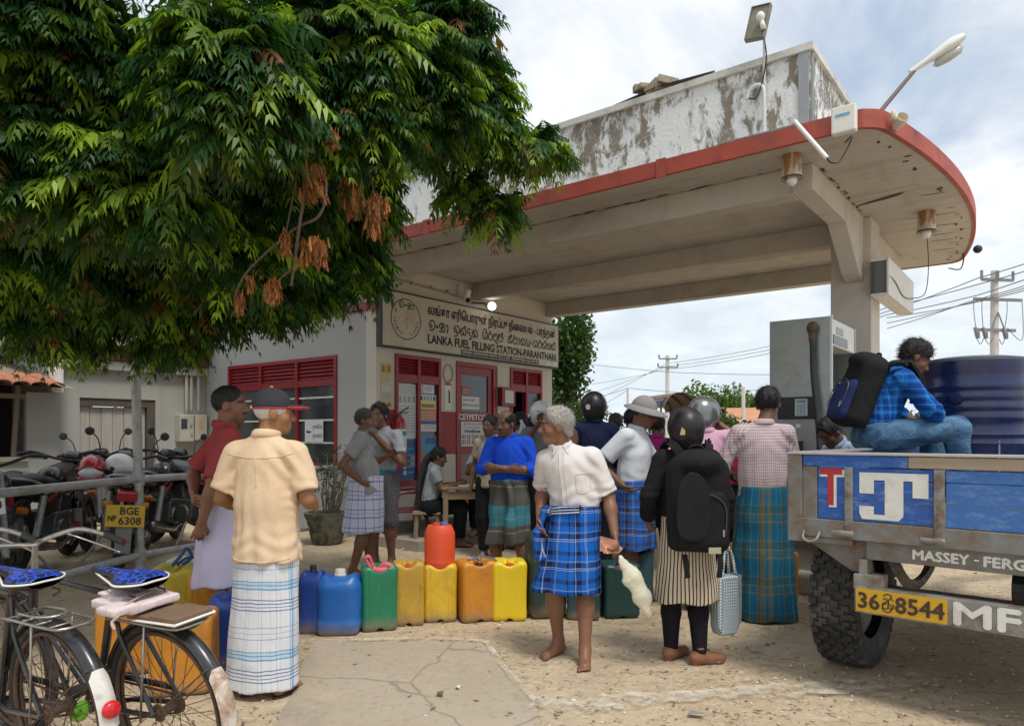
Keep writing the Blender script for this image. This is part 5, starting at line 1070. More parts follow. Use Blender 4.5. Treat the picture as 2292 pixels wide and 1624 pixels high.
def can(label, u, v, w, h, kind, m, rz=0., cap=CRED, group='fuel cans queued on the forecourt', dep=None):
    p = gnd(u, v); q = p.y/F_; me, cp = CANS[kind]; bw, bh = ((.26, .40), (.27, .40), (.31, .56))[kind]
    o = thing('jerrycan', label, 'jerrycan', p+Vector((0, .12, 0)), R(rz), group); s = w*q*1.03/bw; o.scale = (s, dep or s, h*q*1.03/bh)
    for nm, d, mm, lo in (('body', me, m, (0, 0, 0)), ('cap', CAPM, cap, cp)):
        if mm is None: continue
        c = bpy.data.objects.new(nm, d); C.objects.link(c); c.parent = o; c.location = lo; c.material_slots[0].link = 'OBJECT'; c.material_slots[0].material = mm
    return o
can('bright blue rounded jerrycan with white cap, next to the green one', 752, 1424, 95, 132, 1, BLU, 4, CWHT)
cg = can('green jerrycan with a pink ribbon tied on its handle', 841, 1414, 78, 142, 0, GRN, 14, None)
can('dull amber jerrycan with red cap between the green and the bright yellow ones', 908, 1403, 70, 138, 0, YOL, 10)
cy = can('bright yellow jerrycan with a red barrel standing on it', 981, 1394, 72, 126, 0, YEL, 8)
co_ = can('orange jerrycan with grey string tied round it', 1063, 1393, 80, 132, 0, ORG, 20, CBLK)
can('clean lemon yellow jerrycan at the end of the bright row', 1139, 1391, 76, 130, 0, mat('can_lemon_clean', (.78, .56, .015), .42, .06, 4, .1, 50), 3)
can('tall dirty dark green drum can beside the old man in white', 1222, 1386, 84, 188, 2, DGR, 12, CBLK)
can('dark teal jerrycan behind the legs of the old man in white', 1310, 1389, 72, 118, 0, TEA, -6, CBLK)
can('dark green jerrycan under the white plastic bag', 1390, 1384, 80, 118, 0, mat('can_bottle', (.014, .05, .045), .42, .1, 4), 6, CRED)
can('grey-blue jerrycan in the second row behind the striped dress', 1432, 1352, 66, 118, 0, mat('can_slate', (.03, .09, .11), .45, .1, 4), -4, CBLK)
can('orange jerrycan behind the woven bag', 1650, 1352, 62, 128, 0, ORG, 12); can('orange jerrycan between the check-shirted man and the trailer wheel', 1770, 1352, 48, 112, 0, can_mat('can_tangerine', (.62, .22, .02), .3), -8)
can('navy blue jerrycan half hidden by the man in the long white sarong', 690, 1424, 58, 140, 1, DBL, 0, CBLK)
can('big blue jerrycan standing behind the man in the long white sarong', 505, 1514, 104, 178, 1, DBL, 6, None)
can('orange jerrycan behind the bicycle seat post', 262, 1512, 120, 165, 0, ORG, 24, None); can('large orange jerrycan behind the bicycle wheel with the cloth bag', 392, 1556, 128, 172, 0, can_mat('can_rust_orange', (.60, .24, .02), .4), 12, None)
can('orange jerrycan beside the bare leg of the man in maroon', 455, 1440, 78, 150, 0, can_mat('can_marigold', (.68, .30, .02), .3), 6, None)
cl = can('lemon jerrycan with blue cord on its handle beside the railing post', 378, 1422, 98, 148, 0, YGR, 12, None); can('orange jerrycan behind the bicycle saddle', 305, 1432, 72, 118, 0, can_mat('can_ochre', (.60, .30, .03), .4), 10, None)
can('white jerrycan behind the lemon one with the blue cord', 404, 1382, 78, 126, 0, WHC, 8, CWHT)
can('small dark can behind the tall dark green drum', 1275, 1352, 46, 110, 0, DGR, 0, CBLK)
def tie(par, m, pts, r, name): b = MB(); b.tube(spline(pts, 5), r, 6); return b.build(name, m, par, smooth=True)
PKR = mat('ribbon_pink', (.66, .14, .17), .7, .15, 12)
tie(cg, PKR, [(-.02, -.06, .37), (-.07, -.09, .40), (-.10, -.10, .45), (-.075, -.10, .46), (-.05, -.08, .40)], [.012]*20+[.018], 'ribbon'); tie(cg, PKR, [(0, -.07, .38), (.04, -.10, .41), (.09, -.10, .39), (.05, -.09, .375)], .018, 'ribbon'); tie(cg, PKR, [(-.05, -.1, .385), (0, -.11, .375), (.05, -.1, .38)], .02, 'ribbon')
GST = mat('string_grey', (.16, .16, .20), .8, .2)
tie(co_, GST, [(-.08, -.06, .41), (-.03, -.1, .42), (.02, -.05, .43), (.07, -.09, .42), (.12, -.11, .40), (.136, -.12, .30), (.13, -.13, .15), (.135, -.1, .03)], .006, 'string'); tie(co_, GST, [(-.04, -.02, .43), (.0, -.09, .41), (.05, -.02, .44), (.02, -.08, .42)], .007, 'string')
BCD = mat('cord_blue', (.03, .09, .26), .7, .2)
tie(cl, BCD, [(-.02, -.02, .40), (.03, -.04, .46), (.06, -.03, .50), (.08, .0, .44), (.03, .0, .40)], .010, 'cord'); tie(cl, BCD, [(.0, 0, .40), (.06, 0, .44), (.13, .02, .43), (.16, .02, .47)], .009, 'cord')
# red barrel upside down on the yellow can
q = gnd(981, 1394); s = q.y/F_; z0 = 122*s
br = thing('red_barrel', 'orange-red plastic barrel balanced upside down on a yellow jerrycan', 'barrel', (q.x, q.y+.10, z0-.045))
b = MB(); r = 35*s; b.X = Matrix.Diagonal((1, .86, 1, 1)); b.lathe([(0, .0), (r*.72, .0), (r*.80, .01), (r*.93, .05), (r*.99, .075), (r, .082), (r*.985, .09), (r, .13), (r, .285), (r*.985, .292), (r*.985, .30), (r*.80, .345), (r*.76, .352), (0, .352)], 36); b.build('body', mat('barrel_red', (.72, .085, .025), .4, .06, 4, .1, 50), br, smooth='auto')
one('cap', CRED, lambda b: b.cyl((-.02, -.01, .352), (-.02, -.01, .372), .034, .03, 16), br, smooth='auto'); one('blue_cap', mat('cap_blue', (.12, .16, .50), .4), lambda b: b.cyl((.035, -.015, .352), (.035, -.015, .378), .024, .022, 16), br, smooth='auto'); one('lower_cap', CRED, lambda b: b.cyl((0, -.02, 0), (0, -.02, -.035), .036, .034, 16), br)

# ------------------------------------------------------------------ bicycles
TYRE = mat('tyre_rubber', (.035, .032, .03), .8, .2, 12, .2, 60, dirt=((.16, .13, .10), .4, 9)); CHR = mat('worn_chrome', (.42, .40, .37), .35, .15, 12, .1, 50, .8, dirt=((.20, .12, .07), .35, 10)); FRM = mat('frame_black', (.018, .018, .022), .3, .2, 6, .05, 50, dirt=((.10, .085, .07), .3, 8), coat=.3)
RUSTC = mat('rust_steel', (.13, .085, .06), .8, .3, 14, .2, 40, .3)
def ring(b, c, Rr, r, n=56, m=8): b.tube([(c[0]+Rr*math.cos(a), c[1], c[2]+Rr*math.sin(a)) for a in np.linspace(0, 2*math.pi, n+1)[:-1]], r, m, True)
def bike_wheel(par, x):
    z = .36
    t_ = one('wheel', TYRE, lambda b: ring(b, (x, 0, z), .338, .021), par, smooth=True)
    one('rim', RUSTC, lambda b: (ring(b, (x, .010, z), .308, .009, 48, 6), ring(b, (x, -.010, z), .308, .009, 48, 6)), t_, smooth=True)
    one('hub', RUSTC, lambda b: (b.cyl((x, -.05, z), (x, .05, z), .017, n=10), b.cyl((x, -.042, z), (x, -.036, z), .036), b.cyl((x, .036, z), (x, .042, z), .036)), t_)
    b = MB()
    for k in range(36):
        a = k*2*math.pi/36; o_ = a+(.45 if k % 4 < 2 else -.45); s = .038 if k % 2 else -.038; b.tube([(x+.032*math.cos(o_), s, z+.032*math.sin(o_)), (x+.304*math.cos(a), 0, z+.304*math.sin(a))], .0016, 4)
    b.build('spokes', RUSTC, t_)['kind'] = 'stuff'
CARO = Vector((.09, 0, -.045))
def bicycle(label, loc, head, lean, extra, sadd):
    o = thing('bicycle', label, 'bicycle', loc, R(head)); o.rotation_euler = (R(lean), 0, R(head)); o.scale = (.97, .97, .95)
    bike_wheel(o, 0); bike_wheel(o, 1.14)
    b = MB(); BB = (.47, 0, .29); ST = (.30, 0, .79); HT = (.875, 0, .82); HB_ = (.915, 0, .66)
    b.tube([BB, ST], .0165, 10); b.tube([ST, HT], .0145, 10); b.tube([HB_, BB], .0165, 10); b.tube([HT, HB_], .019, 10)
    for s in (-1, 1): b.tube([BB, (.30, s*.05, .32), (0, s*.062, .36)], .011, 8); b.tube([ST, (.2, s*.045, .65), (0, s*.062, .36)], .009, 8)
    b.cyl((.47, -.04, .29), (.47, .04, .29), .025, n=12); b.build('frame', FRM, o, smooth='auto')
    b = MB(); b.tube([(.92, 0, .65), (.93, 0, .62)], .02, 10)
    for s in (-1, 1): b.tube(spline([(.925, s*.02, .64), (.955, s*.052, .60), (1.04, s*.055, .48), (1.14, s*.055, .36)], 4), .011, 8)
    b.build('fork', FRM, o, smooth='auto')
    b = MB(); b.tube([HT, (.86, 0, .90), (.85, 0, .95)], .013, 8); P = spline([(.68, .27, .93), (.75, .265, .95), (.87, .20, .985), (.89, .06, .965), (.855, 0, .955), (.89, -.06, .965), (.87, -.20, .985), (.75, -.265, .95), (.68, -.27, .93)], 5); b.tube(P, .0115, 8)
    hb = b.build('handlebar', CHR, o, smooth='auto')
    for s in (-1, 1):
        b = MB(); b.tube([(.76, s*.266, .952), (.64, s*.275, .922)], .016, 10); b.build('grip', BLK, hb, smooth='auto')
        b = MB(); b.tube(spline([(.88, s*.16, .97), (.86, s*.20, .945), (.75, s*.25, .90), (.66, s*.265, .875)], 4), .005, 6); b.build('brake_lever', CHR, hb, smooth=True)
    # mudguards
    for x, a0, a1 in ((0, 15, 178), (1.14, -10, 150)):
        b = MB(); vs = []; n = 26
        for k in range(n+1):
            a = R(a0+(a1-a0)*k/n)
            for j in range(5): w = -.034+.017*j; rr = .378-.012*(abs(w)/.034)**2*2; vs.append((x+rr*math.cos(a), w, .36+rr*math.sin(a)))
        b.add(vs, [(k*5+j, k*5+j+1, (k+1)*5+j+1, (k+1)*5+j) for k in range(n) for j in range(4)]); g = b.build('mudguard', FRM, o, smooth=True)
        if x == 0:
            b = MB(); vs = []; n = 8
            for k in range(n+1):
                a = R(178-34*(1-k/n)+.5)
                for j in range(5): w = (-.036+.018*j)*(.6 if k == 0 else 1); rr = .3815-.012*(abs(w)/.036)**2*2; vs.append((rr*math.cos(a), w, .36+rr*math.sin(a)))
            b.add(vs, [(k*5+j, k*5+j+1, (k+1)*5+j+1, (k+1)*5+j) for k in range(n) for j in range(4)]); b.build('white_tail_patch', extra[0], g, smooth=True)
            if extra[1]: one('reflector', mat('reflector_red', (.62, .01, .02), .25, .1, 20, coat=.5), lambda b: b.lathe([(0, .012), (.026, .011), (.030, .006), (.033, 0), (.033, -.01)], 18, 'x', (.380, 0, .44)), g, smooth=True).scale = (-1, 1, 1)
    for s in (-1, 1): one('mudguard_stay', RUSTC, lambda b: b.tube([(0, s*.06, .36), (-.30, s*.036, .585)], .003, 5), o)
    # chain, crank, pedals
    b = MB(); b.lathe([(.085, -.003), (.098, -.003), (.098, .003), (.085, .003)], 30, 'y', (.47, -.048, .29)); b.lathe([(.0, -.004), (.036, -.004), (.036, .004), (0, .004)], 16, 'y', (0, -.048, .36))
    for k in range(5): b.bar((.47, -.048, .29), (.47+.09*math.cos(k*1.2566), -.048, .29+.09*math.sin(k*1.2566)), .012, .005, (0, 1, 0))
    b.tube([(.46, -.048, .388), (.0, -.048, .396)], .005, 5); b.tube([(.46, -.048, .192), (.0, -.048, .324)], .005, 5); b.build('chainset', RUSTC, o)
    one('chain_guard', FRM, lambda b: b.prism([(.56, .30), (.55, .37), (.48, .41), (.10, .425), (.05, .40), (.45, .385), (.52, .33)], -.068, -.062, 'y'), o)
    for s, dx, dz in ((-1, .10, -.13), (1, -.10, .13)):
        one('crank', RUSTC, lambda b: b.bar((.47, s*.06, .29), (.47+dx, s*.075, .29+dz), .018, .010), o); one('pedal', BLK, lambda b: b.box((.47+dx, s*.125, .29+dz), (.085, .085, .024)), o, bevel=.004)
    # saddle
    f = Field((.02, -.13, .78), (.46, .13, .94), .006); f.cone((.10, 0, .872), (.12, 0, .872), .098, .095, .02, ((0, 0, 1), 2.9)); f.cone((.15, 0, .872), (.40, 0, .892), .052, .020, .05, ((0, 0, 1), 1.8)); f.limit((0, 0, .835), (0, 0, -1))
    sd = f.build('saddle', BLK, o)
    f = Field((.02, -.13, .84), (.46, .13, .94), .006); f.cone((.10, 0, .874), (.12, 0, .874), .096, .093, .02, ((0, 0, 1), 2.85)); f.cone((.15, 0, .874), (.385, 0, .894), .049, .018, .05, ((0, 0, 1), 1.75)); f.limit((0, 0, .875), (0, 0, -1)); f.build('saddle_top', sadd, sd)
    b = MB(); b.tube(spline([(.385, .012, .878), (.20, .075, .876), (.10, .105, .876), (.028, .06, .876), (.024, 0, .876), (.028, -.06, .876), (.10, -.105, .876), (.20, -.075, .876), (.385, -.012, .878)], 5), .0045, 6); b.build('saddle_piping', WHITE, sd, smooth=True)
    b = MB(); b.tube([ST, (.265, 0, .84)], .012, 8); b.bar((.10, .02, .83), (.33, .02, .835), .01, .008); b.bar((.10, -.02, .83), (.33, -.02, .835), .01, .008)
    for s in (-1, 1):
        P = [(.07+.012*math.cos(k*.9)*1.2, s*.06+.012*math.sin(k*.9), .795+.0045*k) for k in range(10)]; b.tube(P, .004, 5)
    b.build('seat_post', RUSTC, o)
    # carrier
    b = MB(); y = .075; b.tube(spline([(.16, -.03, .735), (.12, -y, .77), (-.22, -y, .775), (-.28, -.05, .775), (-.285, 0, .775), (-.28, .05, .775), (-.22, y, .775), (.12, y, .77), (.16, .03, .735)], 5), .006, 6)
    for x in (.08, -.02, -.12, -.21): b.tube([(x, -y, .774), (x, y, .774)], .004, 5)
    for s in (-1, 1): b.tube([(-.10, s*y, .775), (-.01, s*.066, .36)], .005, 6)
    cr = b.build('carrier', CHR, o, smooth=True); cr.location = CARO; b = MB(); b.tube(spline([(.05, -.05, .79), (-.10, -.05, .795), (-.15, 0, .795), (-.10, .05, .795), (.05, .05, .79)], 5), .005, 6); b.build('spring_clip', CHR, cr)
    b = MB(); b.tube([(.12, .07, .26), (.02, .17, .01)], .009, 6); b.tube([(.12, -.07, .26), (.02, -.17, .01)], .009, 6) if lean == 0 else None; b.build('stand', RUSTC, o)
    return o
def net_mat(name):
    m, t, b = newmat(name); v = objco(t); vo = _n(t, 'ShaderNodeTexVoronoi', feature='DISTANCE_TO_EDGE'); mp = _n(t, 'ShaderNodeMapping'); mp.inputs[3].default_value = (1, .8, .2); t.links.new(v, mp.inputs[0]); t.links.new(mp.outputs[0], vo.inputs['Vector']); vo.inputs['Scale'].default_value = 42
    t.links.new(mixc(t, ramp(t, vo.outputs['Distance'], [(.06, 1.), (.11, 0.)]), (.02, .022, .035), (.02, .10, .75)), b.inputs['Base Color']); b.inputs['Roughness'].default_value = .45; return m
PATCH = mat('patch_white', (.68, .66, .62), .6, .1, 10, dirt=((.35, .33, .3), .3, 18)); PATCHR = mat('patch_rusty', (.62, .58, .52), .7, .15, 10, dirt=((.26, .10, .04), .7, 12))
NET = net_mat('saddle_net')
bk2 = bicycle('black bicycle with a cloth bag and wooden block on its rear carrier', (-1.29, 2.72, 0), 151, -5, (PATCHR, False), NET)
bk1 = bicycle('black bicycle with round red reflector on its white mudguard tail', (-1.70, 2.70, 0), 149, -4, (PATCH, True), NET)
one('green_streamer', mat('streamer_green', (.20, .62, .03), .6), lambda b: (b.tube(spline([(-.03, -.05, .34), (-.07, -.06, .38), (-.05, -.07, .32), (.0, -.06, .30), (.04, -.06, .34)], 4), .014, 5), b.ball((-.02, -.07, .33), (.03, .008, .02), 6, 4)), bk1, smooth=True)
M2 = bk2.matrix_basis.copy()
bpy.context.view_layer.update(); M2 = bk2.matrix_world @ Matrix.Translation(CARO)
def onbike(o): o.matrix_world = M2; return o
wb = thing('wooden_block', 'brown wooden block with white edging on the bicycle carrier', 'wooden block'); onbike(wb)
one('plank', mat('block_wood', (.17, .105, .065), .8, .25, 10, .2, 40), lambda b: (b.box((-.215, 0, .803), (.15, .165, .034)), b.box((-.07, 0, .798), (.14, .16, .022))), wb, bevel=.004)
one('edging', WHITE, lambda b: (b.tube([(-.296, -.086, .80), (-.296, .086, .80)], .005, 6), b.tube([(-.295, -.086, .80), (-.05, -.088, .79)], .005, 6), b.tube([(-.295, .086, .80), (-.05, .088, .79)], .005, 6)), wb)
f = Field((-.20, -.14, .79), (.20, .18, .93), .006); f.fn(rbox(.04, .01, .836, .13, .105, .018, .008), (-.1, -.1, .8), (.18, .12, .87)); f.fn(rbox(-.03, .13, .845, .06, .05, .016, .008), (-.1, .06, .82), (.04, .18, .88), .004); f.fn(rbox(.09, -.01, .860, .07, .09, .008, .006), (.0, -.1, .84), (.17, .1, .88), .003); f.fn(rbox(.13, .03, .872, .035, .06, .007, .005), (.08, -.04, .85), (.18, .1, .89), .003)
f.crease(.0028, 3, (60, 60, 40))
cb = f.build('cloth_bag', cloth('bag_cloth', (.70, .58, .58), .08, .4)); onbike(cb); tag(cb, 'folded white cloth bag resting on the bicycle carrier', 'cloth bag')
for P, r in (([(.03, -.09, .85), (-.02, .0, .868), (-.06, .10, .865), (-.07, .15, .85)], .004), ([(-.07, -.06, .85), (.02, -.02, .866), (.12, .02, .866)], .004), ([(-.07, .15, .85), (-.10, .17, .84), (-.09, .19, .82), (-.12, .20, .80)], .006)): one('drawstring', mat('string_tan', (.42, .32, .26), .8), lambda b: b.tube(spline(P, 5), r, 5), cb, smooth=True).matrix_parent_inverse = Matrix.Identity(4)
rp = one('green_rope', mat('rope_green', (.05, .26, .17), .8, .15, 20), lambda b: [b.tube(spline([(.06, -.10, .80), (.0, -.11+k*.006, .74-k*.015), (-.10, -.11, .72-k*.012), (-.24, -.095, .765)], 6), .006, 6) for k in range(3)]+[b.tube(spline([(-.02, -.115, .73), (.0, -.13, .69), (.03, -.12, .62)], 5), .008, 6), b.ball((-.01, -.118, .725), .018)], smooth=True); onbike(rp); tag(rp, 'green rope knotted under the bicycle carrier', 'rope')

# ------------------------------------------------------------------ motorcycles
MBLK = mat('bike_black', (.012, .012, .014), .25, .2, 6, coat=.4); MENG = mat('engine_grey', (.16, .16, .155), .45, .25, 12, .2, 40, .6); SEATM = mat('seat_vinyl', (.014, .014, .015), .55, .1, 20, .15, 90)
def motorcycle(label, loc, head, lean, plate=None, red=True, mirrors=True):
    o = thing('motorcycle', label, 'motorcycle', loc, R(head), 'motorcycles parked behind the railing'); o.rotation_euler = (R(lean), 0, R(head)); o.scale = (1.14,)*3
    for x in (0, 1.26):
        w = one('wheel', TYRE, lambda b: ring(b, (x, 0, .30), .255, .045, 40, 10), o, smooth=True)
        one('rim', MENG, lambda b: (b.lathe([(.20, -.02), (.212, 0), (.20, .02)], 32, 'y', (x, 0, .30)), b.lathe([(0, -.05), (.06, -.05), (.06, .05), (0, .05)], 18, 'y', (x, 0, .3))), w, smooth='auto')
        one('spokes', MENG, lambda b: [b.bar((x, 0, .3), (x+.2*math.cos(k*1.0472), 0, .3+.2*math.sin(k*1.0472)), .03, .018, (0, 1, 0)) for k in range(6)], w)
    one('rear_mudguard', MBLK, lambda b: b.tube(spline([(.10, 0, .66), (-.10, 0, .66), (-.28, 0, .56), (-.36, 0, .42), (-.40, 0, .30)], 4), [.05]*8+[.045]*9, 8), o, smooth=True)
    one('front_mudguard', mat('bike_red', (.35, .015, .02), .3, .1, coat=.4) if red else MBLK, lambda b: b.tube([(1.26+.31*math.cos(a), 0, .3+.31*math.sin(a)) for a in np.linspace(.2, 2.6, 12)], .04, 8), o, smooth=True)
    f = Field((-.42, -.22, .5), (1.1, .22, 1.02), .012); f.cone((.60, 0, .80), (.90, 0, .82), .12, .13, .05, ((0, 1, 0), .95)); f.cone((.55, 0, .72), (.95, 0, .74), .10, .10, .05); f.build('fuel_tank', MBLK, o)
    f = Field((-.40, -.22, .6), (.7, .22, 1.0), .012); f.cone((.58, 0, .77), (.20, 0, .80), .095, .105, .04, ((0, 0, 1), 1.7)); f.cone((.20, 0, .82), (-.22, 0, .84), .11, .09, .04, ((0, 0, 1), 1.8)); f.build('seat', SEATM, o)
    f = Field((-.5, -.2, .55), (.5, .2, .95), .012); f.cone((.30, 0, .70), (-.30, 0, .78), .11, .065, .04, ((0, 0, 1), 1.3)); f.build('tail_cowl', MBLK, o)
    one('grab_rail', STEEL, lambda b: b.tube(spline([(.05, .12, .80), (-.25, .12, .86), (-.36, 0, .87), (-.25, -.12, .86), (.05, -.12, .80)], 5), .012, 6), o, smooth=True)
    one('engine', MENG, lambda b: (b.box((.62, 0, .40), (.34, .26, .24)), b.box((.74, 0, .58), (.17, .18, .18), 0, 0, R(15)), b.cyl((.56, -.16, .36), (.56, .16, .36), .10)), o, bevel=.02)
    for k in range(5): one('cooling_fin', MENG, lambda b: b.box((.74+.008*k, 0, .52+k*.03), (.20, .21, .008), 0, 0, R(15)), o)
    one('exhaust', mat('muffler', (.20, .20, .20), .3, .15, 8, metal=.8), lambda b: b.tube(spline([(.85, -.10, .50), (.88, -.14, .30), (.55, -.15, .22), (.1, -.17, .28), (-.30, -.17, .36)], 5), [.02]*10+[.035]*5+[.045]*6, 10), o, smooth=True)
    for s in (-1, 1):
        one('fork_leg', STEEL, lambda b: b.tube([(1.26, s*.09, .30), (1.02, s*.09, .90)], [.028, .02], 8), o, smooth='auto'); one('shock', STEEL, lambda b: b.cyl((.05, s*.12, .36), (.12, s*.12, .70), .028), o)
        one('indicator', mat('amber_lens', (.50, .14, .01), .3, .1), lambda b: b.cyl((-.33, s*.10, .62), (-.33, s*.17, .62), .03, .026, 12), o)
    hb = one('handlebar', BLK, lambda b: b.tube(spline([(.80, .36, 1.0), (.90, .28, 1.02), (1.0, .10, .97), (1.0, -.10, .97), (.90, -.28, 1.02), (.80, -.36, 1.0)], 5), .013, 8), o, smooth=True)
    for s in (-1, 1): one('grip', SEATM, lambda b: b.cyl((.88, s*.29, 1.02), (.78, s*.37, .995), .019, n=10), hb); one('lever', CHR, lambda b: b.tube([(.93, s*.24, 1.01), (.89, s*.36, .99)], .006, 6), hb)
    if mirrors:
        for s in (-1, 1):
            mr = one('mirror', BLK, lambda b: (b.tube(spline([(.93, s*.22, 1.02), (.95, s*.25, 1.14), (.93, s*.30, 1.20)], 4), .006, 6), b.lathe([(0, -.02), (.035, -.015), (.042, 0), (.04, .004), (0, .004)], 18, 'x', (.93, s*.33, 1.22))), o, smooth='auto')
            one('mirror_glass', mat('mirror_glass', (.45, .48, .50), .08, .02, metal=.9), lambda b: b.lathe([(0, 0), (.036, 0)], 18, 'x', (.9352-.01, s*.33, 1.22)), mr)
    one('headlamp', mat('lamp_glass', (.45, .46, .46), .15, .1), lambda b: b.lathe([(0, .10), (.08, .07), (.095, 0), (.06, -.09), (0, -.11)], 20, 'x', (1.12, 0, .88)), o, smooth=True); one('headlamp_cowl', MBLK, lambda b: b.box((1.08, 0, .98), (.14, .20, .14), 0, 0, R(-25), .7), o, bevel=.03)
    one('tail_lamp', mat('tail_red', (.38, .012, .02), .25, .1, coat=.5), lambda b: b.box((-.37, 0, .70), (.07, .15, .09), 0, 0, R(-12)), o, bevel=.015)
    one('mud_flap', mat('flap_grey', (.20, .20, .19), .6), lambda b: b.box((-.44, 0, .36), (.02, .12, .26), 0, 0, R(12)), o, bevel=.008); one('flap_reflector', MATS['tail_red'], lambda b: b.box((-.458, 0, .34), (.012, .09, .045), 0, 0, R(12)), o)
    one('side_stand', STEEL, lambda b: b.tube([(.5, .12, .3), (.42, .30, .01)], .012, 6), o)
    for s in (-1, 1): one('foot_peg', BLK, lambda b: b.cyl((.30, s*.12, .32), (.30, s*.22, .32), .016), o); one('side_panel', MBLK, lambda b: b.box((.24, s*.125, .62), (.30, .03, .22), 0, 0, R(-8), .8), o, bevel=.012)
    one('side_stripe', mat('stripe_red', (.42, .02, .02), .35), lambda b: [b.box((.26, s*.143, .68), (.22, .006, .03), 0, 0, R(-14)) for s in (-1, 1)], o)
    if plate:
        pl = one('number_plate', mat('plate_yellow', (.66, .40, .015), .5, .05) if plate[0] == 'y' else PAPER, lambda b: b.box((0, 0, 0), (.22, .008, .14)), o, bevel=.003); pl.scale = (1.3,)*3
        if plate[0] == 'y': pl.location = (-.44, 0, .54); pl.rotation_euler = (R(-14), 0, -math.pi/2)
        else: pl.location = (1.36, 0, .72); pl.rotation_euler = (R(-10), 0, math.pi/2)
        b = MB()
        for s, x0, x1, z0, z1 in plate[1]: put_text(b, s, x0, x1, z0, z1, -.0055, 0, .0016)
        b.build('plate_lettering', INK, pl)
    return o
m1 = motorcycle('black motorcycle with yellow rear number plate just behind the railing post', (-3.93, 7.08, 0), 120, 5, ('y', [('BGE', -.03, .075, .008, .055), ('6308', -.035, .09, -.055, -.008), ('NP', -.095, -.05, -.035, .0)]))
motorcycle('black motorcycle seen side-on behind the man in maroon', (-3.35, 8.35, 0), 152, 6, None, True); motorcycle('black motorcycle with white front plate at the photo edge', (-4.95, 7.15, 0), -62, 6, ('w', [('XA 5166', -.095, .095, -.04, .04)]), False, False)
motorcycle('black motorcycle squeezed in between the white-plated and the yellow-plated ones', (-4.75, 6.75, 0), 104, 6, None, False, False); motorcycle('black motorcycle nosing towards the annex door', (-4.2, 8.0, 0), 100, 5, None, False, False); motorcycle('black motorcycle parked furthest back under the annex wall', (-5.0, 8.4, 0), 110, -5, None, True)
def helmet_field(f, c, Rm=None, s=1.):
    f.ell(c, (.118*s, .142*s, .128*s), .01, Rm)
def helmet(label, loc, rz, m, col2, name='motorcycle_helmet'):
    o = thing(name, label, 'helmet', loc, R(rz)); f = Field((-.17, -.19, -.18), (.17, .20, .17), .008); f.ell((0, 0, .0), (.125, .15, .135), .01); f.ell((0, .13, -.05), (.085, .09, .075), .01, cut=True); f.ell((0, 0, -.17), (.10, .12, .09), .02, cut=True); f.cone((-.09, .07, -.11), (.09, .07, -.11), .028, .028, .02); f.build('shell', m, o)
    f = Field((-.17, -.19, -.18), (.17, .20, .17), .008); f.ell((0, .012, -.035), (.118, .142, .085), .01); f.limit((0, .02, 0), (0, -1, 0)); f.build('visor', col2, o)
    one('pivot', BLK, lambda b: (b.cyl((-.125, .03, -.02), (-.135, .03, -.02), .022), b.cyl((.125, .03, -.02), (.135, .03, -.02), .022)), o); return o
HRED = mat('helmet_red', (.40, .012, .018), .22, .08, 4, coat=.6); HWHT = mat('helmet_white', (.70, .70, .69), .25, .06, 4, coat=.5, dirt=((.4, .4, .4), .2, 9)); VIS = glass_mat('smoked_visor', (.02, .02, .022), .1)
helmet('glossy red helmet resting on a parked motorcycle', at(205, 1048, 7.25), 200, HRED, HWHT); helmet('white helmet hung on a motorcycle beside the red one', at(268, 1043, 7.4), 100, HWHT, VIS)

# ------------------------------------------------------------------ trailer
TO = Vector((1.55, 3.9, 0)); RT = math.atan2(-.67, .74)
tl = thing('farm_trailer', 'blue and grey wooden-sided tractor trailer lettered on its tailboard', 'trailer', TO, RT)
def paint_worn(name, c, under, am):
    m, t, b = newmat(name); v = objco(t); s = ramp(t, noise(t, v, 16, 10, .75, .2, (.5, 1, 1.3)), [(.60-am*.2, 0.), (.74-am*.1, 1.)])
    cc = mixc(t, noise(t, v, 3, 6), tuple(x*.75 for x in c), c); cc = mixc(t, mth(t, 'MULTIPLY', s, .6), cc, under); t.links.new(cc, b.inputs['Base Color']); b.inputs['Roughness'].default_value = .6; bumpn(t, b, noise(t, v, 40, 5), .2, .005); return m
TBL = paint_worn('trailer_blue', (.022, .11, .44), (.22, .34, .54), .5); TBF = paint_worn('trailer_blue_faded', (.045, .17, .50), (.27, .38, .54), .55); TGR = mat('trailer_grey', (.19, .20, .20), .7, .2, 6, .2, 40, dirt=((.17, .115, .075), .6, 9)); TWD = mat('trailer_wood', (.36, .30, .22), .85, .2, 8, .2, 40, sc=(.4, 1, 4)); TST = mat('trailer_steel', (.27, .27, .255), .6, .2, 8, .15, 40, .3, dirt=((.15, .085, .05), .55, 9)); TWH = mat('trailer_letter_white', (.72, .72, .68), .6, .1, 9, dirt=((.45, .45, .42), .35, 14)); TRD = mat('trailer_letter_red', (.42, .03, .035), .6, .12, 9)
WD = 1.95
for k, (z0, z1) in enumerate(((.932, 1.034), (1.038, 1.144), (1.148, 1.205))):
    one('tailboard_plank', TBL, lambda b: b.bb(.125, .672, 0, .028, z0, z1), tl, bevel=.003); one('tailboard_plank', TBF, lambda b: b.bb(.722, WD-.1, 0, .028, z0, z1), tl, bevel=.003)
one('tailboard_top', TBL, lambda b: b.bb(.05, .56, -.010, .03, 1.212, 1.268), tl, bevel=.003); one('tailboard_top', TWD, lambda b: b.bb(.562, WD-.05, -.008, .03, 1.212, 1.268), tl, bevel=.003)
one('rim_rail', mat('rim_pale', (.50, .48, .44), .5, .1, 8, .1, 40, .4), lambda b: b.bb(-.03, WD+.03, -.02, .05, 1.272, 1.286), tl, bevel=.003)
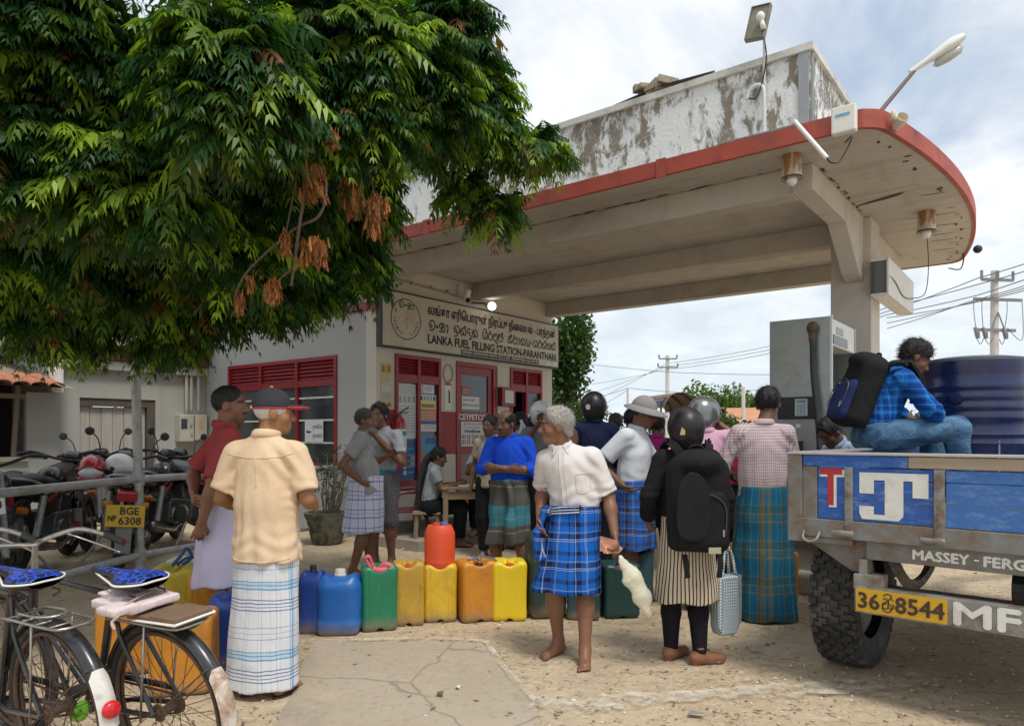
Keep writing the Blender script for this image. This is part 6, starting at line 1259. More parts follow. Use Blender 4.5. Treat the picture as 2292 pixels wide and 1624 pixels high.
for x0, x1 in ((.265, .305), (.674, .72)): one('tailboard_strap', TST, lambda b: b.bb(x0, x1, -.016, -.001, .87, 1.208), tl, bevel=.003)
for x in (.285, .697):
    for z in (.95, 1.0, 1.07, 1.13, 1.18): one('bolt', TST, lambda b: b.cyl((x, -.016, z), (x, -.022, z), .008, n=8), tl)
    one('hinge', TST, lambda b: b.cyl((x-.075, -.03, .865), (x+.03, -.03, .865), .016, n=12), tl)
one('corner_post', TGR, lambda b: (b.bb(-.03, .045, -.018, .06, .80, 1.27), b.bb(.045, .122, -.002, .04, .90, 1.21)), tl, bevel=.004)
one('rear_sill', TGR, lambda b: (b.bb(-.03, WD+.03, -.012, .05, .832, .928), b.prism([(-.03, .83), (.30, .83), (.30, .80), (-.03, .80)], -.005, .05, 'y')), tl, bevel=.004)
one('rope_hook', TST, lambda b: b.tube(spline([(.06, -.02, .86), (.065, -.05, .825), (.10, -.055, .81), (.135, -.05, .825), (.14, -.02, .86)], 5), .008, 6), tl, smooth=True)
one('chassis_beam', TGR, lambda b: b.bb(.36, WD, .02, .10, .735, .845), tl, bevel=.004); one('gusset', TGR, lambda b: b.prism([(.0, .83), (.36, .83), (.36, .66), (.28, .66)], .06, .10, 'y'), tl)
one('spring_hanger', TST, lambda b: (b.bb(.33, .37, -.0, .10, .60, .735), b.bb(.31, .45, -.02, .08, .58, .66)), tl, bevel=.004)
one('bumper', TST, lambda b: b.bb(.318, WD, -.03, .03, .465, .60), tl, bevel=.005)
pl = one('number_plate', mat('plate_amber', (.62, .36, .015), .55, .08, 9, dirt=((.4, .24, .05), .3, 12)), lambda b: b.bb(.328, .735, -.034, -.0305, .475, .592), tl)
b = MB(); put_text(b, '36', .34, .438, .495, .572, -.0365, 0, .003); put_text(b, '8544', .512, .722, .495, .572, -.0365, 0, .003)
sinhala(b, ['sa', 'ii'], .445, .507, .485, .578, .006, -.0365); b.ribbon([(.474+.022*math.cos(a), .512+.022*math.sin(a)) for a in np.linspace(0, 6.28, 20)], .006, -.0365); b.build('plate_lettering', mat('plate_ink', (.055, .03, .02), .6, .2, 10), pl)
b = MB(); put_text(b, 'MF', .765, 1.02, .485, .585, -.0325, 0, .006); b.build('bumper_lettering', TWH, tl)
b = MB(); put_text(b, 'MASSEY', .578, .815, .762, .808, .017, 0, .003); put_text(b, '-', .835, .855, .782, .790, .017); put_text(b, 'FERGUSON', .875, 1.24, .762, .808, .017, 0, .003); b.build('beam_lettering', TWH, tl)
def poly_(b, P, y): b.add([(x, y, z) for x, z in P], [tuple(range(len(P)))])
def big_t(b, x0, x1, z0, z1, y, hook=True):
    w = x1-x0; h = z1-z0; s0, s1 = x0+w*.38, x0+w*.65; bar = z1-h*.16
    for P in ([(x0, bar), (x1, bar), (x1, z1), (x0, z1)], [(s0, z0+h*.1), (s1, z0+h*.1), (s1, bar), (s0, bar)]): poly_(b, P, y)
    if hook:
        for P in ([(x0, z0+h*.55), (x0+w*.22, z0+h*.55), (x0+w*.22, bar), (x0, bar)], [(x1-w*.22, z0+h*.50), (x1, z0+h*.50), (x1, bar), (x1-w*.22, bar)], [(x0+w*.0, z0+h*.12), (x0+w*.22, z0+h*.10), (x0+w*.22, z0+h*.28), (x0, z0+h*.28)], [(x0+w*.04, z0), (x0+w*.58, z0), (x0+w*.65, z0+h*.1), (x0, z0+h*.12)]): poly_(b, P, y-.0004)
b = MB(); big_t(b, .335, .65, .945, 1.185, -.0025); b.build('big_letter', TWH, tl)
b = MB(); P = lambda a: [(x+a, z-a*.8) for x, z in ((.137, 1.165), (.252, 1.165), (.252, 1.20), (.137, 1.20))]; poly_(b, [(.137, 1.155), (.262, 1.155), (.262, 1.195), (.137, 1.195)], -.0022); poly_(b, [(.182, .995), (.222, .995), (.222, 1.155), (.182, 1.155)], -.0022); b.build('letter_shadow', TWH, tl)
b = MB(); poly_(b, [(.137, 1.167), (.250, 1.167), (.250, 1.203), (.137, 1.203)], -.0032); poly_(b, [(.176, 1.005), (.208, 1.005), (.208, 1.167), (.176, 1.167)], -.0032); b.build('red_letter', TRD, tl)
LEN = 3.1
for x in (0, WD):
    for z0, z1 in ((.932, 1.034), (1.038, 1.144), (1.148, 1.268)): one('side_plank', TBF, lambda b: b.bb(x-.015, x+.015, .065, LEN, z0, z1), tl, bevel=.003)
    one('side_rail', MATS['rim_pale'], lambda b: b.bb(x-.03, x+.03, .055, LEN, 1.272, 1.285), tl)
    for y in (1.0, 2.0, 3.0): one('side_post', TGR, lambda b: b.bb(x-.03 if x == 0 else x+.0155, x-.0155 if x == 0 else x+.03, y-.03, y+.03, .86, 1.265), tl)
one('front_board', TBF, lambda b: b.bb(0, WD, LEN, LEN+.03, .90, 1.28), tl); one('bed', mat('bed_steel', (.15, .14, .13), .7, .2, 5), lambda b: b.bb(-.02, WD+.02, .06, LEN, .885, .925), tl)
for x in (.45, 1.5): one('chassis_rail', TGR, lambda b: b.bb(x-.04, x+.04, .11, LEN+.8, .745, .88), tl)
one('drawbar', TGR, lambda b: (b.bar((.49, LEN+.7, .80), (.98, LEN+1.9, .55), .07, .09), b.bar((1.46, LEN+.7, .80), (.98, LEN+1.9, .55), .07, .09)), tl); one('axle', TST, lambda b: b.bb(.22, WD-.22, .64, .74, .38, .48), tl)
for x in (.45, 1.5): one('leaf_spring', TST, lambda b: b.tube(spline([(x, .20, .70), (x, .45, .56), (x, .69, .52), (x, .95, .56), (x, 1.2, .70)], 4), .03, 6), tl)
one('spare_tank', BLK, lambda b: b.cyl((.95, .35, .62), (1.45, .35, .62), .09, n=16), tl)
def big_tyre(x, side):
    cz = .43; w = one('wheel', TYRE_T, lambda b: b.lathe([(.27, -.10), (.33, -.125), (.39, -.125), (.418, -.105), (.424, 0), (.418, .105), (.39, .125), (.33, .125), (.27, .10)], 56, 'x', (x, .69, cz)), tl, smooth='auto')
    one('rim', TST, lambda b: b.lathe([(.27, -.10), (.255, -.07), (.25, .05*side), (.12, .06*side), (.0, .06*side)], 36, 'x', (x, .69, cz)), w, smooth='auto')
    b = MB(); n = 60
    for row, (xc, amp) in enumerate(((-.088, .014), (-.034, .016), (.034, .016), (.088, .014))):
        for k in range(n):
            a = 2*math.pi*(k+.5*(row % 2))/n; c = Vector((x+xc+amp*(1 if k % 2 else -1), .69+.424*math.cos(a), cz+.424*math.sin(a)))
            b.box(c, (.040, .030, .030), 0, a-math.pi/2+math.pi/2, 0)
    b.build('tread_blocks', TYRE_T, w)['kind'] = 'stuff'
    b = MB()
    for sgn_ in (-1, 1):
        for k in range(44):
            a = 2*math.pi*k/44; b.box(Vector((x+sgn_*.116, .69+.408*math.cos(a), cz+.408*math.sin(a))), (.022, .036, .040), 0, a, 0)
    b.build('shoulder_lugs', TYRE_T, w)['kind'] = 'stuff'
TYRE_T = mat('trailer_tyre', (.035, .035, .036), .75, .2, 10, .3, 40, dirt=((.13, .12, .105), .45, 6))
big_tyre(.11, 1); big_tyre(WD-.11, -1)
# water tank on the bed
tx = at(2178, 1000, 5.25); tk = thing('water_tank', 'dark blue ribbed plastic tank with flat lid standing on the trailer', 'tank', (tx.x, tx.y, .926)); tk.scale = (1, 1, 1.03)
r = .345; prof = [(0, 0), (r*.98, 0), (r, .02)]
for z in (.10, .38, .44): prof += [(r, z-.015), (r*1.02, z), (r, z+.015)]
for z in (.56, .63, .70, .77): prof += [(r*.995, z-.028), (r*1.015, z-.014), (r*1.015, z+.014), (r*.995, z+.028)]
prof += [(r, .86), (r*1.02, .90), (r*1.02, .945), (r*.99, .95)]
b = MB(); b.lathe(prof, 64); b.build('body', mat('tank_navy', (.010, .020, .085), .28, .2, 5, .12, 16, coat=.3, dirt=((.05, .055, .07), .25, 5)), tk, smooth='auto')
b = MB(); b.lathe([(r*1.03, .945), (r*1.03, .965), (r*.7, .985), (0, .99)], 40); b.build('lid', mat('tank_lid', (.10, .11, .13), .55, .2, 6), tk, smooth='auto'); one('outlet', MATS['tank_navy'], lambda b: b.cyl((-r*.75, -r*.66, .69), (-r*.82, -r*.72, .69), .035), tk)
one('strap_patch', mat('patch_tape', (.20, .22, .27), .5), lambda b: b.lathe([(r*1.012, .15), (r*1.012, .40)], 5, a0=R(262), a1=R(264)), tk)

# ------------------------------------------------------------------ fuel pump
pm = thing('fuel_pump', 'tall grey steel fuel pump with black hose and keypad beside the column', 'fuel pump', (2.83, 6.3, 0), RB)
PST = mat('pump_steel', (.36, .38, .37), .38, .12, 3, .06, 30, .75, dirt=((.24, .24, .22), .3, 4)); PDK = mat('pump_dark', (.075, .08, .08), .5, .2)
one('island', CONC, lambda b: b.bb(-.35, 1.4, -.35, .95, .0, .15), pm, bevel=.02)
one('cabinet', PST, lambda b: (b.bb(0, .03, .0, .54, .15, 2.43), b.bb(.03, .96, .50, .54, .15, 2.43), b.bb(.03, .96, .0, .50, .15, 1.22), b.bb(.93, .96, .0, .50, 1.22, 2.43)), pm, bevel=.006)
one('header', WHITE, lambda b: b.bb(.03, .93, .01, .50, 2.18, 2.42), pm, bevel=.006); one('header_badge', PG, lambda b: b.bb(.22, .46, .004, .0095, 2.30, 2.36), pm)
one('bay_back', PDK, lambda b: b.bb(.035, .925, .30, .34, 1.225, 2.175), pm); one('edge_trim', mat('trim_bright', (.60, .61, .60), .3, .05, metal=.7), lambda b: b.bb(-.006, .014, -.012, .006, .15, 2.44), pm)
one('terminal', mat('terminal_black', (.018, .018, .02), .4, .2), lambda b: b.bb(-.03, -.001, .13, .46, 1.52, 1.72), pm, bevel=.006)
one('keypad', mat('keypad_beige', (.52, .53, .48), .5, .1), lambda b: b.bb(-.038, -.0305, .19, .30, 1.545, 1.70), pm, bevel=.003); one('keypad_screen', mat('lcd_green', (.20, .24, .20), .3), lambda b: b.bb(-.040, -.0382, .205, .285, 1.665, 1.69), pm)
for i in range(3):
    for j in range(4): one('key', PC, lambda b: b.bb(-.042, -.0382, .212+i*.026, .228+i*.026, 1.56+j*.025, 1.575+j*.025), pm)
one('card_slot', BLK, lambda b: b.bb(-.036, -.0305, .36, .42, 1.64, 1.66), pm); one('fuel_tag', PAPER, lambda b: b.bb(-.004, -.0005, .26, .30, 1.44, 1.475), pm); one('holster', BLK, lambda b: (b.bb(-.05, -.001, .24, .34, .98, 1.32), b.bb(-.002, -.0005, .06, .2, 1.03, 1.05)), pm, bevel=.004)
one('lower_louvre', PDK, lambda b: [b.bb(-.012, -.001, .12, .40, .35+k*.05, .375+k*.05) for k in range(5)], pm)
b = MB(); b.tube(spline([(-.05, .145, 2.30), (-.06, .14, 2.20), (-.07, .13, 1.9), (-.075, .10, 1.6), (-.10, .07, 1.25), (-.16, .07, .8), (-.12, .16, .45), (-.06, .24, .9), (-.04, .28, 1.15)], 6), .026, 10); b.build('hose', mat('hose_black', (.03, .035, .033), .6, .15), pm, smooth=True)
b = MB(); b.ball((-.05, .145, 2.33), (.045, .05, .06)); b.cyl((-.001, .145, 2.34), (-.06, .145, 2.34), .04); b.cyl((-.05, .145, 2.29), (-.055, .143, 2.20), .033, .030); b.build('hose_swivel', RUSTC, pm, smooth='auto')
one('price_display', mat('display_dark', (.03, .035, .035), .2), lambda b: b.bb(.10, .62, .002, .0095, 2.20, 2.28), pm)
sp = thing('second_pump', 'grey pump top showing past the seated man beyond the column', 'fuel pump', Vector((3.85, 7.6, 0)), RB); one('cabinet', PST, lambda b: b.bb(0, .5, 0, .5, .0, 1.85), sp, bevel=.01); one('header', mat('pump_green', (.12, .15, .12), .5, .1), lambda b: b.bb(-.02, .52, -.02, .52, 1.852, 2.1), sp, bevel=.01); one('display', PDK, lambda b: b.bb(.08, .42, -.012, -.002, 1.45, 1.7), sp)

# ------------------------------------------------------------------ by the office wall
CH = mat('chair_maroon', (.13, .025, .04), .4, .15, 5)
ch = thing('plastic_chair', 'maroon plastic armchair behind the seated woman', 'chair', (-1.34, 8.95, 0), R(118))
one('seat', CH, lambda b: b.box((0, 0, .43), (.44, .44, .03)), ch, bevel=.012)
b = MB()
for k in range(5): b.bar((-.16+k*.08, -.20, .45), (-.18+k*.09, -.29, .84), .035, .012)
b.tube(spline([(-.22, -.20, .45), (-.23, -.29, .80), (-.12, -.31, .87), (0, -.315, .885), (.12, -.31, .87), (.23, -.29, .80), (.22, -.20, .45)], 5), .017, 8); b.build('backrest', CH, ch)
for s in (-1, 1):
    b = MB(); b.tube(spline([(s*.22, -.27, .68), (s*.26, -.05, .67), (s*.26, .17, .65), (s*.24, .21, .45)], 5), .02, 8); b.build('armrest', CH, ch, smooth=True)
    for y, dy in ((-.19, -.04), (.19, .03)): one('leg', CH, lambda b: b.tube([(s*.20, y, .43), (s*.24, y+dy, 0)], [.03, .02], 6), ch)
tb = thing('office_table', 'small rough wooden table where the attendants sit', 'table', (-.42, 8.85, 0), R(14))
WDT = mat('table_wood', (.30, .23, .15), .8, .2, 8, .2, 40, sc=(.5, 3, 3))
for k in range(4): one('top_plank', WDT, lambda b: b.bb(-.50, .50, -.30+k*.151, -.153+k*.151, .72, .748), tb, bevel=.003)
for x in (-.45, .45):
    for y in (-.25, .25): one('leg', WDT, lambda b: b.bar((x, y, 0), (x, y, .72), .055, .055), tb)
one('stretcher', WDT, lambda b: (b.bb(-.42, .42, -.265, -.235, .60, .69)), tb)
one_ = one('ledger', PAPER, lambda b: (b.bb(-.28, -.02, -.20, .0, .7485, .763), b.bb(0, .16, -.22, -.05, .7485, .757)), None); one_.location = tb.location; one_.rotation_euler = (0, 0, R(14)); tag(one_, 'open white papers lying on the wooden table', 'papers')
f = Field((-.12, -.06, .20), (.14, .10, .84), .012); f.cone((0, 0, .78), (.02, 0, .30), .05, .10, .03, ((0, 1, 0), 1.8)); f.crease(.008, 8, (30, 30, 8)); jk = f.build('hanging_jacket', cloth('jacket_navy', (.008, .012, .035), .15)); jk.location = (.0, 8.50, 0); jk.rotation_euler = (0, 0, R(12)); tag(jk, 'dark navy jacket hanging over the table edge', 'jacket')
pt = thing('plant_pot', 'mossy concrete pot with a bare leggy plant by the side wall', 'plant pot', gnd(732, 1216), 0)
b = MB(); b.lathe([(0, 0), (.16, 0), (.19, .03), (.25, .30), (.28, .36), (.28, .40), (.24, .40), (.22, .32), (0, .32)], 24); b.build('pot', mat('mossy_concrete', (.20, .19, .15), .95, .3, 6, .4, 30, dirt=((.05, .055, .035), .6, 8)), pt, smooth='auto')
b = MB(); r_ = random.Random(4)
for k in range(14):
    a = r_.uniform(0, 6.28); x, y = .16*math.cos(a), .16*math.sin(a); b.tube(spline([(x*.6, y*.6, .32), (x*1.1+r_.uniform(-.06, .06), y, .6), (x*1.5+r_.uniform(-.1, .1), y*1.2, .85+r_.random()*.3)], 4), [.012]*5+[.008]*4, 5)
b.build('stems', mat('dry_stem', (.16, .13, .10), .9, .3), pt)
n = 160; o_ = np.stack([rg.normal(0, .16, n), rg.normal(0, .16, n), rg.uniform(.55, 1.25, n)], 1); V, Q, K = fronds(o_, nrm(rg.normal(0, 1, (n, 3))), np.full(n, .12), np.full(n, .4), np.array([.05, .08, .03])*rg.uniform(.5, 1.3, (n, 1)), 3, .4, rg); quadmesh('leaves', V, Q, K, LEAF, pt)['kind'] = 'stuff'
for label, u, v, w in (('low grey concrete block under the maroon chair', 905, 1216, .5), ('low concrete block against the office step', 980, 1210, .4)):
    o = one('concrete_block', mat('block_concrete', (.26, .245, .20), .95, .25, 5, .4, 30), lambda b: b.box((0, 0, .13), (w, .22, .26)), None, bevel=.012); o.location = gnd(u, v)+Vector((0, .35, 0)); o.rotation_euler = (0, 0, R(35)); tag(o, label, 'concrete block')
# scraps on the ground
r_ = random.Random(9)
for label, u, v, m, s in (('scrap of white paper near the sarong hem by the cans', 1025, 1545, PAPER, .02), ('white cap lying by the string-tied can', 1117, 1405, PAPER, .022), ('white paper slip on the ground behind the green can', 955, 1118, PAPER, .03), ('crumpled white scrap behind the plaid sarong', 905, 1232, PAPER, .035), ('pale green leaf scrap near the brown shoes', 1690, 1460, mat('scrap_green', (.30, .40, .33), .7), .03), ('dry leaf on the concrete patch', 985, 1560, mat('scrap_leaf', (.16, .12, .07), .8), .03), ('flat grey scrap in the sand near the lime line', 1560, 1605, mat('scrap_grey', (.24, .23, .22), .8), .04)):
    p = gnd(u, v); b = MB(); b.add([(-s, -s*.6, .004), (s*.9, -s*.5, .012), (s, s*.6, .004), (-s*.8, s*.5, .02)], [(0, 1, 2, 3)]); o = b.build('litter', m); o.location = p+Vector((0, 0, .016)); o.rotation_euler = (0, 0, r_.random()*3); tag(o, label, 'litter')
# ------------------------------------------------------------------ people
def skin_mat():
    m, t, b = newmat('skin'); a = _n(t, 'ShaderNodeAttribute', attribute_name='tint'); v = objco(t)
    c = mixc(t, mth(t, 'MULTIPLY', noise(t, v, 12, 5), .5), a.outputs['Color'], mixc(t, 1., a.outputs['Color'], (.72, .66, .62), 'MULTIPLY'))
    t.links.new(c, b.inputs['Base Color']); b.inputs['Roughness'].default_value = .48; b.inputs['Specular IOR Level'].default_value = .4; b.inputs['Subsurface Weight'].default_value = .06; b.inputs['Subsurface Radius'].default_value = (.02, .008, .004)
    bumpn(t, b, noise(t, v, 90, 4), .12, .004); return m
SKIN = skin_mat()
def hair_mat(name, c, rough=.55): return mat(name, c, rough, .3, 60, .7, 120)
HBLK = hair_mat('hair_black', (.012, .010, .009)); HGRY = hair_mat('hair_grey', (.36, .34, .31)); HWH = hair_mat('hair_white', (.62, .60, .56)); HMIX = hair_mat('hair_salted', (.05, .047, .043))
BASE = dict(pel=(0, 0, .93), wst=(0, 0, 1.07), chs=(0, 0, 1.27), nek=(0, -.015, 1.425), hed=(0, .02, 1.565), sR=(.168, -.01, 1.365), sL=(-.168, -.01, 1.365), eR=(.235, -.03, 1.10), eL=(-.235, -.03, 1.10),
            wR=(.25, .04, .86), wL=(-.25, .04, .86), hR=(.078, 0, .90), hL=(-.078, 0, .90), kR=(.10, .025, .49), kL=(-.10, .025, .49), aR=(.10, -.02, .085), aL=(-.10, -.02, .085))
def A_(p): return np.array(p, float)
def unit(p): p = A_(p); return p/max(np.linalg.norm(p), 1e-6)
def lerp(a, b, t): return A_(a)+(A_(b)-A_(a))*t
class Person:
    def __init__(s, label, loc, rz, h, pose=None, skin=(.12, .06, .035), vox=.0095, yaw=0., pitch=0., roll=0., fat=1., name='person', group=None):
        s.root = thing(name, label, 'person', loc, R(rz), group); s.k = h/1.70; s.vox = vox; s.skin = A_(skin); s.fat = fat
        s.J = {q: A_(v)*s.k for q, v in BASE.items()}
        for q, v in (pose or {}).items(): s.J[q] = A_(v)*s.k
        s.HR = np.array(Euler((R(pitch), R(roll), R(yaw)), 'ZXY').to_matrix()); s.seed = abs(hash(label)) % 9999 if False else sum(map(ord, label)) % 9999
    def hl(s, p): return s.J['hed']+s.HR @ (A_(p)*s.hk)
    hk = property(lambda s: 1.0*max(.92, s.k))
    def box(s, keys, pad):
        P = np.array([s.J[q] for q in keys]); return P.min(0)-pad, P.max(0)+pad
    def body(s, feet='bare', hands=(('R', .5, None), ('L', .5, None)), beard=None, brow=(.02, .015, .012), toes=False, hp=None, mous=None):
        J, k, fa = s.J, s.k, s.fat; lo, hi = s.box(J.keys(), .20); lo[2] = min(lo[2], -.0) if lo[2] < .1 else lo[2]; f = Field(lo, hi, s.vox)
        ax = unit(A_(J['sR'])-J['sL']); up = unit(J['chs']-J['pel']); fw = unit(np.cross(up, ax)); fl_ = (fw, 1.45)
        f.cone(J['pel'], J['wst'], .135*k*fa, .118*k*fa, .04, fl_); f.cone(J['wst'], lerp(J['chs'], J['wst'], .2), .118*k*fa, .13*k, .04, fl_); f.cone(lerp(J['chs'], J['sR'], .75), lerp(J['chs'], J['sL'], .75), .055*k, .055*k, .05, (fw, 1.1))
        f.cone(lerp(J['chs'], J['nek'], .7), J['hed']+s.HR @ A_((0, -.02, -.055)), .062*k, .052*k, .04)
        for S_ in 'RL':
            f.cone(J['s'+S_], J['e'+S_], .052*k, .039*k, .03); f.cone(J['e'+S_], lerp(J['e'+S_], J['w'+S_], .35), .039*k, .041*k, .02); f.cone(lerp(J['e'+S_], J['w'+S_], .3), J['w'+S_], .041*k, .026*k, .02)
            f.cone(J['h'+S_], J['k'+S_], .080*k, .056*k, .04); f.cone(J['k'+S_], lerp(J['k'+S_], J['a'+S_], .35), .054*k, .055*k, .03); f.cone(lerp(J['k'+S_], J['a'+S_], .3), J['a'+S_], .055*k, .034*k, .03)
        for S_, curl, pn in hands: s.hand(f, S_, curl, pn)
        for S_ in 'RL': s.foot(f, S_, feet, toes)
        # head
        H_, q = s.hl, s.hk; E_ = lambda c, r, kk=.02, cut=False: f.ell(H_(c), A_(r)*q, kk, s.HR, cut)
        E_((0, -.015, .035), (.072, .094, .085)); E_((0, .028, -.045), (.056, .060, .076), .03); E_((0, .062, -.100), (.026, .022, .018), .03)
        f.cone(H_((-.034, .078, .018)), H_((.034, .078, .018)), .012*q, .012*q, .02); 
        for x in (-1, 1): E_((x*.031, .098, -.004), (.017, .014, .012), .012, True); f.ell(H_((x*.031, .076, -.004)), .0125*q, .006); E_((x*.076, -.008, -.012), (.010, .026, .034), .01); E_((x*.042, .052, -.035), (.022, .022, .02), .025)
        f.cone(H_((0, .086, .006)), H_((0, .108, -.034)), .008*q, .0135*q, .014); E_((0, .096, -.036), (.021, .014, .010), .012); f.cone(H_((-.019, .084, -.066)), H_((.019, .084, -.066)), .0085*q, .0085*q, .010); f.cone(H_((-.016, .083, -.077)), H_((.016, .083, -.077)), .009*q, .009*q, .008)
        hR, hed, sk = s.HR, J['hed'], s.skin
        def tint(V):
            L = (V-hed) @ hR/q; x, y, z = L[:, 0], L[:, 1], L[:, 2]; c = np.tile(sk, (len(V), 1)); ishead = (np.abs(x) < .1) & (np.abs(y) < .14) & (np.abs(z) < .14)
            r = np.random.default_rng(1); c = c*(1+.0*V[:, :1])
            def put(mk, col, a): c[mk & ishead] = c[mk & ishead]*(1-a)+A_(col)*a
            put((y > .055) & (np.abs(z-.022) < .0075) & (np.abs(x) > .012) & (np.abs(x) < .052), brow, .85); put((y > .07) & (z < -.058) & (z > -.086) & (np.abs(x) < .024), sk*A_((.85, .6, .6)), .7)
            ex = (np.abs(np.abs(x)-.031) < .012) & (np.abs(z+.004) < .0045) & (y > .07); put(ex, (.30, .27, .25), .45); put(ex & (np.abs(np.abs(x)-.031) < .006), (.01, .008, .008), .95)
            if mous is not None: put((y > .07) & (z < -.045) & (z > -.062) & (np.abs(x) < .03), mous, .85)
            if beard is not None: put((y > .012) & (z < -.070-.35*np.maximum(0, .06-y)) & ~((z > -.085) & (z < -.06) & (np.abs(x) < .02)) & (z > -.125), beard[:3], beard[3])
            put((np.abs(z+.125) < .02) & (y > .0), sk*.8, .5); return np.c_[c, np.ones(len(c))]
        o = f.build('body', SKIN, s.root, 1, tint); return o
    def hand(s, f, S_, curl, pn):
        k = s.k; w = s.J['w'+S_]; d = unit(w-s.J['e'+S_]); sg = 1 if S_ == 'R' else -1
        pn = unit(pn) if pn is not None else unit(A_((-sg, .1, 0))); pn = unit(pn-d*(pn @ d)); sx = np.cross(d, pn)
        f.cone(w+d*.015*k, w+d*.075*k, .030*k, .036*k, .015, (pn, 2.0))
        for i in range(4):
            b0 = w+d*(.082-.004*abs(i-1.4))*k+sx*(i-1.5)*.0212*k; c1, c2 = curl*.8, curl*1.9; L1, L2 = (.042-.003*abs(i-1.3))*k, (.040-.004*abs(i-1.3))*k
            m = b0+(d*math.cos(c1)+pn*math.sin(c1))*L1; e = m+(d*math.cos(c2)+pn*math.sin(c2))*L2; f.cone(b0, m, .0092*k, .0086*k, .003); f.cone(m, e, .0086*k, .0078*k, .003)
        th = sx*(-1 if (np.cross(d, pn)[1] < 0) == (S_ == 'R') else 1); b0 = w+d*.028*k+th*.026*k; m = b0+unit(d*.75+th*.55+pn*.45)*.042*k; f.cone(b0, m, .0125*k, .0105*k, .012); f.cone(m, m+unit(d+pn*.5)*.032*k, .0105*k, .0088*k, .006)
    def foot(s, f, S_, kind, toes):
        k = s.k; a = s.J['a'+S_]; d = s.fd[S_] if hasattr(s, 'fd') and S_ in s.fd else A_((.12 if S_ == 'R' else -.12, 1, 0)); d = unit(d); z0 = max(a[2]-.085*k, 0.)
        heel = A_((a[0], a[1], z0+.034*k))-d*.035*k; ball = A_((a[0], a[1], z0+.024*k))+d*.125*k; f.cone(heel, ball, .034*k, .038*k, .03, ((0, 0, 1), 1.35)); f.cone(a, A_((a[0], a[1], z0+.05*k))+d*.05*k, .036*k, .032*k, .03)
        sx = A_((d[1], -d[0], 0)); sg = 1 if S_ == 'R' else -1
        for i in range(5): p = ball+d*(.035-.006*i)*k-sx*sg*(.034-.0172*i)*k-A_((0, 0, .010*k)); f.cone(p-d*.02*k, p+d*(.022-.002*i)*k, .0090*k, (.0125 if i == 0 else .0082)*k, .003)
    # clothes ------------------------------------------------
    def shirt(s, m, sleeve=(.62, .62), hem=.80, loose=1., name='shirt', tuck=False, collar=True, crease=.006, belly=0., flare=1.05, cm=None, sl=1.):
        J, k, fa = s.J, s.k, s.fat*loose; keys = ['sR', 'sL', 'chs', 'pel', 'nek']+[q+S_ for S_, fr in zip('RL', sleeve) for q in (('e',) if fr <= 1 else ('e', 'w'))]
        lo, hi = s.box(keys, .20); f = Field(lo, hi, s.vox)
        ax = unit(A_(J['sR'])-J['sL']); up = unit(J['chs']-J['pel']); fw = unit(np.cross(up, ax)); fl_ = (fw, 1.36)
        bot = lerp(J['wst'], J['pel'], (J['wst'][2]-hem*k)/max(J['wst'][2]-J['pel'][2], .01)) if not tuck else lerp(J['wst'], J['pel'], .4)
        f.cone(lerp(J['chs'], J['wst'], .25), J['wst'], .156*k*loose, .152*k*fa, .04, fl_); f.cone(J['wst'], bot-A_((0, 0, .10))*k, .142*k*fa, .156*k*fa*flare, .04, fl_, (bot, -up))
        f.cone(lerp(J['chs'], J['sR'], .80), lerp(J['chs'], J['sL'], .80), .066*k*loose, .066*k*loose, .06, (fw, 1.1)); f.cone(lerp(J['chs'], J['nek'], .3), lerp(J['chs'], J['nek'], .92), .10*k, .064*k, .06)
        for S_ in 'RL': f.cone(lerp(J['chs'], J['nek'], .85), lerp(J['nek'], J['s'+S_], .8)-up*.012*k, .046*k, .050*k, .04)
        if belly: f.ell(lerp(J['wst'], J['pel'], .2)+fw*.07*k, A_((.12, .11, .14))*k*belly, .06)
        for S_, fr in zip('RL', sleeve):
            a, e, w = J['s'+S_], J['e'+S_], J['w'+S_]; L = k*loose*sl
            if fr <= 1: p = lerp(a, e, fr); d = unit(e-a); f.cone(a, p+d*.06, .060*L, .068*L, .028, None, (p, d))
            else: p = lerp(e, w, fr-1); d = unit(w-e); f.cone(a, e, .060*L, .055*L, .028); f.cone(e, p+d*.05, .056*L, .050*L, .03, None, (p, d))
        x, y, z = f.ax[0][:, None, None], f.ax[1][None, :, None], f.ax[2][None, None, :]; r_q = np.random.default_rng(s.seed); ph = r_q.uniform(0, 6.28, 8); cx, cy = J['wst'][0], J['wst'][1]
        an = np.arctan2(x-cx, y-cy); wz = np.clip((J['chs'][2]+.05*k-z)/(.38*k), 0, 1); dr = .55*np.sin(7*an+ph[0]+3.5*z+1.4*np.sin(4*z+ph[1]))+.45*np.sin(11*an+ph[2]-5*z+1.2*np.sin(6*z+2*an+ph[3]))
        f.d += (crease*.9*wz*dr).astype(np.float32)
        for S_, sg_ in (('R', 1), ('L', -1)):      # pulls running from the armpit
            q_ = lerp(J['s'+S_], J['wst'], .22); g = np.exp(-(((x-q_[0])**2+(z-q_[2])**2+.6*(y-q_[1])**2)/(.11*k)**2)); f.d += (crease*.9*g*np.sin(85*((x-q_[0])*sg_*.75+(z-q_[2])*.65)+ph[4]+2*np.sin(20*y+ph[5]))).astype(np.float32)
            e_ = J['e'+S_]; g = np.exp(-(((x-e_[0])**2+(y-e_[1])**2+(z-e_[2])**2)/(.10*k)**2)); f.d += (crease*.7*g*np.sin(120*(z-e_[2])+ph[6]+3*np.sin(25*y))).astype(np.float32)
        wq = np.exp(-((z-(bot[2]+.10*k))/(.07*k))**2); f.d += (crease*.5*wq*np.sin(70*z+ph[7]+2.5*np.sin(3*an+ph[0]))).astype(np.float32)
        f.crease(crease*.22, s.seed, (34, 34, 20)); o = f.build(name, m, s.root); s.torso = o
        if collar: s.collar(cm or m, o)
        return o
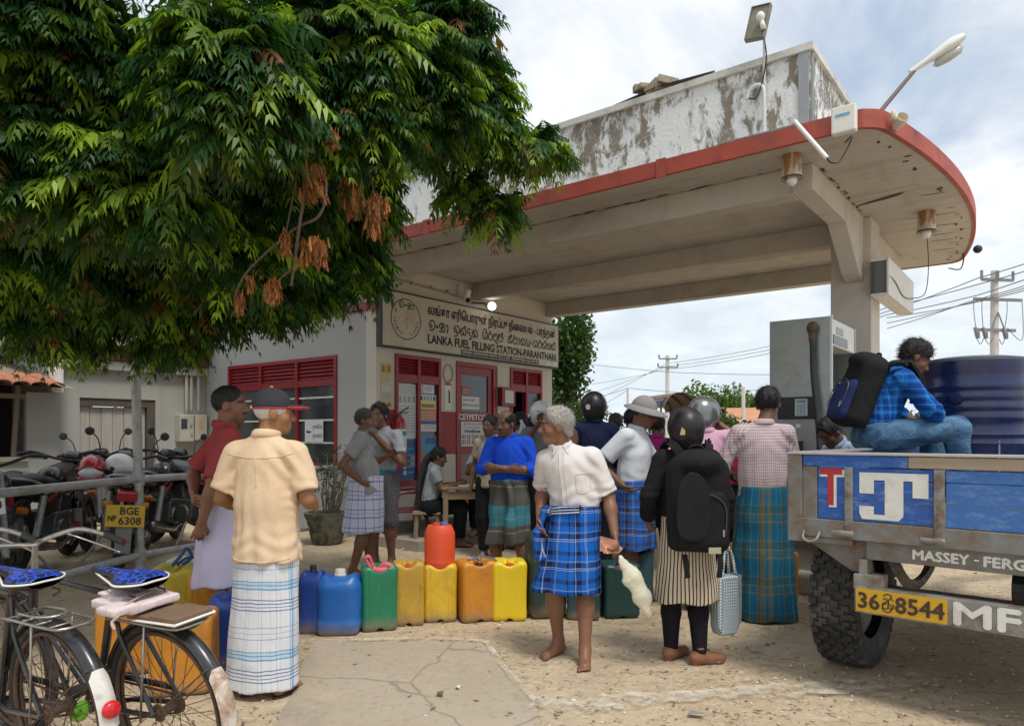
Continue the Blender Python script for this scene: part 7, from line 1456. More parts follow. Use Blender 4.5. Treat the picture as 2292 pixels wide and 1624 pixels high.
    def seam(s, pts, m, r=.0028, frm=(0, -1, 0), name='seam', close=False):
        """a stitched line laid on the shirt: (x, z) points cast onto the cloth from frm"""
        from mathutils.bvhtree import BVHTree
        me = s.torso.data; bv = BVHTree.FromPolygons([v_.co for v_ in me.vertices], [tuple(q.vertices) for q in me.polygons]); d = Vector(frm).normalized(); P = []
        Q_ = spline([(a*s.k, 0, c*s.k) for a, c in pts], 6) if len(pts) > 2 else [Vector((a*s.k, 0, c*s.k)) for a, c in [tuple(lerp(pts[0], pts[1], t)) for t in np.linspace(0, 1, 12)]]
        for q in Q_:
            h = bv.ray_cast(Vector((q.x, d.y*1.0, q.z)), -d)
            if h[0] is not None: P.append(h[0]+d*r*.3)
        if len(P) > 2: b = MB(); b.tube(P, r, 5); b.build(name, m, s.root, True)
    def collar(s, m, par=None):
        J, k = s.J, s.k; up = unit(J['hed']-J['nek']); c = J['nek']+up*.026*k; lo, hi = c-.13, c+.13; f = Field(lo, hi, .006); P = []
        ax = unit(A_(J['sR'])-J['sL']); fw = unit(np.cross(unit(J['chs']-J['pel']), ax))
        for i in range(25):
            a = R(25)+R(310)*i/24; P.append(c+ax*math.sin(a)*.068*k+fw*math.cos(a)*.072*k-up*(.028*(1+math.cos(a))*.5)*k)
        for i in range(24): f.cone(P[i], P[i+1], .009*k, .009*k, .012, (up, .5))
        for e, d in ((P[0], 1), (P[-1], -1)): f.cone(e, e+ax*d*.02*k+fw*.02*k-up*.045*k, .011*k, .008*k, .006, (fw, 1.6))
        return f.build('collar', m, s.root)
    def skirt(s, m, top, hem, r0, r1, c0=(0, 0), c1=(0, 0), nf=9, amp=.03, name='sarong', lap=0., tilt=0., grow=1.0, cut=None):
        k = s.k; top, hem = top*k, hem*k; R0 = max(r0+r1)*k*1.35; mx = [min(c0[i], c1[i])*k-R0 for i in (0, 1)]; Mx = [max(c0[i], c1[i])*k+R0 for i in (0, 1)]
        f = Field((mx[0], mx[1], min(hem, hem-abs(tilt)*R0)-.03), (Mx[0], Mx[1], top+.06), s.vox); rr = np.random.default_rng(s.seed); ph = rr.uniform(0, 6.28, 6)
        def fn(x, y, z):
            t = np.clip((top-z)/(top-hem), 0, 1); cx = (c0[0]+(c1[0]-c0[0])*t)*k; cy = (c0[1]+(c1[1]-c0[1])*t)*k; tt = t**grow
            rx = (r0[0]+(r1[0]-r0[0])*tt)*k; ry = (r0[1]+(r1[1]-r0[1])*tt)*k; X, Y = (x-cx)/rx, (y-cy)/ry; a = np.arctan2(X, Y); r = np.sqrt(X*X+Y*Y)
            fo = amp*(.25+.75*t)*(np.sin(nf*a+ph[0]+2.2*np.sin(3*t+ph[1]))*.6+.5*np.sin((nf//2+1)*a+ph[2]+3*t)+.35*np.sin((2*nf+1)*a+ph[3]))
            if lap: fo = fo+lap*np.exp(-((a-.35-.5*t)/.35)**2)*(.3+.7*t)-lap*.28*np.exp(-((a+.45)/.18)**2)*t
            d = (r-1-fo)*np.minimum(rx, ry); d = np.maximum(d, z-top-.012*np.sin(4*a+ph[4])*0); return np.maximum(d, hem+tilt*(y-cy)-z+.006*np.sin(5*a+ph[5]))
        f.fn(fn, f.lo+.03, f.lo+f.n*f.h-.03); f.crease(.006, s.seed+5, (16, 16, 22)); return f.build(name, m, s.root)
    def trousers(s, m, rr=1., end=.96, name='trousers', top=.06):
        J, k = s.J, s.k; lo, hi = s.box(['hR', 'hL', 'kR', 'kL', 'aR', 'aL', 'pel'], .18); f = Field(lo, hi, s.vox); ax = unit(J['hR']-J['hL']); up = unit(J['wst']-J['pel'])
        f.cone(J['pel']-up*.02, J['pel']+up*.07*k, .148*k*s.fat, .140*k*s.fat, .04, (np.cross(up, ax), 1.35))
        for S_ in 'RL':
            h_, q, a = J['h'+S_], J['k'+S_], lerp(J['k'+S_], J['a'+S_], end); f.cone(h_, q, .108*k*rr, .080*k*rr, .04); d = unit(a-q); f.cone(q, a+d*.05, .078*k*rr, .066*k*rr, .03, None, (a, d))
        f.crease(.006, s.seed+9, (22, 22, 22)); return f.build(name, m, s.root)
    def hair(s, m, line=(.052, -.07), th=.010, rough=.003, bald=0., name='hair', back=0., top=0., loose=True):
        q = s.hk; f = Field(s.J['hed']-.17*q, s.J['hed']+.19*q, .0065); H_ = s.hl; f.ell(H_((0, -.015, .035)), (A_((.072, .094, .085))+th+A_((0, 0, top)))*q, .01, s.HR)
        if back: f.ell(H_((0, -.06, -.03)), A_((.062, .05, .06))*q, .02, s.HR)
        n = s.HR @ unit((0, line[0]-line[1], -.165)); n = unit(n); p = H_((0, .085, line[0])); f.limit(p, n)
        nn = s.HR @ A_((0, 1, 0)); pp = H_((0, .068, 0)); f.limit(pp, nn)
        if bald: f.ell(H_((0, .03, .105)), A_((.058, .085, .06))*q*bald, .01, s.HR, cut=True)
        f.crease(rough, s.seed+3, (120, 120, 120)); o = f.build(name, m, s.root); me = o.data
        if not loose: return o
        # loose strands breaking the outline
        n = 1500 if s.vox < .011 else 600; V = np.empty(len(me.vertices)*3); me.vertices.foreach_get('co', V); N = np.empty(len(me.vertices)*3); me.vertices.foreach_get('normal', N); V, N = V.reshape(-1, 3), N.reshape(-1, 3)
        r = np.random.default_rng(s.seed); out = ((V-s.hl((0, -.01, .0)))*N).sum(1) > 0; I = np.flatnonzero(out); I = r.choice(I, n); L = max(.012, th*1.5)*r.uniform(.6, 1.5, (n, 1)); back = s.HR @ A_((0, -.35, -.75))
        d = nrm(N[I]*.55+back*.6+r.normal(0, .3, (n, 3))); w = nrm(np.cross(d, r.normal(0, 1, (n, 3))))*.0016; P0_ = V[I]-N[I]*.003; Q_ = np.stack([P0_-w, P0_+w, P0_+d*L+w*.3, P0_+d*L-w*.3], 1).reshape(-1, 3)
        q_ = quadmesh('hair_strands', Q_, np.arange(len(Q_)).reshape(-1, 4), np.zeros((len(Q_), 3)), m, s.root); q_['kind'] = 'stuff'; return o
    def earhole(s): pass
    def shell(s, name, m, c, r, lim=(), vox=.0075, extra=None, par=None):
        q = s.hk; f = Field(s.J['hed']-.26*q, s.J['hed']+.24*q, vox); f.ell(s.hl(c), A_(r)*q, .01, s.HR)
        for p, n in lim: f.limit(s.hl(p), s.HR @ A_(n))
        if extra: extra(f, s.hl, q, s.HR)
        return f.build(name, m, par or s.root)
    def helmet(s, m, vis=None, kind='open', vm=None):
        def ex(f, H_, q, Rm):
            f.ell(H_((0, .13, -.045)), A_((.09, .10, .078))*q, .012, Rm, True); f.ell(H_((0, .02, -.16)), A_((.085, .12, .07))*q, .02, Rm, True)
            f.cone(H_((-.085, .125, .062)), H_((.085, .125, .062)), .012*q, .012*q, .015)
        pre = lambda f, H_, q, Rm: (f.ell(H_((0, -.05, -.06)), A_((.100, .082, .072))*q, .03, Rm), ex(f, H_, q, Rm))
        o = s.shell('helmet', m, (0, -.01, .02), (.122, .145, .135), (), .0075, lambda f, H_, q, Rm: (pre(f, H_, q, Rm), f.limit(H_((0, 0, -.118)), Rm @ A_((0, .25, -1.))/1.03)))
        if vm: s.shell('visor', vm, (0, -.005, .02), (.124, .149, .118), (((0, .05, 0), (0, -1, 0)), ((0, 0, .055), (0, 0, 1)), ((0, 0, .0), (0, 0, -1))))
        return o
    def part(s, name, m, fn, smooth='auto', **k_): b = MB(); fn(b); return b.build(name, m, s.root, smooth, **k_)
    def sandals(s, m, sole=.012):
        for S_ in 'RL':
            a = s.J['a'+S_]; d = unit(s.fd[S_]) if hasattr(s, 'fd') and S_ in s.fd else unit((.12 if S_ == 'R' else -.12, 1, 0)); k = s.k; sx = A_((d[1], -d[0], 0)); P = []
            for t in np.linspace(0, 2*math.pi, 18)[:-1]: P.append(A_((a[0], a[1], 0))+d*(.045+.125*math.cos(t))*k+sx*.044*k*math.sin(t)*(1+.12*math.cos(t)))
            b = MB(); b.prism([(p[0], p[1]) for p in P], .001, sole); b.build('sandal', m, s.root)
        return s
    def shoes(s, m, k2=1.):
        for S_ in 'RL':
            a = s.J['a'+S_]; d = unit(s.fd[S_]) if hasattr(s, 'fd') and S_ in s.fd else unit((.12 if S_ == 'R' else -.12, 1, 0)); k = s.k; c = A_((a[0], a[1], .0)); f = Field(c+A_((-.22, -.22, -.01)), c+A_((.22, .22, .18)), .007)
            f.cone(c+A_((0, 0, .05*k))-d*.03*k, c+A_((0, 0, .035*k))+d*.155*k, .046*k, .036*k, .02, ((0, 0, 1), 1.25)); f.cone(c+A_((0, 0, .05*k)), c+A_((0, 0, .12*k)), .046*k, .044*k, .02); f.limit((0, 0, .002), (0, 0, -1)); f.limit(c+A_((0, 0, .125*k)), (0, 0, 1))
            for t_ in (.07, .105, .135): f.cone(c+d*t_*k+A_((d[1], -d[0], 0))*.05+A_((0, 0, .03)), c+d*t_*k-A_((d[1], -d[0], 0))*.05+A_((0, 0, .03)), .004, .004, .004)
            f.cone(c-d*.03+A_((0, 0, -.02)), c-d*.03+A_((0, 0, .03)), .02, .03, .01); f.build('shoe', m, s.root)
def spline2(P): return [(q.x, q.y) for q in spline([(a, c, 0) for a, c in P], 5, True)]
def strap(b, pts, w, t=.012):
    P = spline([Vector(p) for p in pts], 5)
    for i in range(len(P)-1): b.bar(P[i], P[i+1]+(P[i+1]-P[i])*.1, w, t, (0, 1, 0))
SK1, SK2, SK3, SK4, SK5 = (.25, .12, .073), (.205, .102, .064), (.28, .14, .085), (.15, .077, .052), (.27, .15, .09)
Wt, Bl = (.74, .75, .78), (.16, .33, .58)
# -- man in cream shirt and cap
p = Person('man in cream shirt, dark cap and long white sarong with blue lines, seen from behind', gnd(597, 1549), -8, 1.63, dict(eR=(.245, -.01, 1.08), eL=(-.265, -.01, 1.08), wR=(.19, .20, 1.03), wL=(-.20, .18, 1.0), hed=(.03, .03, 1.56), sR=(.18, -.01, 1.335), sL=(-.18, -.01, 1.335)), (.33, .16, .075), .0085, yaw=-62, fat=1.08)
p.body(); p.shirt(mat('shirt_cream_base', (.69, .50, .30)) if False else cloth('shirt_cream', (.74, .55, .365), .05, .15), (.80, .80), .74, 1.08, crease=.010, flare=1.12, sl=1.05)
SAR1 = plaid('sarong_white_blue', [(0, Wt), (.08, (.42, .45, .55)), (.09, Wt), (.16, (.50, .55, .64)), (.17, Wt), (.30, (.55, .60, .68)), (.31, Wt), (.44, (.10, .36, .62)), (.455, Wt), (.475, (.10, .36, .62)), (.50, Wt), (.52, (.10, .36, .62)), (.535, Wt), (.70, (.50, .55, .64)), (.71, Wt), (.78, (.45, .5, .6)), (.79, Wt), (.9, (.5, .55, .64)), (.91, Wt)],
             [(0, Wt), (.06, (.16, .22, .38)), (.075, Wt), (.11, (.16, .22, .38)), (.125, Wt), (.16, (.16, .22, .38)), (.175, Wt), (.21, (.16, .22, .38)), (.225, Wt), (.36, (.14, .36, .58)), (.38, (.55, .66, .76)), (.42, (.14, .36, .58)), (.435, (.55, .66, .76)), (.47, (.2, .4, .6)), (.485, Wt), (.66, (.35, .4, .5)), (.67, Wt), (.74, (.35, .4, .5)), (.75, Wt), (.82, (.35, .4, .5)), (.83, Wt)], .34, .36, .5, R0=.2, mul=True)
CRS = MATS['shirt_cream']; p.seam([(-.19, 1.335), (-.1, 1.315), (0, 1.31), (.1, 1.315), (.19, 1.335)], CRS); p.seam([(-.17, .765), (-.08, .752), (0, .75), (.08, .752), (.17, .765)], CRS, .003); p.seam([(.0, 1.31), (.004, 1.15)], CRS, .003)
p.skirt(SAR1, .93, .05, (.165, .115), (.205, .16), (0, .01), (-.025, 0), 5, .022, grow=.7); p.hair(HWH, (.012, -.095), .007, .0015, loose=False); p.sandals(mat('sandal_brown', (.06, .035, .025), .7))
CAPM_ = cloth('cap_charcoal', (.045, .045, .055), .1, .2); cp = p.shell('cap', CAPM_, (0, -.015, .045), (.084, .108, .098), (((0, 0, .022), (0, 0, -1)),)); p.shell('cap_brim', mat('cap_trim', (.42, .04, .06), .7), (0, .11, .028), (.075, .085, .012), (((0, .06, 0), (0, -1, 0)),), .006, lambda f, H_, q, Rm: None)
p.shell('brim_top', CAPM_, (0, .108, .034), (.070, .080, .012), (((0, .06, 0), (0, -1, 0)),), .006); p.shell('cap_band', MATS['cap_trim'], (0, -.015, .045), (.087, .111, .098), (((0, 0, .018), (0, 0, -1)), ((0, 0, .030), (0, 0, 1))), .005); p.shell('cap_button', mat('button_pink', (.62, .30, .30), .6), (0, -.015, .143), (.012, .012, .008), (), .004); p.shell('cap_strap', HWH, (0, -.120, .030), (.028, .010, .012), (), .005)
# -- man in maroon
p = Person('man in maroon shirt and lavender sarong looking towards the man in the cap', gnd(508, 1458), -62, 1.70, dict(eR=(.25, -.10, 1.10), wR=(.20, -.16, .86), eL=(-.20, -.18, 1.13), wL=(.10, -.20, 1.02), kR=(.10, .03, .49), aR=(.10, -.07, .085)), SK1, .0085, yaw=-22, fat=1.08)
p.body(hands=(('R', .5, None), ('L', .9, (0, 1, 0))), mous=(.02, .015, .012), beard=(.05, .035, .03, .45)); p.shirt(cloth('shirt_maroon', (.33, .055, .055), .08, .2), (.98, .9), .93, 1.08, belly=.88, tuck=False)
p.skirt(plaid('sarong_lavender', [(0, (.60, .57, .78)), (.5, (.53, .50, .74)), (.55, (.60, .57, .78))], [(0, (.62, .60, .80)), (.6, (.52, .50, .72)), (.66, (.62, .60, .80))], .022, .022, .5), 1.0, .45, (.195, .18), (.195, .205), (0, .02), (0, 0), 7, .035, lap=.16, tilt=.12); p.hair(HBLK, (.060, -.055), .006, .003); p.sandals(BLK)
# -- old man in white
p = Person('barefoot old grey-haired man in white shirt and blue plaid lungi holding money', gnd(1284, 1472), 158, 1.60, dict(pel=(-.02, -.02, .92), wst=(-.01, 0, 1.06), chs=(.03, .03, 1.24), nek=(.07, .06, 1.39), hed=(.09, .10, 1.525), sR=(.18, .06, 1.30), sL=(-.13, .0, 1.32), eL=(-.225, -.04, 1.06), wL=(-.29, .06, .83), eR=(.24, -.06, 1.10), wR=(.20, .10, .92), hR=(.07, 0, .89), kR=(.12, .06, .48), aR=(.12, -.05, .085), kL=(-.08, .0, .48), aL=(-.10, .08, .085)), SK1, .0068, yaw=-62, pitch=-6)
p.fd = {'R': (.35, .9, 0), 'L': (-.25, .95, 0)}; p.body(hands=(('R', .6, None), ('L', 1.0, (1, .3, 0))), beard=(.40, .38, .35, .22)); p.shirt(cloth('shirt_white', (.70, .66, .65), .05, .15), (.95, .90), .96, 1.03, tuck=False, crease=.009); WS = mat('shirt_white_shade', (.55, .52, .51), .8)
for L_ in ([(.03, 1.36), (.015, 1.2), (.0, .97)], [(-.13, 1.22), (-.05, 1.21)], [(-.13, 1.22), (-.125, 1.11), (-.09, 1.09), (-.055, 1.11), (-.05, 1.21)]): p.seam(L_, WS, .0022, (0, 1, 0))
p.seam([(.058, 1.35), (.043, 1.2), (.028, .97)], MATS['shirt_white'], .003, (0, 1, 0)); p.hair(HGRY, (.065, -.075), .011, .004, back=1)
def bluepl(name, c1=(.01, .12, .52), dk=(.012, .012, .04), w=(.55, .62, .72), pu=.20, pv=.17): return plaid(name, [(0, c1), (.22, w), (.235, c1), (.27, w), (.285, c1), (.45, dk), (.62, c1), (.64, w), (.655, dk), (.70, c1), (.85, dk), (.90, c1)], [(0, c1), (.18, w), (.20, c1), (.25, w), (.27, dk), (.45, c1), (.5, w), (.515, c1), (.72, dk), (.86, c1)], pu, pv, .5)
p.skirt(bluepl('lungi_blue'), 1.0, .44, (.164, .145), (.21, .195), (-.012, .0), (.03, .03), 6, .07, lap=.22, tilt=.06); p.part('waist_knot', MATS['lungi_blue'], lambda b: (b.ball((.13, .12, .915), (.05, .035, .035)), b.tube(spline([(-.09, .14, .945), (.02, .155, .94), (.12, .13, .92)], 5), .014, 6), b.tube(spline([(.14, .13, .91), (.17, .15, .80), (.16, .17, .62)], 5), [.02]*5+[.04]*6, 8)), True); p.part('waist_tape', mat('tape_white', (.55, .56, .58), .8), lambda b: [b.tube(spline([(-.08, .150, .95-.016*j), (.02, .165, .945-.018*j), (.10, .145, .93-.014*j)], 4), .004, 5) for j in range(3)], True)
P0 = Vector(p.root.location); M_ = Matrix.Translation(P0) @ Matrix.Rotation(R(158), 4, 'Z'); wl = p.J['wL']; hl_ = M_ @ Vector(wl+A_((0, .02, -.06)))
mn = thing('banknote_bundle', 'bundle of folded orange banknotes in the hand of the old man', 'banknotes', hl_); r_ = random.Random(2); NOTE = mat('note_orange', (.70, .30, .18), .7, .15, 20); NOTE2 = mat('note_pink', (.72, .42, .36), .7, .15, 20)
for k in range(5): one('note', NOTE if k % 2 else NOTE2, lambda b: b.add([(-.085+r_.uniform(-.01, .01), -.03, .03), (.0, -.035, .055-.012*k), (.012, -.03, -.035), (-.06, -.04, -.055+.006*k), (.05, -.01, -.02)], [(0, 1, 2, 3), (1, 4, 2)]), mn).rotation_euler = (r_.uniform(-.3, .3), r_.uniform(-.5, .5), r_.uniform(-.3, .3))
f = Field((-.12, -.08, -.46), (.26, .08, .04), .008); f.cone((.03, 0, -.06), (.10, 0, -.18), .012, .055, .03, ((0, 1, 0), 2.0)); f.cone((.10, 0, -.18), (.17, 0, -.30), .055, .05, .03, ((0, 1, 0), 2.2)); f.cone((.17, 0, -.30), (.205, 0, -.42), .05, .008, .03, ((0, 1, 0), 2.)); f.crease(.008, 4, (90, 60, 70)); f.crease(.004, 14, (150, 150, 120)); pb = f.build('plastic_bag', mat('bag_cream', (.70, .68, .52), .35, .08, 9, .5, 25)); pb.location = hl_+Vector((.0, -.03, .0)); tag(pb, 'long cream plastic bag hanging from the hand of the old man', 'plastic bag')
# -- woman with helmet and backpack
p = Person('woman in black helmet, black jacket and striped dress carrying a backpack', gnd(1537, 1480), 4, 1.53, dict(eR=(.26, -.02, 1.10), wR=(.28, .03, .87), eL=(-.26, -.02, 1.12), wL=(-.22, .16, .95), aR=(.07, -.06, .085), kR=(.08, .02, .49), aL=(-.09, .06, .085)), SK3, .0085, yaw=-8)
p.fd = {'R': (.95, .15, 0), 'L': (.75, .6, 0)}; p.body(hands=(('R', 1.1, (-1, 0, 0)), ('L', .6, None))); JKT = cloth('jacket_black', (.012, .012, .014), .1, .4); p.shirt(JKT, (1.88, 1.88), .80, 1.10, collar=False, name='jacket')
STR = plaid('dress_stripe', [(0, (.62, .52, .40)), (.62, (.035, .025, .022)), (.95, (.62, .52, .40))], [(0, (.62, .52, .40)), (.5, (.58, .48, .37))], .030, .5, .0, R0=.2, bump=.2); p.skirt(STR, .98, .42, (.165, .135), (.215, .175), nf=4, amp=.035, name='dress'); p.skirt(STR, 1.47, 1.38, (.060, .062), (.085, .080), (0, -.012), (0, -.01), 6, .02, name='neck_frill')
f = Field(*p.box(['kR', 'kL', 'aR', 'aL'], .09), .0085); LEG = cloth('legging_black', (.010, .009, .014), .1, .15)
for S_ in 'RL': f.cone(p.J['k'+S_], lerp(p.J['k'+S_], p.J['a'+S_], .4), .066*p.k, .066*p.k, .02); f.cone(lerp(p.J['k'+S_], p.J['a'+S_], .4), p.J['a'+S_], .066*p.k, .047*p.k, .02)
f.build('leggings', LEG, p.root); p.shoes(mat('shoe_tan', (.24, .10, .05), .6, .15, 15, .2, 60))
HB2 = mat('helmet_black', (.010, .010, .011), .42, .15, 5); p.helmet(HB2); p.shell('helmet_trim', mat('trim_rubber', (.03, .03, .032), .7), (0, -.01, .02), (.1245, .1475, .135), (((0, 0, -.10), (0, 0, -1)), ((0, 0, -.085), (0, 0, 1)), ((0, .05, 0), (0, 1, 0))), .006); p.shell('helmet_skirt', JKT, (0, -.05, -.06), (.10, .085, .10), ()); p.part('helmet_mark', mat('mark_gold', (.55, .42, .20), .5), lambda b: b.add([tuple(p.hl(q_)) for q_ in ((-.062, -.142, -.035), (-.030, -.155, -.035), (-.030, -.156, -.005), (-.050, -.150, .015))], [(0, 1, 2, 3)]), False)
BPK = cloth('pack_black', (.014, .014, .015), .2, .35)
def backpack(label, M, w, d, h, m, m2=None, front=True):
    o = thing('backpack', label, 'backpack'); o.matrix_world = M; f = Field((-w, -d*1.9, -.06), (w, .08, h+.1), .010); f.fn(rbox(0, -d*.5, h*.48, w*.5, d*.5, h*.48, .06), (-w*.5, -d, 0), (w*.5, 0, h)); f.cone((0, -d*.5, h*.93), (0, -d*.45, h*.93), w*.38, w*.36, .05, ((0, 0, 1), 1.8))
    f.crease(.005, 7, (25, 25, 25)); f.build('main_bag', m, o)
    f = Field((-w, -d*2, -.06), (w, .02, h), .010); f.fn(rbox(0, -d*1.0, h*.33, w*.40, d*.25, h*.30, .05), (-w*.4, -d*1.3, 0), (w*.4, -d*.7, h*.7)); f.crease(.005, 9, (25, 25, 25)); f.build('front_pocket', m2 or m, o)
    one('zip', mat('zip_dark', (.05, .05, .055), .4), lambda b: b.tube(spline([(-w*.34, -d*1.255, h*.2), (-w*.33, -d*1.26, h*.5), (0, -d*1.27, h*.62), (w*.33, -d*1.26, h*.5), (w*.34, -d*1.255, h*.2)], 6), .004, 5), o); one('haul_loop', m, lambda b: b.tube(spline([(-.05, -.04, h), (-.03, -.05, h+.05), (.03, -.05, h+.05), (.05, -.04, h)], 5), .009, 6), o, smooth=True)
    one('zip_pull', STEEL, lambda b: (b.box((w*.30, -d*1.3, h*.22), (.008, .006, .04)), b.box((-w*.1, -d*1.29, h*.55), (.02, .006, .008))), o); return o
bpy.context.view_layer.update(); Mw = p.root.matrix_world.copy(); bp = backpack('large black backpack worn by the woman in the striped dress', Mw @ Matrix.Translation((0, -.13, .70)), .36, .15, .56, BPK)
one('drooping_flap', BPK, lambda b: b.prism(spline2([(-.16, .12), (-.02, .10), (.02, .26), (-.01, .42), (-.10, .47), (-.17, .36)]), -.245, -.228, 'y'), bp, bevel=.008); one('label_patch', mat('patch_khaki', (.36, .34, .24), .7), lambda b: b.box((.05, -.215, .03), (.07, .004, .035)), bp)
for s_ in (-1, 1): one('shoulder_strap', BPK, lambda b: strap(b, [(s_*.06, .0, .54), (s_*.10, .02, .60), (s_*.12, .10, .63), (s_*.13, .22, .56), (s_*.14, .24, .40)], .05), bp); one('hanging_strap', BPK, lambda b: strap(b, [(s_*.10, -.15, .0), (s_*.10, -.17, -.06), (s_*.09, -.17, -.13)], .03, .006), bp)
hr = Mw @ Vector(p.J['wR']); wbg = thing('woven_bag', 'narrow blue and white woven bag hanging from the hand of the woman', 'bag', (hr.x-.005, hr.y-.02, hr.z-.62), R(25))
m, t, bs = newmat('basket_weave'); v = objco(t); ck = _n(t, 'ShaderNodeTexChecker'); mp = _n(t, 'ShaderNodeMapping'); mp.inputs[2].default_value = (0, R(45), 0); t.links.new(v, mp.inputs[0]); t.links.new(mp.outputs[0], ck.inputs[0]); ck.inputs[3].default_value = 80; ck.inputs[1].default_value = (.60, .68, .70, 1); ck.inputs[2].default_value = (.12, .19, .24, 1); t.links.new(ck.outputs[0], bs.inputs['Base Color']); bs.inputs['Roughness'].default_value = .4; WV = m
one('bag_body', WV, lambda b: b.prism([(-.07, 0), (.05, -.0), (.075, .06), (.07, .36), (-.09, .36), (-.085, .05)], -.05, .05, 'y'), wbg, bevel=.02); one('side_gusset', mat('gusset_grey', (.42, .42, .42), .5, .1), lambda b: b.bb(.076, .082, -.045, .045, .06, .36), wbg)
for y in (-.03, .03): one('bag_handle', WV, lambda b: b.tube(spline([(-.05, y, .36), (-.03, y*.7, .48), (0, y*.3, .54), (.03, y*.7, .48), (.05, y, .36)], 5), .009, 6), wbg, smooth=True)
# -- man in check shirt at the pump
p = Person('man in pinkish check shirt and long teal plaid sarong standing at the pump', gnd(1706, 1385), -6, 1.73, dict(eL=(-.285, .04, 1.12), wL=(-.18, .24, 1.05), eR=(.24, .06, 1.12), wR=(.12, .26, 1.1), hed=(.055, .05, 1.58)), SK2, .0095, yaw=-18, pitch=-10)
p.body(); ck_ = plaid('shirt_check', [(0, (.62, .50, .52)), (.55, (.20, .11, .13)), (.78, (.62, .50, .52))], [(0, (.62, .50, .52)), (.55, (.22, .12, .14)), (.78, (.62, .50, .52))], .022, .022, .5); p.shirt(ck_, (1.5, 1.5), .76, 1.12, crease=.008)
TL, OL, DK = (.008, .13, .24), (.20, .15, .05), (.025, .08, .09)
p.skirt(plaid('sarong_teal', [(0, TL), (.12, OL), (.14, TL), (.30, OL), (.45, DK), (.48, OL), (.52, TL), (.7, (.25, .3, .2)), (.715, TL), (.85, DK), (.96, OL), (.98, TL)], [(0, TL), (.30, OL), (.34, (.04, .12, .14)), (.52, OL), (.56, DK), (.75, TL), (.77, OL), (.79, TL)], .30, .26, .5), .98, .02, (.165, .135), (.245, .19), (0, 0), (.01, .02), 5, .10, tilt=.04, grow=.6); p.hair(HBLK, (.05, -.085), .014, .004); p.sandals(BLK)
# -- man in grey bucket hat
p = Person('man in grey sun hat and pale shirt with hand on hip, in blue plaid lungi', gnd(1418, 1346), -118, 1.70, dict(eR=(.23, -.22, 1.13), wR=(.18, -.04, .98), eL=(-.24, .1, 1.12), wL=(-.2, .25, .98), hed=(0, .09, 1.56), nek=(0, .03, 1.42), chs=(0, .02, 1.26)), SK2, .010, yaw=8, pitch=-16)
p.body(hands=(('R', .7, (0, -.3, 1)), ('L', .6, None))); p.shirt(cloth('shirt_pale_blue', (.62, .66, .70), .05, .15), (.72, .72), .92, 1.12); p.skirt(bluepl('lungi_indigo', (.02, .11, .42), (.05, .03, .04), (.45, .47, .50)), 1.0, .45, (.175, .15), (.215, .19), nf=7, amp=.05, lap=.12); p.hair(HBLK, (.04, -.08), .008, loose=False); p.sandals(BLK)
HAT = cloth('hat_grey', (.27, .26, .26), .06, .2)
p.shell('sun_hat', HAT, (0, -.01, .035), (.090, .108, .105), (((0, 0, .035), (0, 0, -1)),), .0075, None)
b = MB(); n = 28; vs = []
for t_ in range(n):
    a = 2*math.pi*t_/n; vs += [tuple(p.hl((.084*math.cos(a), -.01+.102*math.sin(a), .048))), tuple(p.hl((.155*math.cos(a), .01+.185*math.sin(a), .020-.014*abs(math.cos(a))))), tuple(p.hl((.155*math.cos(a), .01+.185*math.sin(a), .012-.014*abs(math.cos(a)))))]
b.add(vs, [(3*i+j, 3*((i+1) % n)+j, 3*((i+1) % n)+j+1, 3*i+j+1) for i in range(n) for j in range(2)]); b.build('hat_brim', HAT, p.root, True)
# -- man in pink with silver helmet
p = Person('man in pink shirt adjusting his silver helmet with one hand', gnd(1578, 1366), -14, 1.66, dict(eR=(.42, .04, 1.27), wR=(.12, .12, 1.49), sR=(.18, 0, 1.385), eL=(-.33, -.02, 1.20), wL=(-.40, .10, 1.0)), SK2, .010, yaw=-40, pitch=-8)
p.body(hands=(('R', .7, (-1, -.2, .3)), ('L', .6, None)), mous=(.02, .015, .012)); p.shirt(cloth('shirt_pink', (.64, .38, .50), .06, .15), (1.75, 1.5), .78, 1.14); p.skirt(plaid('waist_cloth_check', [(0, (.04, .05, .09)), (.3, (.45, .48, .5)), (.36, (.04, .05, .09))], [(0, (.04, .05, .09)), (.3, (.4, .42, .46)), (.36, (.04, .05, .09))], .06, .06), 1.0, .55, (.18, .15), (.2, .18), amp=.05)
p.trousers(cloth('trouser_black', (.012, .012, .014), .1)); p.helmet(mat('helmet_silver', (.22, .23, .23), .25, .12, 5, metal=.6, coat=.4), vm=VIS); p.sandals(BLK)
bg_ = Person.part(p, 'shoulder_bag', BPK, lambda b: b.box((.26, .02, .82), (.16, .26, .34)), False, bevel=.04); 
# -- man in blue with folded arms
BLS = cloth('shirt_royal_blue', (.010, .075, .62), .08, .15)
p = Person('balding man in bright blue shirt standing with folded arms behind the cans', gnd(1140, 1312), 172, 1.62, dict(eR=(.255, .03, 1.12), wR=(-.03, .215, 1.12), eL=(-.255, .03, 1.10), wL=(.06, .225, 1.14), hed=(.03, .05, 1.555), kR=(.13, .02, .49), kL=(-.11, .02, .49), aR=(.13, -.02, .085), aL=(-.14, -.02, .085)), SK2, .0095, yaw=-26, pitch=-10, fat=1.05)
p.body(hands=(('R', .3, (0, -1, .2)), ('L', .3, (0, -1, .2))), mous=(.03, .02, .018), beard=(.05, .035, .03, .3)); p.shirt(BLS, (1.28, 1.28), 1.0, 1.08, tuck=False, crease=.008); p.seam([(.0, 1.34), (.0, 1.2), (.0, .97)], mat('blue_seam', (.008, .05, .42), .8), .0025, (0, 1, 0))
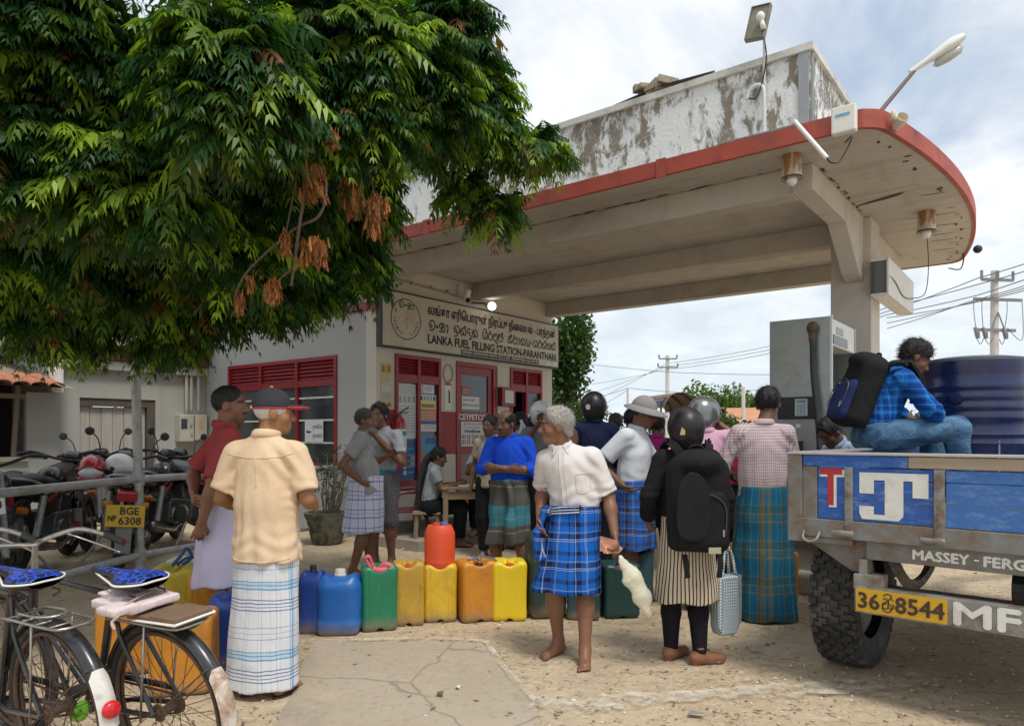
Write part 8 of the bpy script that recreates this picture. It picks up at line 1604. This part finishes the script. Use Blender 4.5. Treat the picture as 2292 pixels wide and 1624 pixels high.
GB, CY = (.10, .095, .085), (.04, .27, .36); p.skirt(plaid('lungi_grey_cyan', [(0, GB), (.15, (.22, .2, .16)), (.17, GB), (.4, (.05, .12, .15)), (.6, GB), (.8, (.25, .23, .18)), (.82, GB)], [(0, GB), (.28, (.3, .27, .2)), (.31, GB), (.42, CY), (.60, (.12, .32, .38)), (.63, CY), (.86, GB)], .12, .40, .68), 1.02, .42, (.182, .15), (.20, .18), nf=8, amp=.06, lap=.22)
p.hair(HBLK, (.045, -.08), .008, .003, bald=1.15); p.part('waist_knot', MATS['lungi_grey_cyan'], lambda b: (b.ball((-.02, .17, .95), (.06, .04, .04)), b.tube(spline([(-.02, .18, .95), (-.05, .22, .80), (-.04, .22, .55), (-.06, .2, .42)], 5), [.03]*8+[.055]*8, 8)), True); p.sandals(BLK)
# -- pair by the side wall
p = Person('greying man in grey polo and white plaid sarong with hand on hip', gnd(812, 1290), -78, 1.66, dict(pel=(0, .05, .93), chs=(0, -.03, 1.25), nek=(0, -.02, 1.41), hed=(0, .03, 1.55), eR=(.27, -.20, 1.12), wR=(.19, -.02, .96), eL=(-.22, .1, 1.12), wL=(-.12, .25, 1.2), aR=(.06, -.1, .085), aL=(-.06, .08, .085), kR=(.08, .02, .49)), SK2, .0105, yaw=-18, pitch=0, fat=1.1)
p.body(hands=(('R', .6, (-.2, -.4, 1)), ('L', .6, None)), beard=(.32, .30, .28, .6)); p.shirt(cloth('polo_grey', (.30, .30, .30), .08, .4), (.66, .66), .84, 1.08, belly=.75); p.hair(HMIX, (.05, -.07), .008, .003)
LB = (.70, .71, .80); p.skirt(plaid('sarong_pale_plaid', [(0, LB), (.3, (.28, .32, .50)), (.36, LB), (.5, (.36, .40, .56)), (.53, LB), (.75, (.30, .34, .52)), (.8, LB)], [(0, LB), (.25, (.30, .34, .52)), (.33, LB), (.5, (.36, .40, .56)), (.54, LB), (.7, (.3, .34, .5)), (.76, LB)], .16, .17, .5, mul=True), 1.0, .45, (.17, .16), (.20, .21), (0, .04), (0, .0), 6, .04, lap=.08); p.sandals(BLK)
p = Person('youth in grey and turquoise polo touching his chin', gnd(856, 1268), 158, 1.70, dict(eL=(-.26, .07, 1.10), wL=(-.02, .16, 1.36), eR=(.24, -.02, 1.1), wR=(.12, .18, 1.05), hed=(.02, .04, 1.575)), SK2, .0105, yaw=8)
p.body(hands=(('L', 1.0, (.6, -.6, .4)), ('R', .6, None))); p.shirt(cloth('polo_top_grey', (.38, .39, .41), .06, .4), (.7, .7), 1.17, 1.06); p.shirt(cloth('polo_turquoise', (.01, .30, .34), .06, .4), (.02, .02), .84, .985, collar=False, name='polo_lower'); p.hair(HBLK, (.055, -.06), .016, .006, top=.008)
p.trousers(mat('shorts_print', (.10, .10, .11), .85, .6, 40), 1.05, .12, 'shorts'); p.sandals(BLK)
# -- attendants at the table
p = Person('woman in grey uniform with long tied hair seated writing at the table', (-1.02, 8.72, .0), -82, 1.58, dict(pel=(0, 0, .56), wst=(0, .03, .70), chs=(0, .07, .89), nek=(0, .09, 1.05), hed=(0, .14, 1.185), sR=(.17, .07, 1.0), sL=(-.17, .07, 1.0), eR=(.20, .16, .78), wR=(.10, .38, .83), eL=(-.2, .16, .78), wL=(-.08, .4, .83), hR=(.09, .02, .53), hL=(-.09, .02, .53), kR=(.11, .42, .53), kL=(-.11, .42, .53), aR=(.1, .40, .085), aL=(-.1, .40, .085)), SK2, .0105, yaw=-10, pitch=-16)
p.body(); UNI = cloth('uniform_grey', (.30, .33, .35), .06, .35); p.shirt(UNI, (.62, .62), .56, 1.04); p.trousers(cloth('skirt_black', (.010, .010, .013), .1), 1.1, .9, 'skirt'); p.hair(HBLK, (.055, -.08), .012, .002, back=1)
p.part('ponytail', HBLK, lambda b: b.tube(spline([tuple(p.hl((0, -.11, .0))), tuple(p.hl((0, -.16, -.12))), (0, -.10, .90*p.k), (.02, -.13, .68*p.k), (.02, -.10, .50*p.k)], 6), [.05]*6+[.045]*6+[.04]*6+[.03]*6+[.015], 8), True); p.sandals(BLK)
st_ = one('wooden_stool', MATS['table_wood'], lambda b: (b.box((0, 0, .43), (.34, .34, .03)), [b.bar((x, y, 0), (x*.9, y*.9, .415), .035, .035) for x in (-.14, .14) for y in (-.14, .14)])); st_.location = (-1.03, 8.72, 0); tag(st_, 'low wooden stool under the woman in grey uniform', 'stool')
p = Person('man in white shirt seated at the table with hand to his bowed head', (-.30, 9.20, .12), 172, 1.66, dict(pel=(0, -.02, .56), wst=(0, .02, .70), chs=(0, .07, .88), nek=(0, .11, 1.03), hed=(.02, .20, 1.13), sR=(.18, .08, .99), sL=(-.18, .08, .99), eR=(.22, .28, .80), wR=(.07, .27, 1.02), eL=(-.22, .2, .78), wL=(-.1, .38, .76), hR=(.09, .0, .53), hL=(-.09, .0, .53), kR=(.12, .40, .53), kL=(-.12, .40, .53), aR=(.12, .36, .085), aL=(-.12, .36, .085)), SK1, .0105, yaw=8, pitch=-34)
p.body(hands=(('R', .5, (-.5, -.6, .4)), ('L', .6, None)), mous=(.03, .02, .02)); p.shirt(cloth('shirt_clerk', (.62, .65, .70), .05, .35), (.62, .62), .56, 1.06); p.trousers(MATS['trouser_black']); p.hair(hair_mat('hair_brownish', (.05, .035, .022)), (.065, -.06), .004, .002); p.sandals(BLK)
st_ = one('office_chair', BLK, lambda b: (b.box((0, 0, .42), (.40, .40, .05)), b.box((0, .22, .75), (.38, .04, .42)), [b.bar((x, y, 0), (x*.9, y*.9, .40), .03, .03) for x in (-.16, .16) for y in (-.16, .16)])); st_.location = (-.30, 9.25, .12); tag(st_, 'black chair under the clerk in white', 'chair')
# -- crowd beyond
def crowd(label, u, Y, rz, h, skin, m, pose=None, sleeve=(.65, .65), leg=None, yaw=0., pitch=0., helmet=None, hairm=HBLK, mous=None, hem=.84, hands=(('R', .5, None), ('L', .5, None)), vm=None):
    p = Person(label, (at(u, 971, Y).x, Y, 0), rz, h, pose, skin, .0125, yaw, pitch, group='people crowding round the pumps'); p.body(mous=mous, hands=hands); p.shirt(m, sleeve, hem, 1.06, crease=.006); p.trousers(leg or MATS['trouser_black']); p.sandals(BLK)
    if helmet: p.helmet(helmet, vm=vm)
    else: p.hair(hairm, (.052, -.075), .012, .004)
    return p
p = crowd('rider in black patterned helmet and navy and red jersey seen from behind', 1330, 6.9, 8, 1.78, SK4, cloth('jersey_navy', (.010, .016, .05), .1, .35), None, (1.4, .0), helmet=HB2, yaw=-10); p.shirt(cloth('jersey_red', (.42, .012, .02), .08, .35), (1.45, .02), 1.0, .98, collar=False, name='red_sleeve')
p.part('helmet_badge', mat('badge_white', (.60, .60, .58), .5), lambda b: b.add([tuple(p.hl(q_)) for q_ in ((-.075, -.135, -.02), (-.045, -.152, -.02), (-.045, -.154, .02), (-.07, -.142, .03), (-.085, -.128, .01))], [(0, 1, 2, 3, 4)]), False); p.part('helmet_flash', mat('flash_grey', (.35, .36, .37), .4), lambda b: b.tube(spline([tuple(p.hl(q_)) for q_ in ((.075, -.085, .10), (.105, -.06, .05), (.118, -.05, -.01), (.10, -.08, -.06))], 5), .008, 6), True)
p = crowd('rider in white helmet and grey shirt, hand raised to his mouth', 1212, 8.0, 165, 1.74, SK4, cloth('tee_slate', (.16, .18, .20), .08, .35), dict(eR=(.24, .08, 1.12), wR=(.03, .17, 1.42)), helmet=HWHT, yaw=25, pitch=-8)
p = crowd('person in pale blue shirt with white neck cloth behind the man in blue', 1165, 8.6, 40, 1.66, SK4, cloth('shirt_powder', (.42, .46, .52), .06, .35)); p.part('white_cloth', cloth('cloth_white', (.70, .71, .74), .04, .3), lambda b: b.tube(spline([tuple(p.hl((-.05, -.09, .02))), tuple(p.hl((-.06, -.13, -.06))), tuple(p.hl((-.09, -.12, -.16)))], 5), [.02]*4+[.035]*7, 8), True)
crowd('dark-haired person in beige shirt just behind the shoulder of the man in blue', 1098, 7.9, 150, 1.60, SK4, cloth('shirt_beige', (.38, .33, .25), .06, .35)); crowd('man in grey-violet shirt behind the red jersey', 1378, 8.4, 10, 1.64, SK2, cloth('shirt_violet', (.26, .25, .33), .06, .35), hairm=HMIX); crowd('curly dark-haired man between the jersey and the sun hat', 1412, 7.9, -15, 1.67, SK4, cloth('shirt_mauve', (.28, .24, .30), .06, .35))
crowd('person in magenta shirt beyond the man in the sun hat', 1470, 7.3, -20, 1.60, SK4, cloth('shirt_magenta', (.34, .025, .17), .08, .35)); crowd('person in dark red top between the pink and the check shirts', 1628, 6.3, 20, 1.42, SK4, cloth('top_crimson', (.24, .010, .03), .08, .35), hem=.70)
crowd('boy in pale blue shirt bending forward beside the pump', 1915, 5.75, 108, 1.66, SK4, cloth('shirt_boy', (.32, .42, .58), .06, .35), dict(pel=(0, -.12, .90), wst=(0, -.02, 1.03), chs=(0, .08, 1.20), nek=(0, .18, 1.33), hed=(0, .26, 1.43), sR=(.16, .12, 1.28), sL=(-.16, .12, 1.28), eR=(.2, .24, .95), wR=(.16, .34, .78), eL=(-.2, .24, .95), wL=(-.16, .34, .78)), pitch=-38)
crowd('dark figure in black standing before the counter window', 1190, 9.6, 60, 1.62, SK4, MATS['trouser_black'])
# -- man seated on the trailer side
SP = TO+Matrix.Rotation(RT, 3, 'Z') @ Vector((.0, 1.50, 0)); FZ = math.degrees(RT)-90+40
p = Person('man in blue plaid shirt and jeans sitting on the side board of the trailer', (SP.x, SP.y, .455), FZ, 1.64, dict(pel=(0, -.02, .99), wst=(0, .03, 1.10), chs=(0, .10, 1.28), nek=(0, .18, 1.43), hed=(.03, .28, 1.51), sR=(.175, .13, 1.35), sL=(-.175, .13, 1.35), eR=(.25, .27, 1.13), wR=(.16, .44, 1.02), eL=(-.25, .27, 1.13), wL=(-.16, .44, 1.02), hR=(.10, .0, .95), hL=(-.10, .0, .95), kR=(.22, .46, 1.0), kL=(-.13, .46, .99), aR=(.24, .50, .60), aL=(-.14, .55, .60)), SK2, .0095, yaw=-12, pitch=-34)
p.body(); BD = (.006, .05, .26); BM = (.012, .16, .52); BL_ = (.04, .33, .72); p.shirt(plaid('shirt_blue_plaid', [(0, BD), (.34, BM), (.46, BL_), (.50, BM), (.62, BD), (.9, BL_), (.93, BM)], [(0, BD), (.34, BM), (.46, BL_), (.50, BM), (.62, BD), (.9, BL_), (.93, BM)], .105, .105, .5), (1.4, 1.4), .98, 1.12, crease=.007); p.hair(HBLK, (.05, -.07), .018, .006, top=.006)
m, t, bs = newmat('denim'); v = objco(t); c = mixc(t, ramp(t, noise(t, v, 7, 6, .6, 1.5, (1, .5, 1)), [(.4, 0.), (.62, 1.)]), (.018, .06, .14), (.10, .22, .36)); t.links.new(c, bs.inputs['Base Color']); bs.inputs['Roughness'].default_value = .85; bumpn(t, bs, noise(t, v, 16, 6, .6, 2.), .6, .03); p.trousers(m, 1.06, .97, 'jeans', .06); p.sandals(BLK)
for o_ in [c_ for c_ in p.root.children if c_.name.startswith('sandal')]: o_.location = (0, 0, .60*p.k-.10)
p.root.children
bpy.context.view_layer.update(); Mw = p.root.matrix_world.copy(); d_ = p.J['nek']-p.J['pel']; tl_ = math.atan2(d_[1], d_[2])
bp = backpack('black and navy backpack on the man sitting on the trailer', Mw @ Matrix.Translation(Vector(p.J['pel'])+Vector((0, -.10, .0))) @ Matrix.Rotation(-tl_*.85, 4, 'X'), .36, .17, .50, BPK, cloth('pack_navy', (.018, .03, .10), .1, .25))
for s_ in (-1, 1): one('shoulder_strap', BPK, lambda b: strap(b, [(s_*.09, -.02, .44), (s_*.12, .02, .50), (s_*.14, .12, .52), (s_*.15, .22, .42), (s_*.15, .22, .28)], .055, .02), bp)
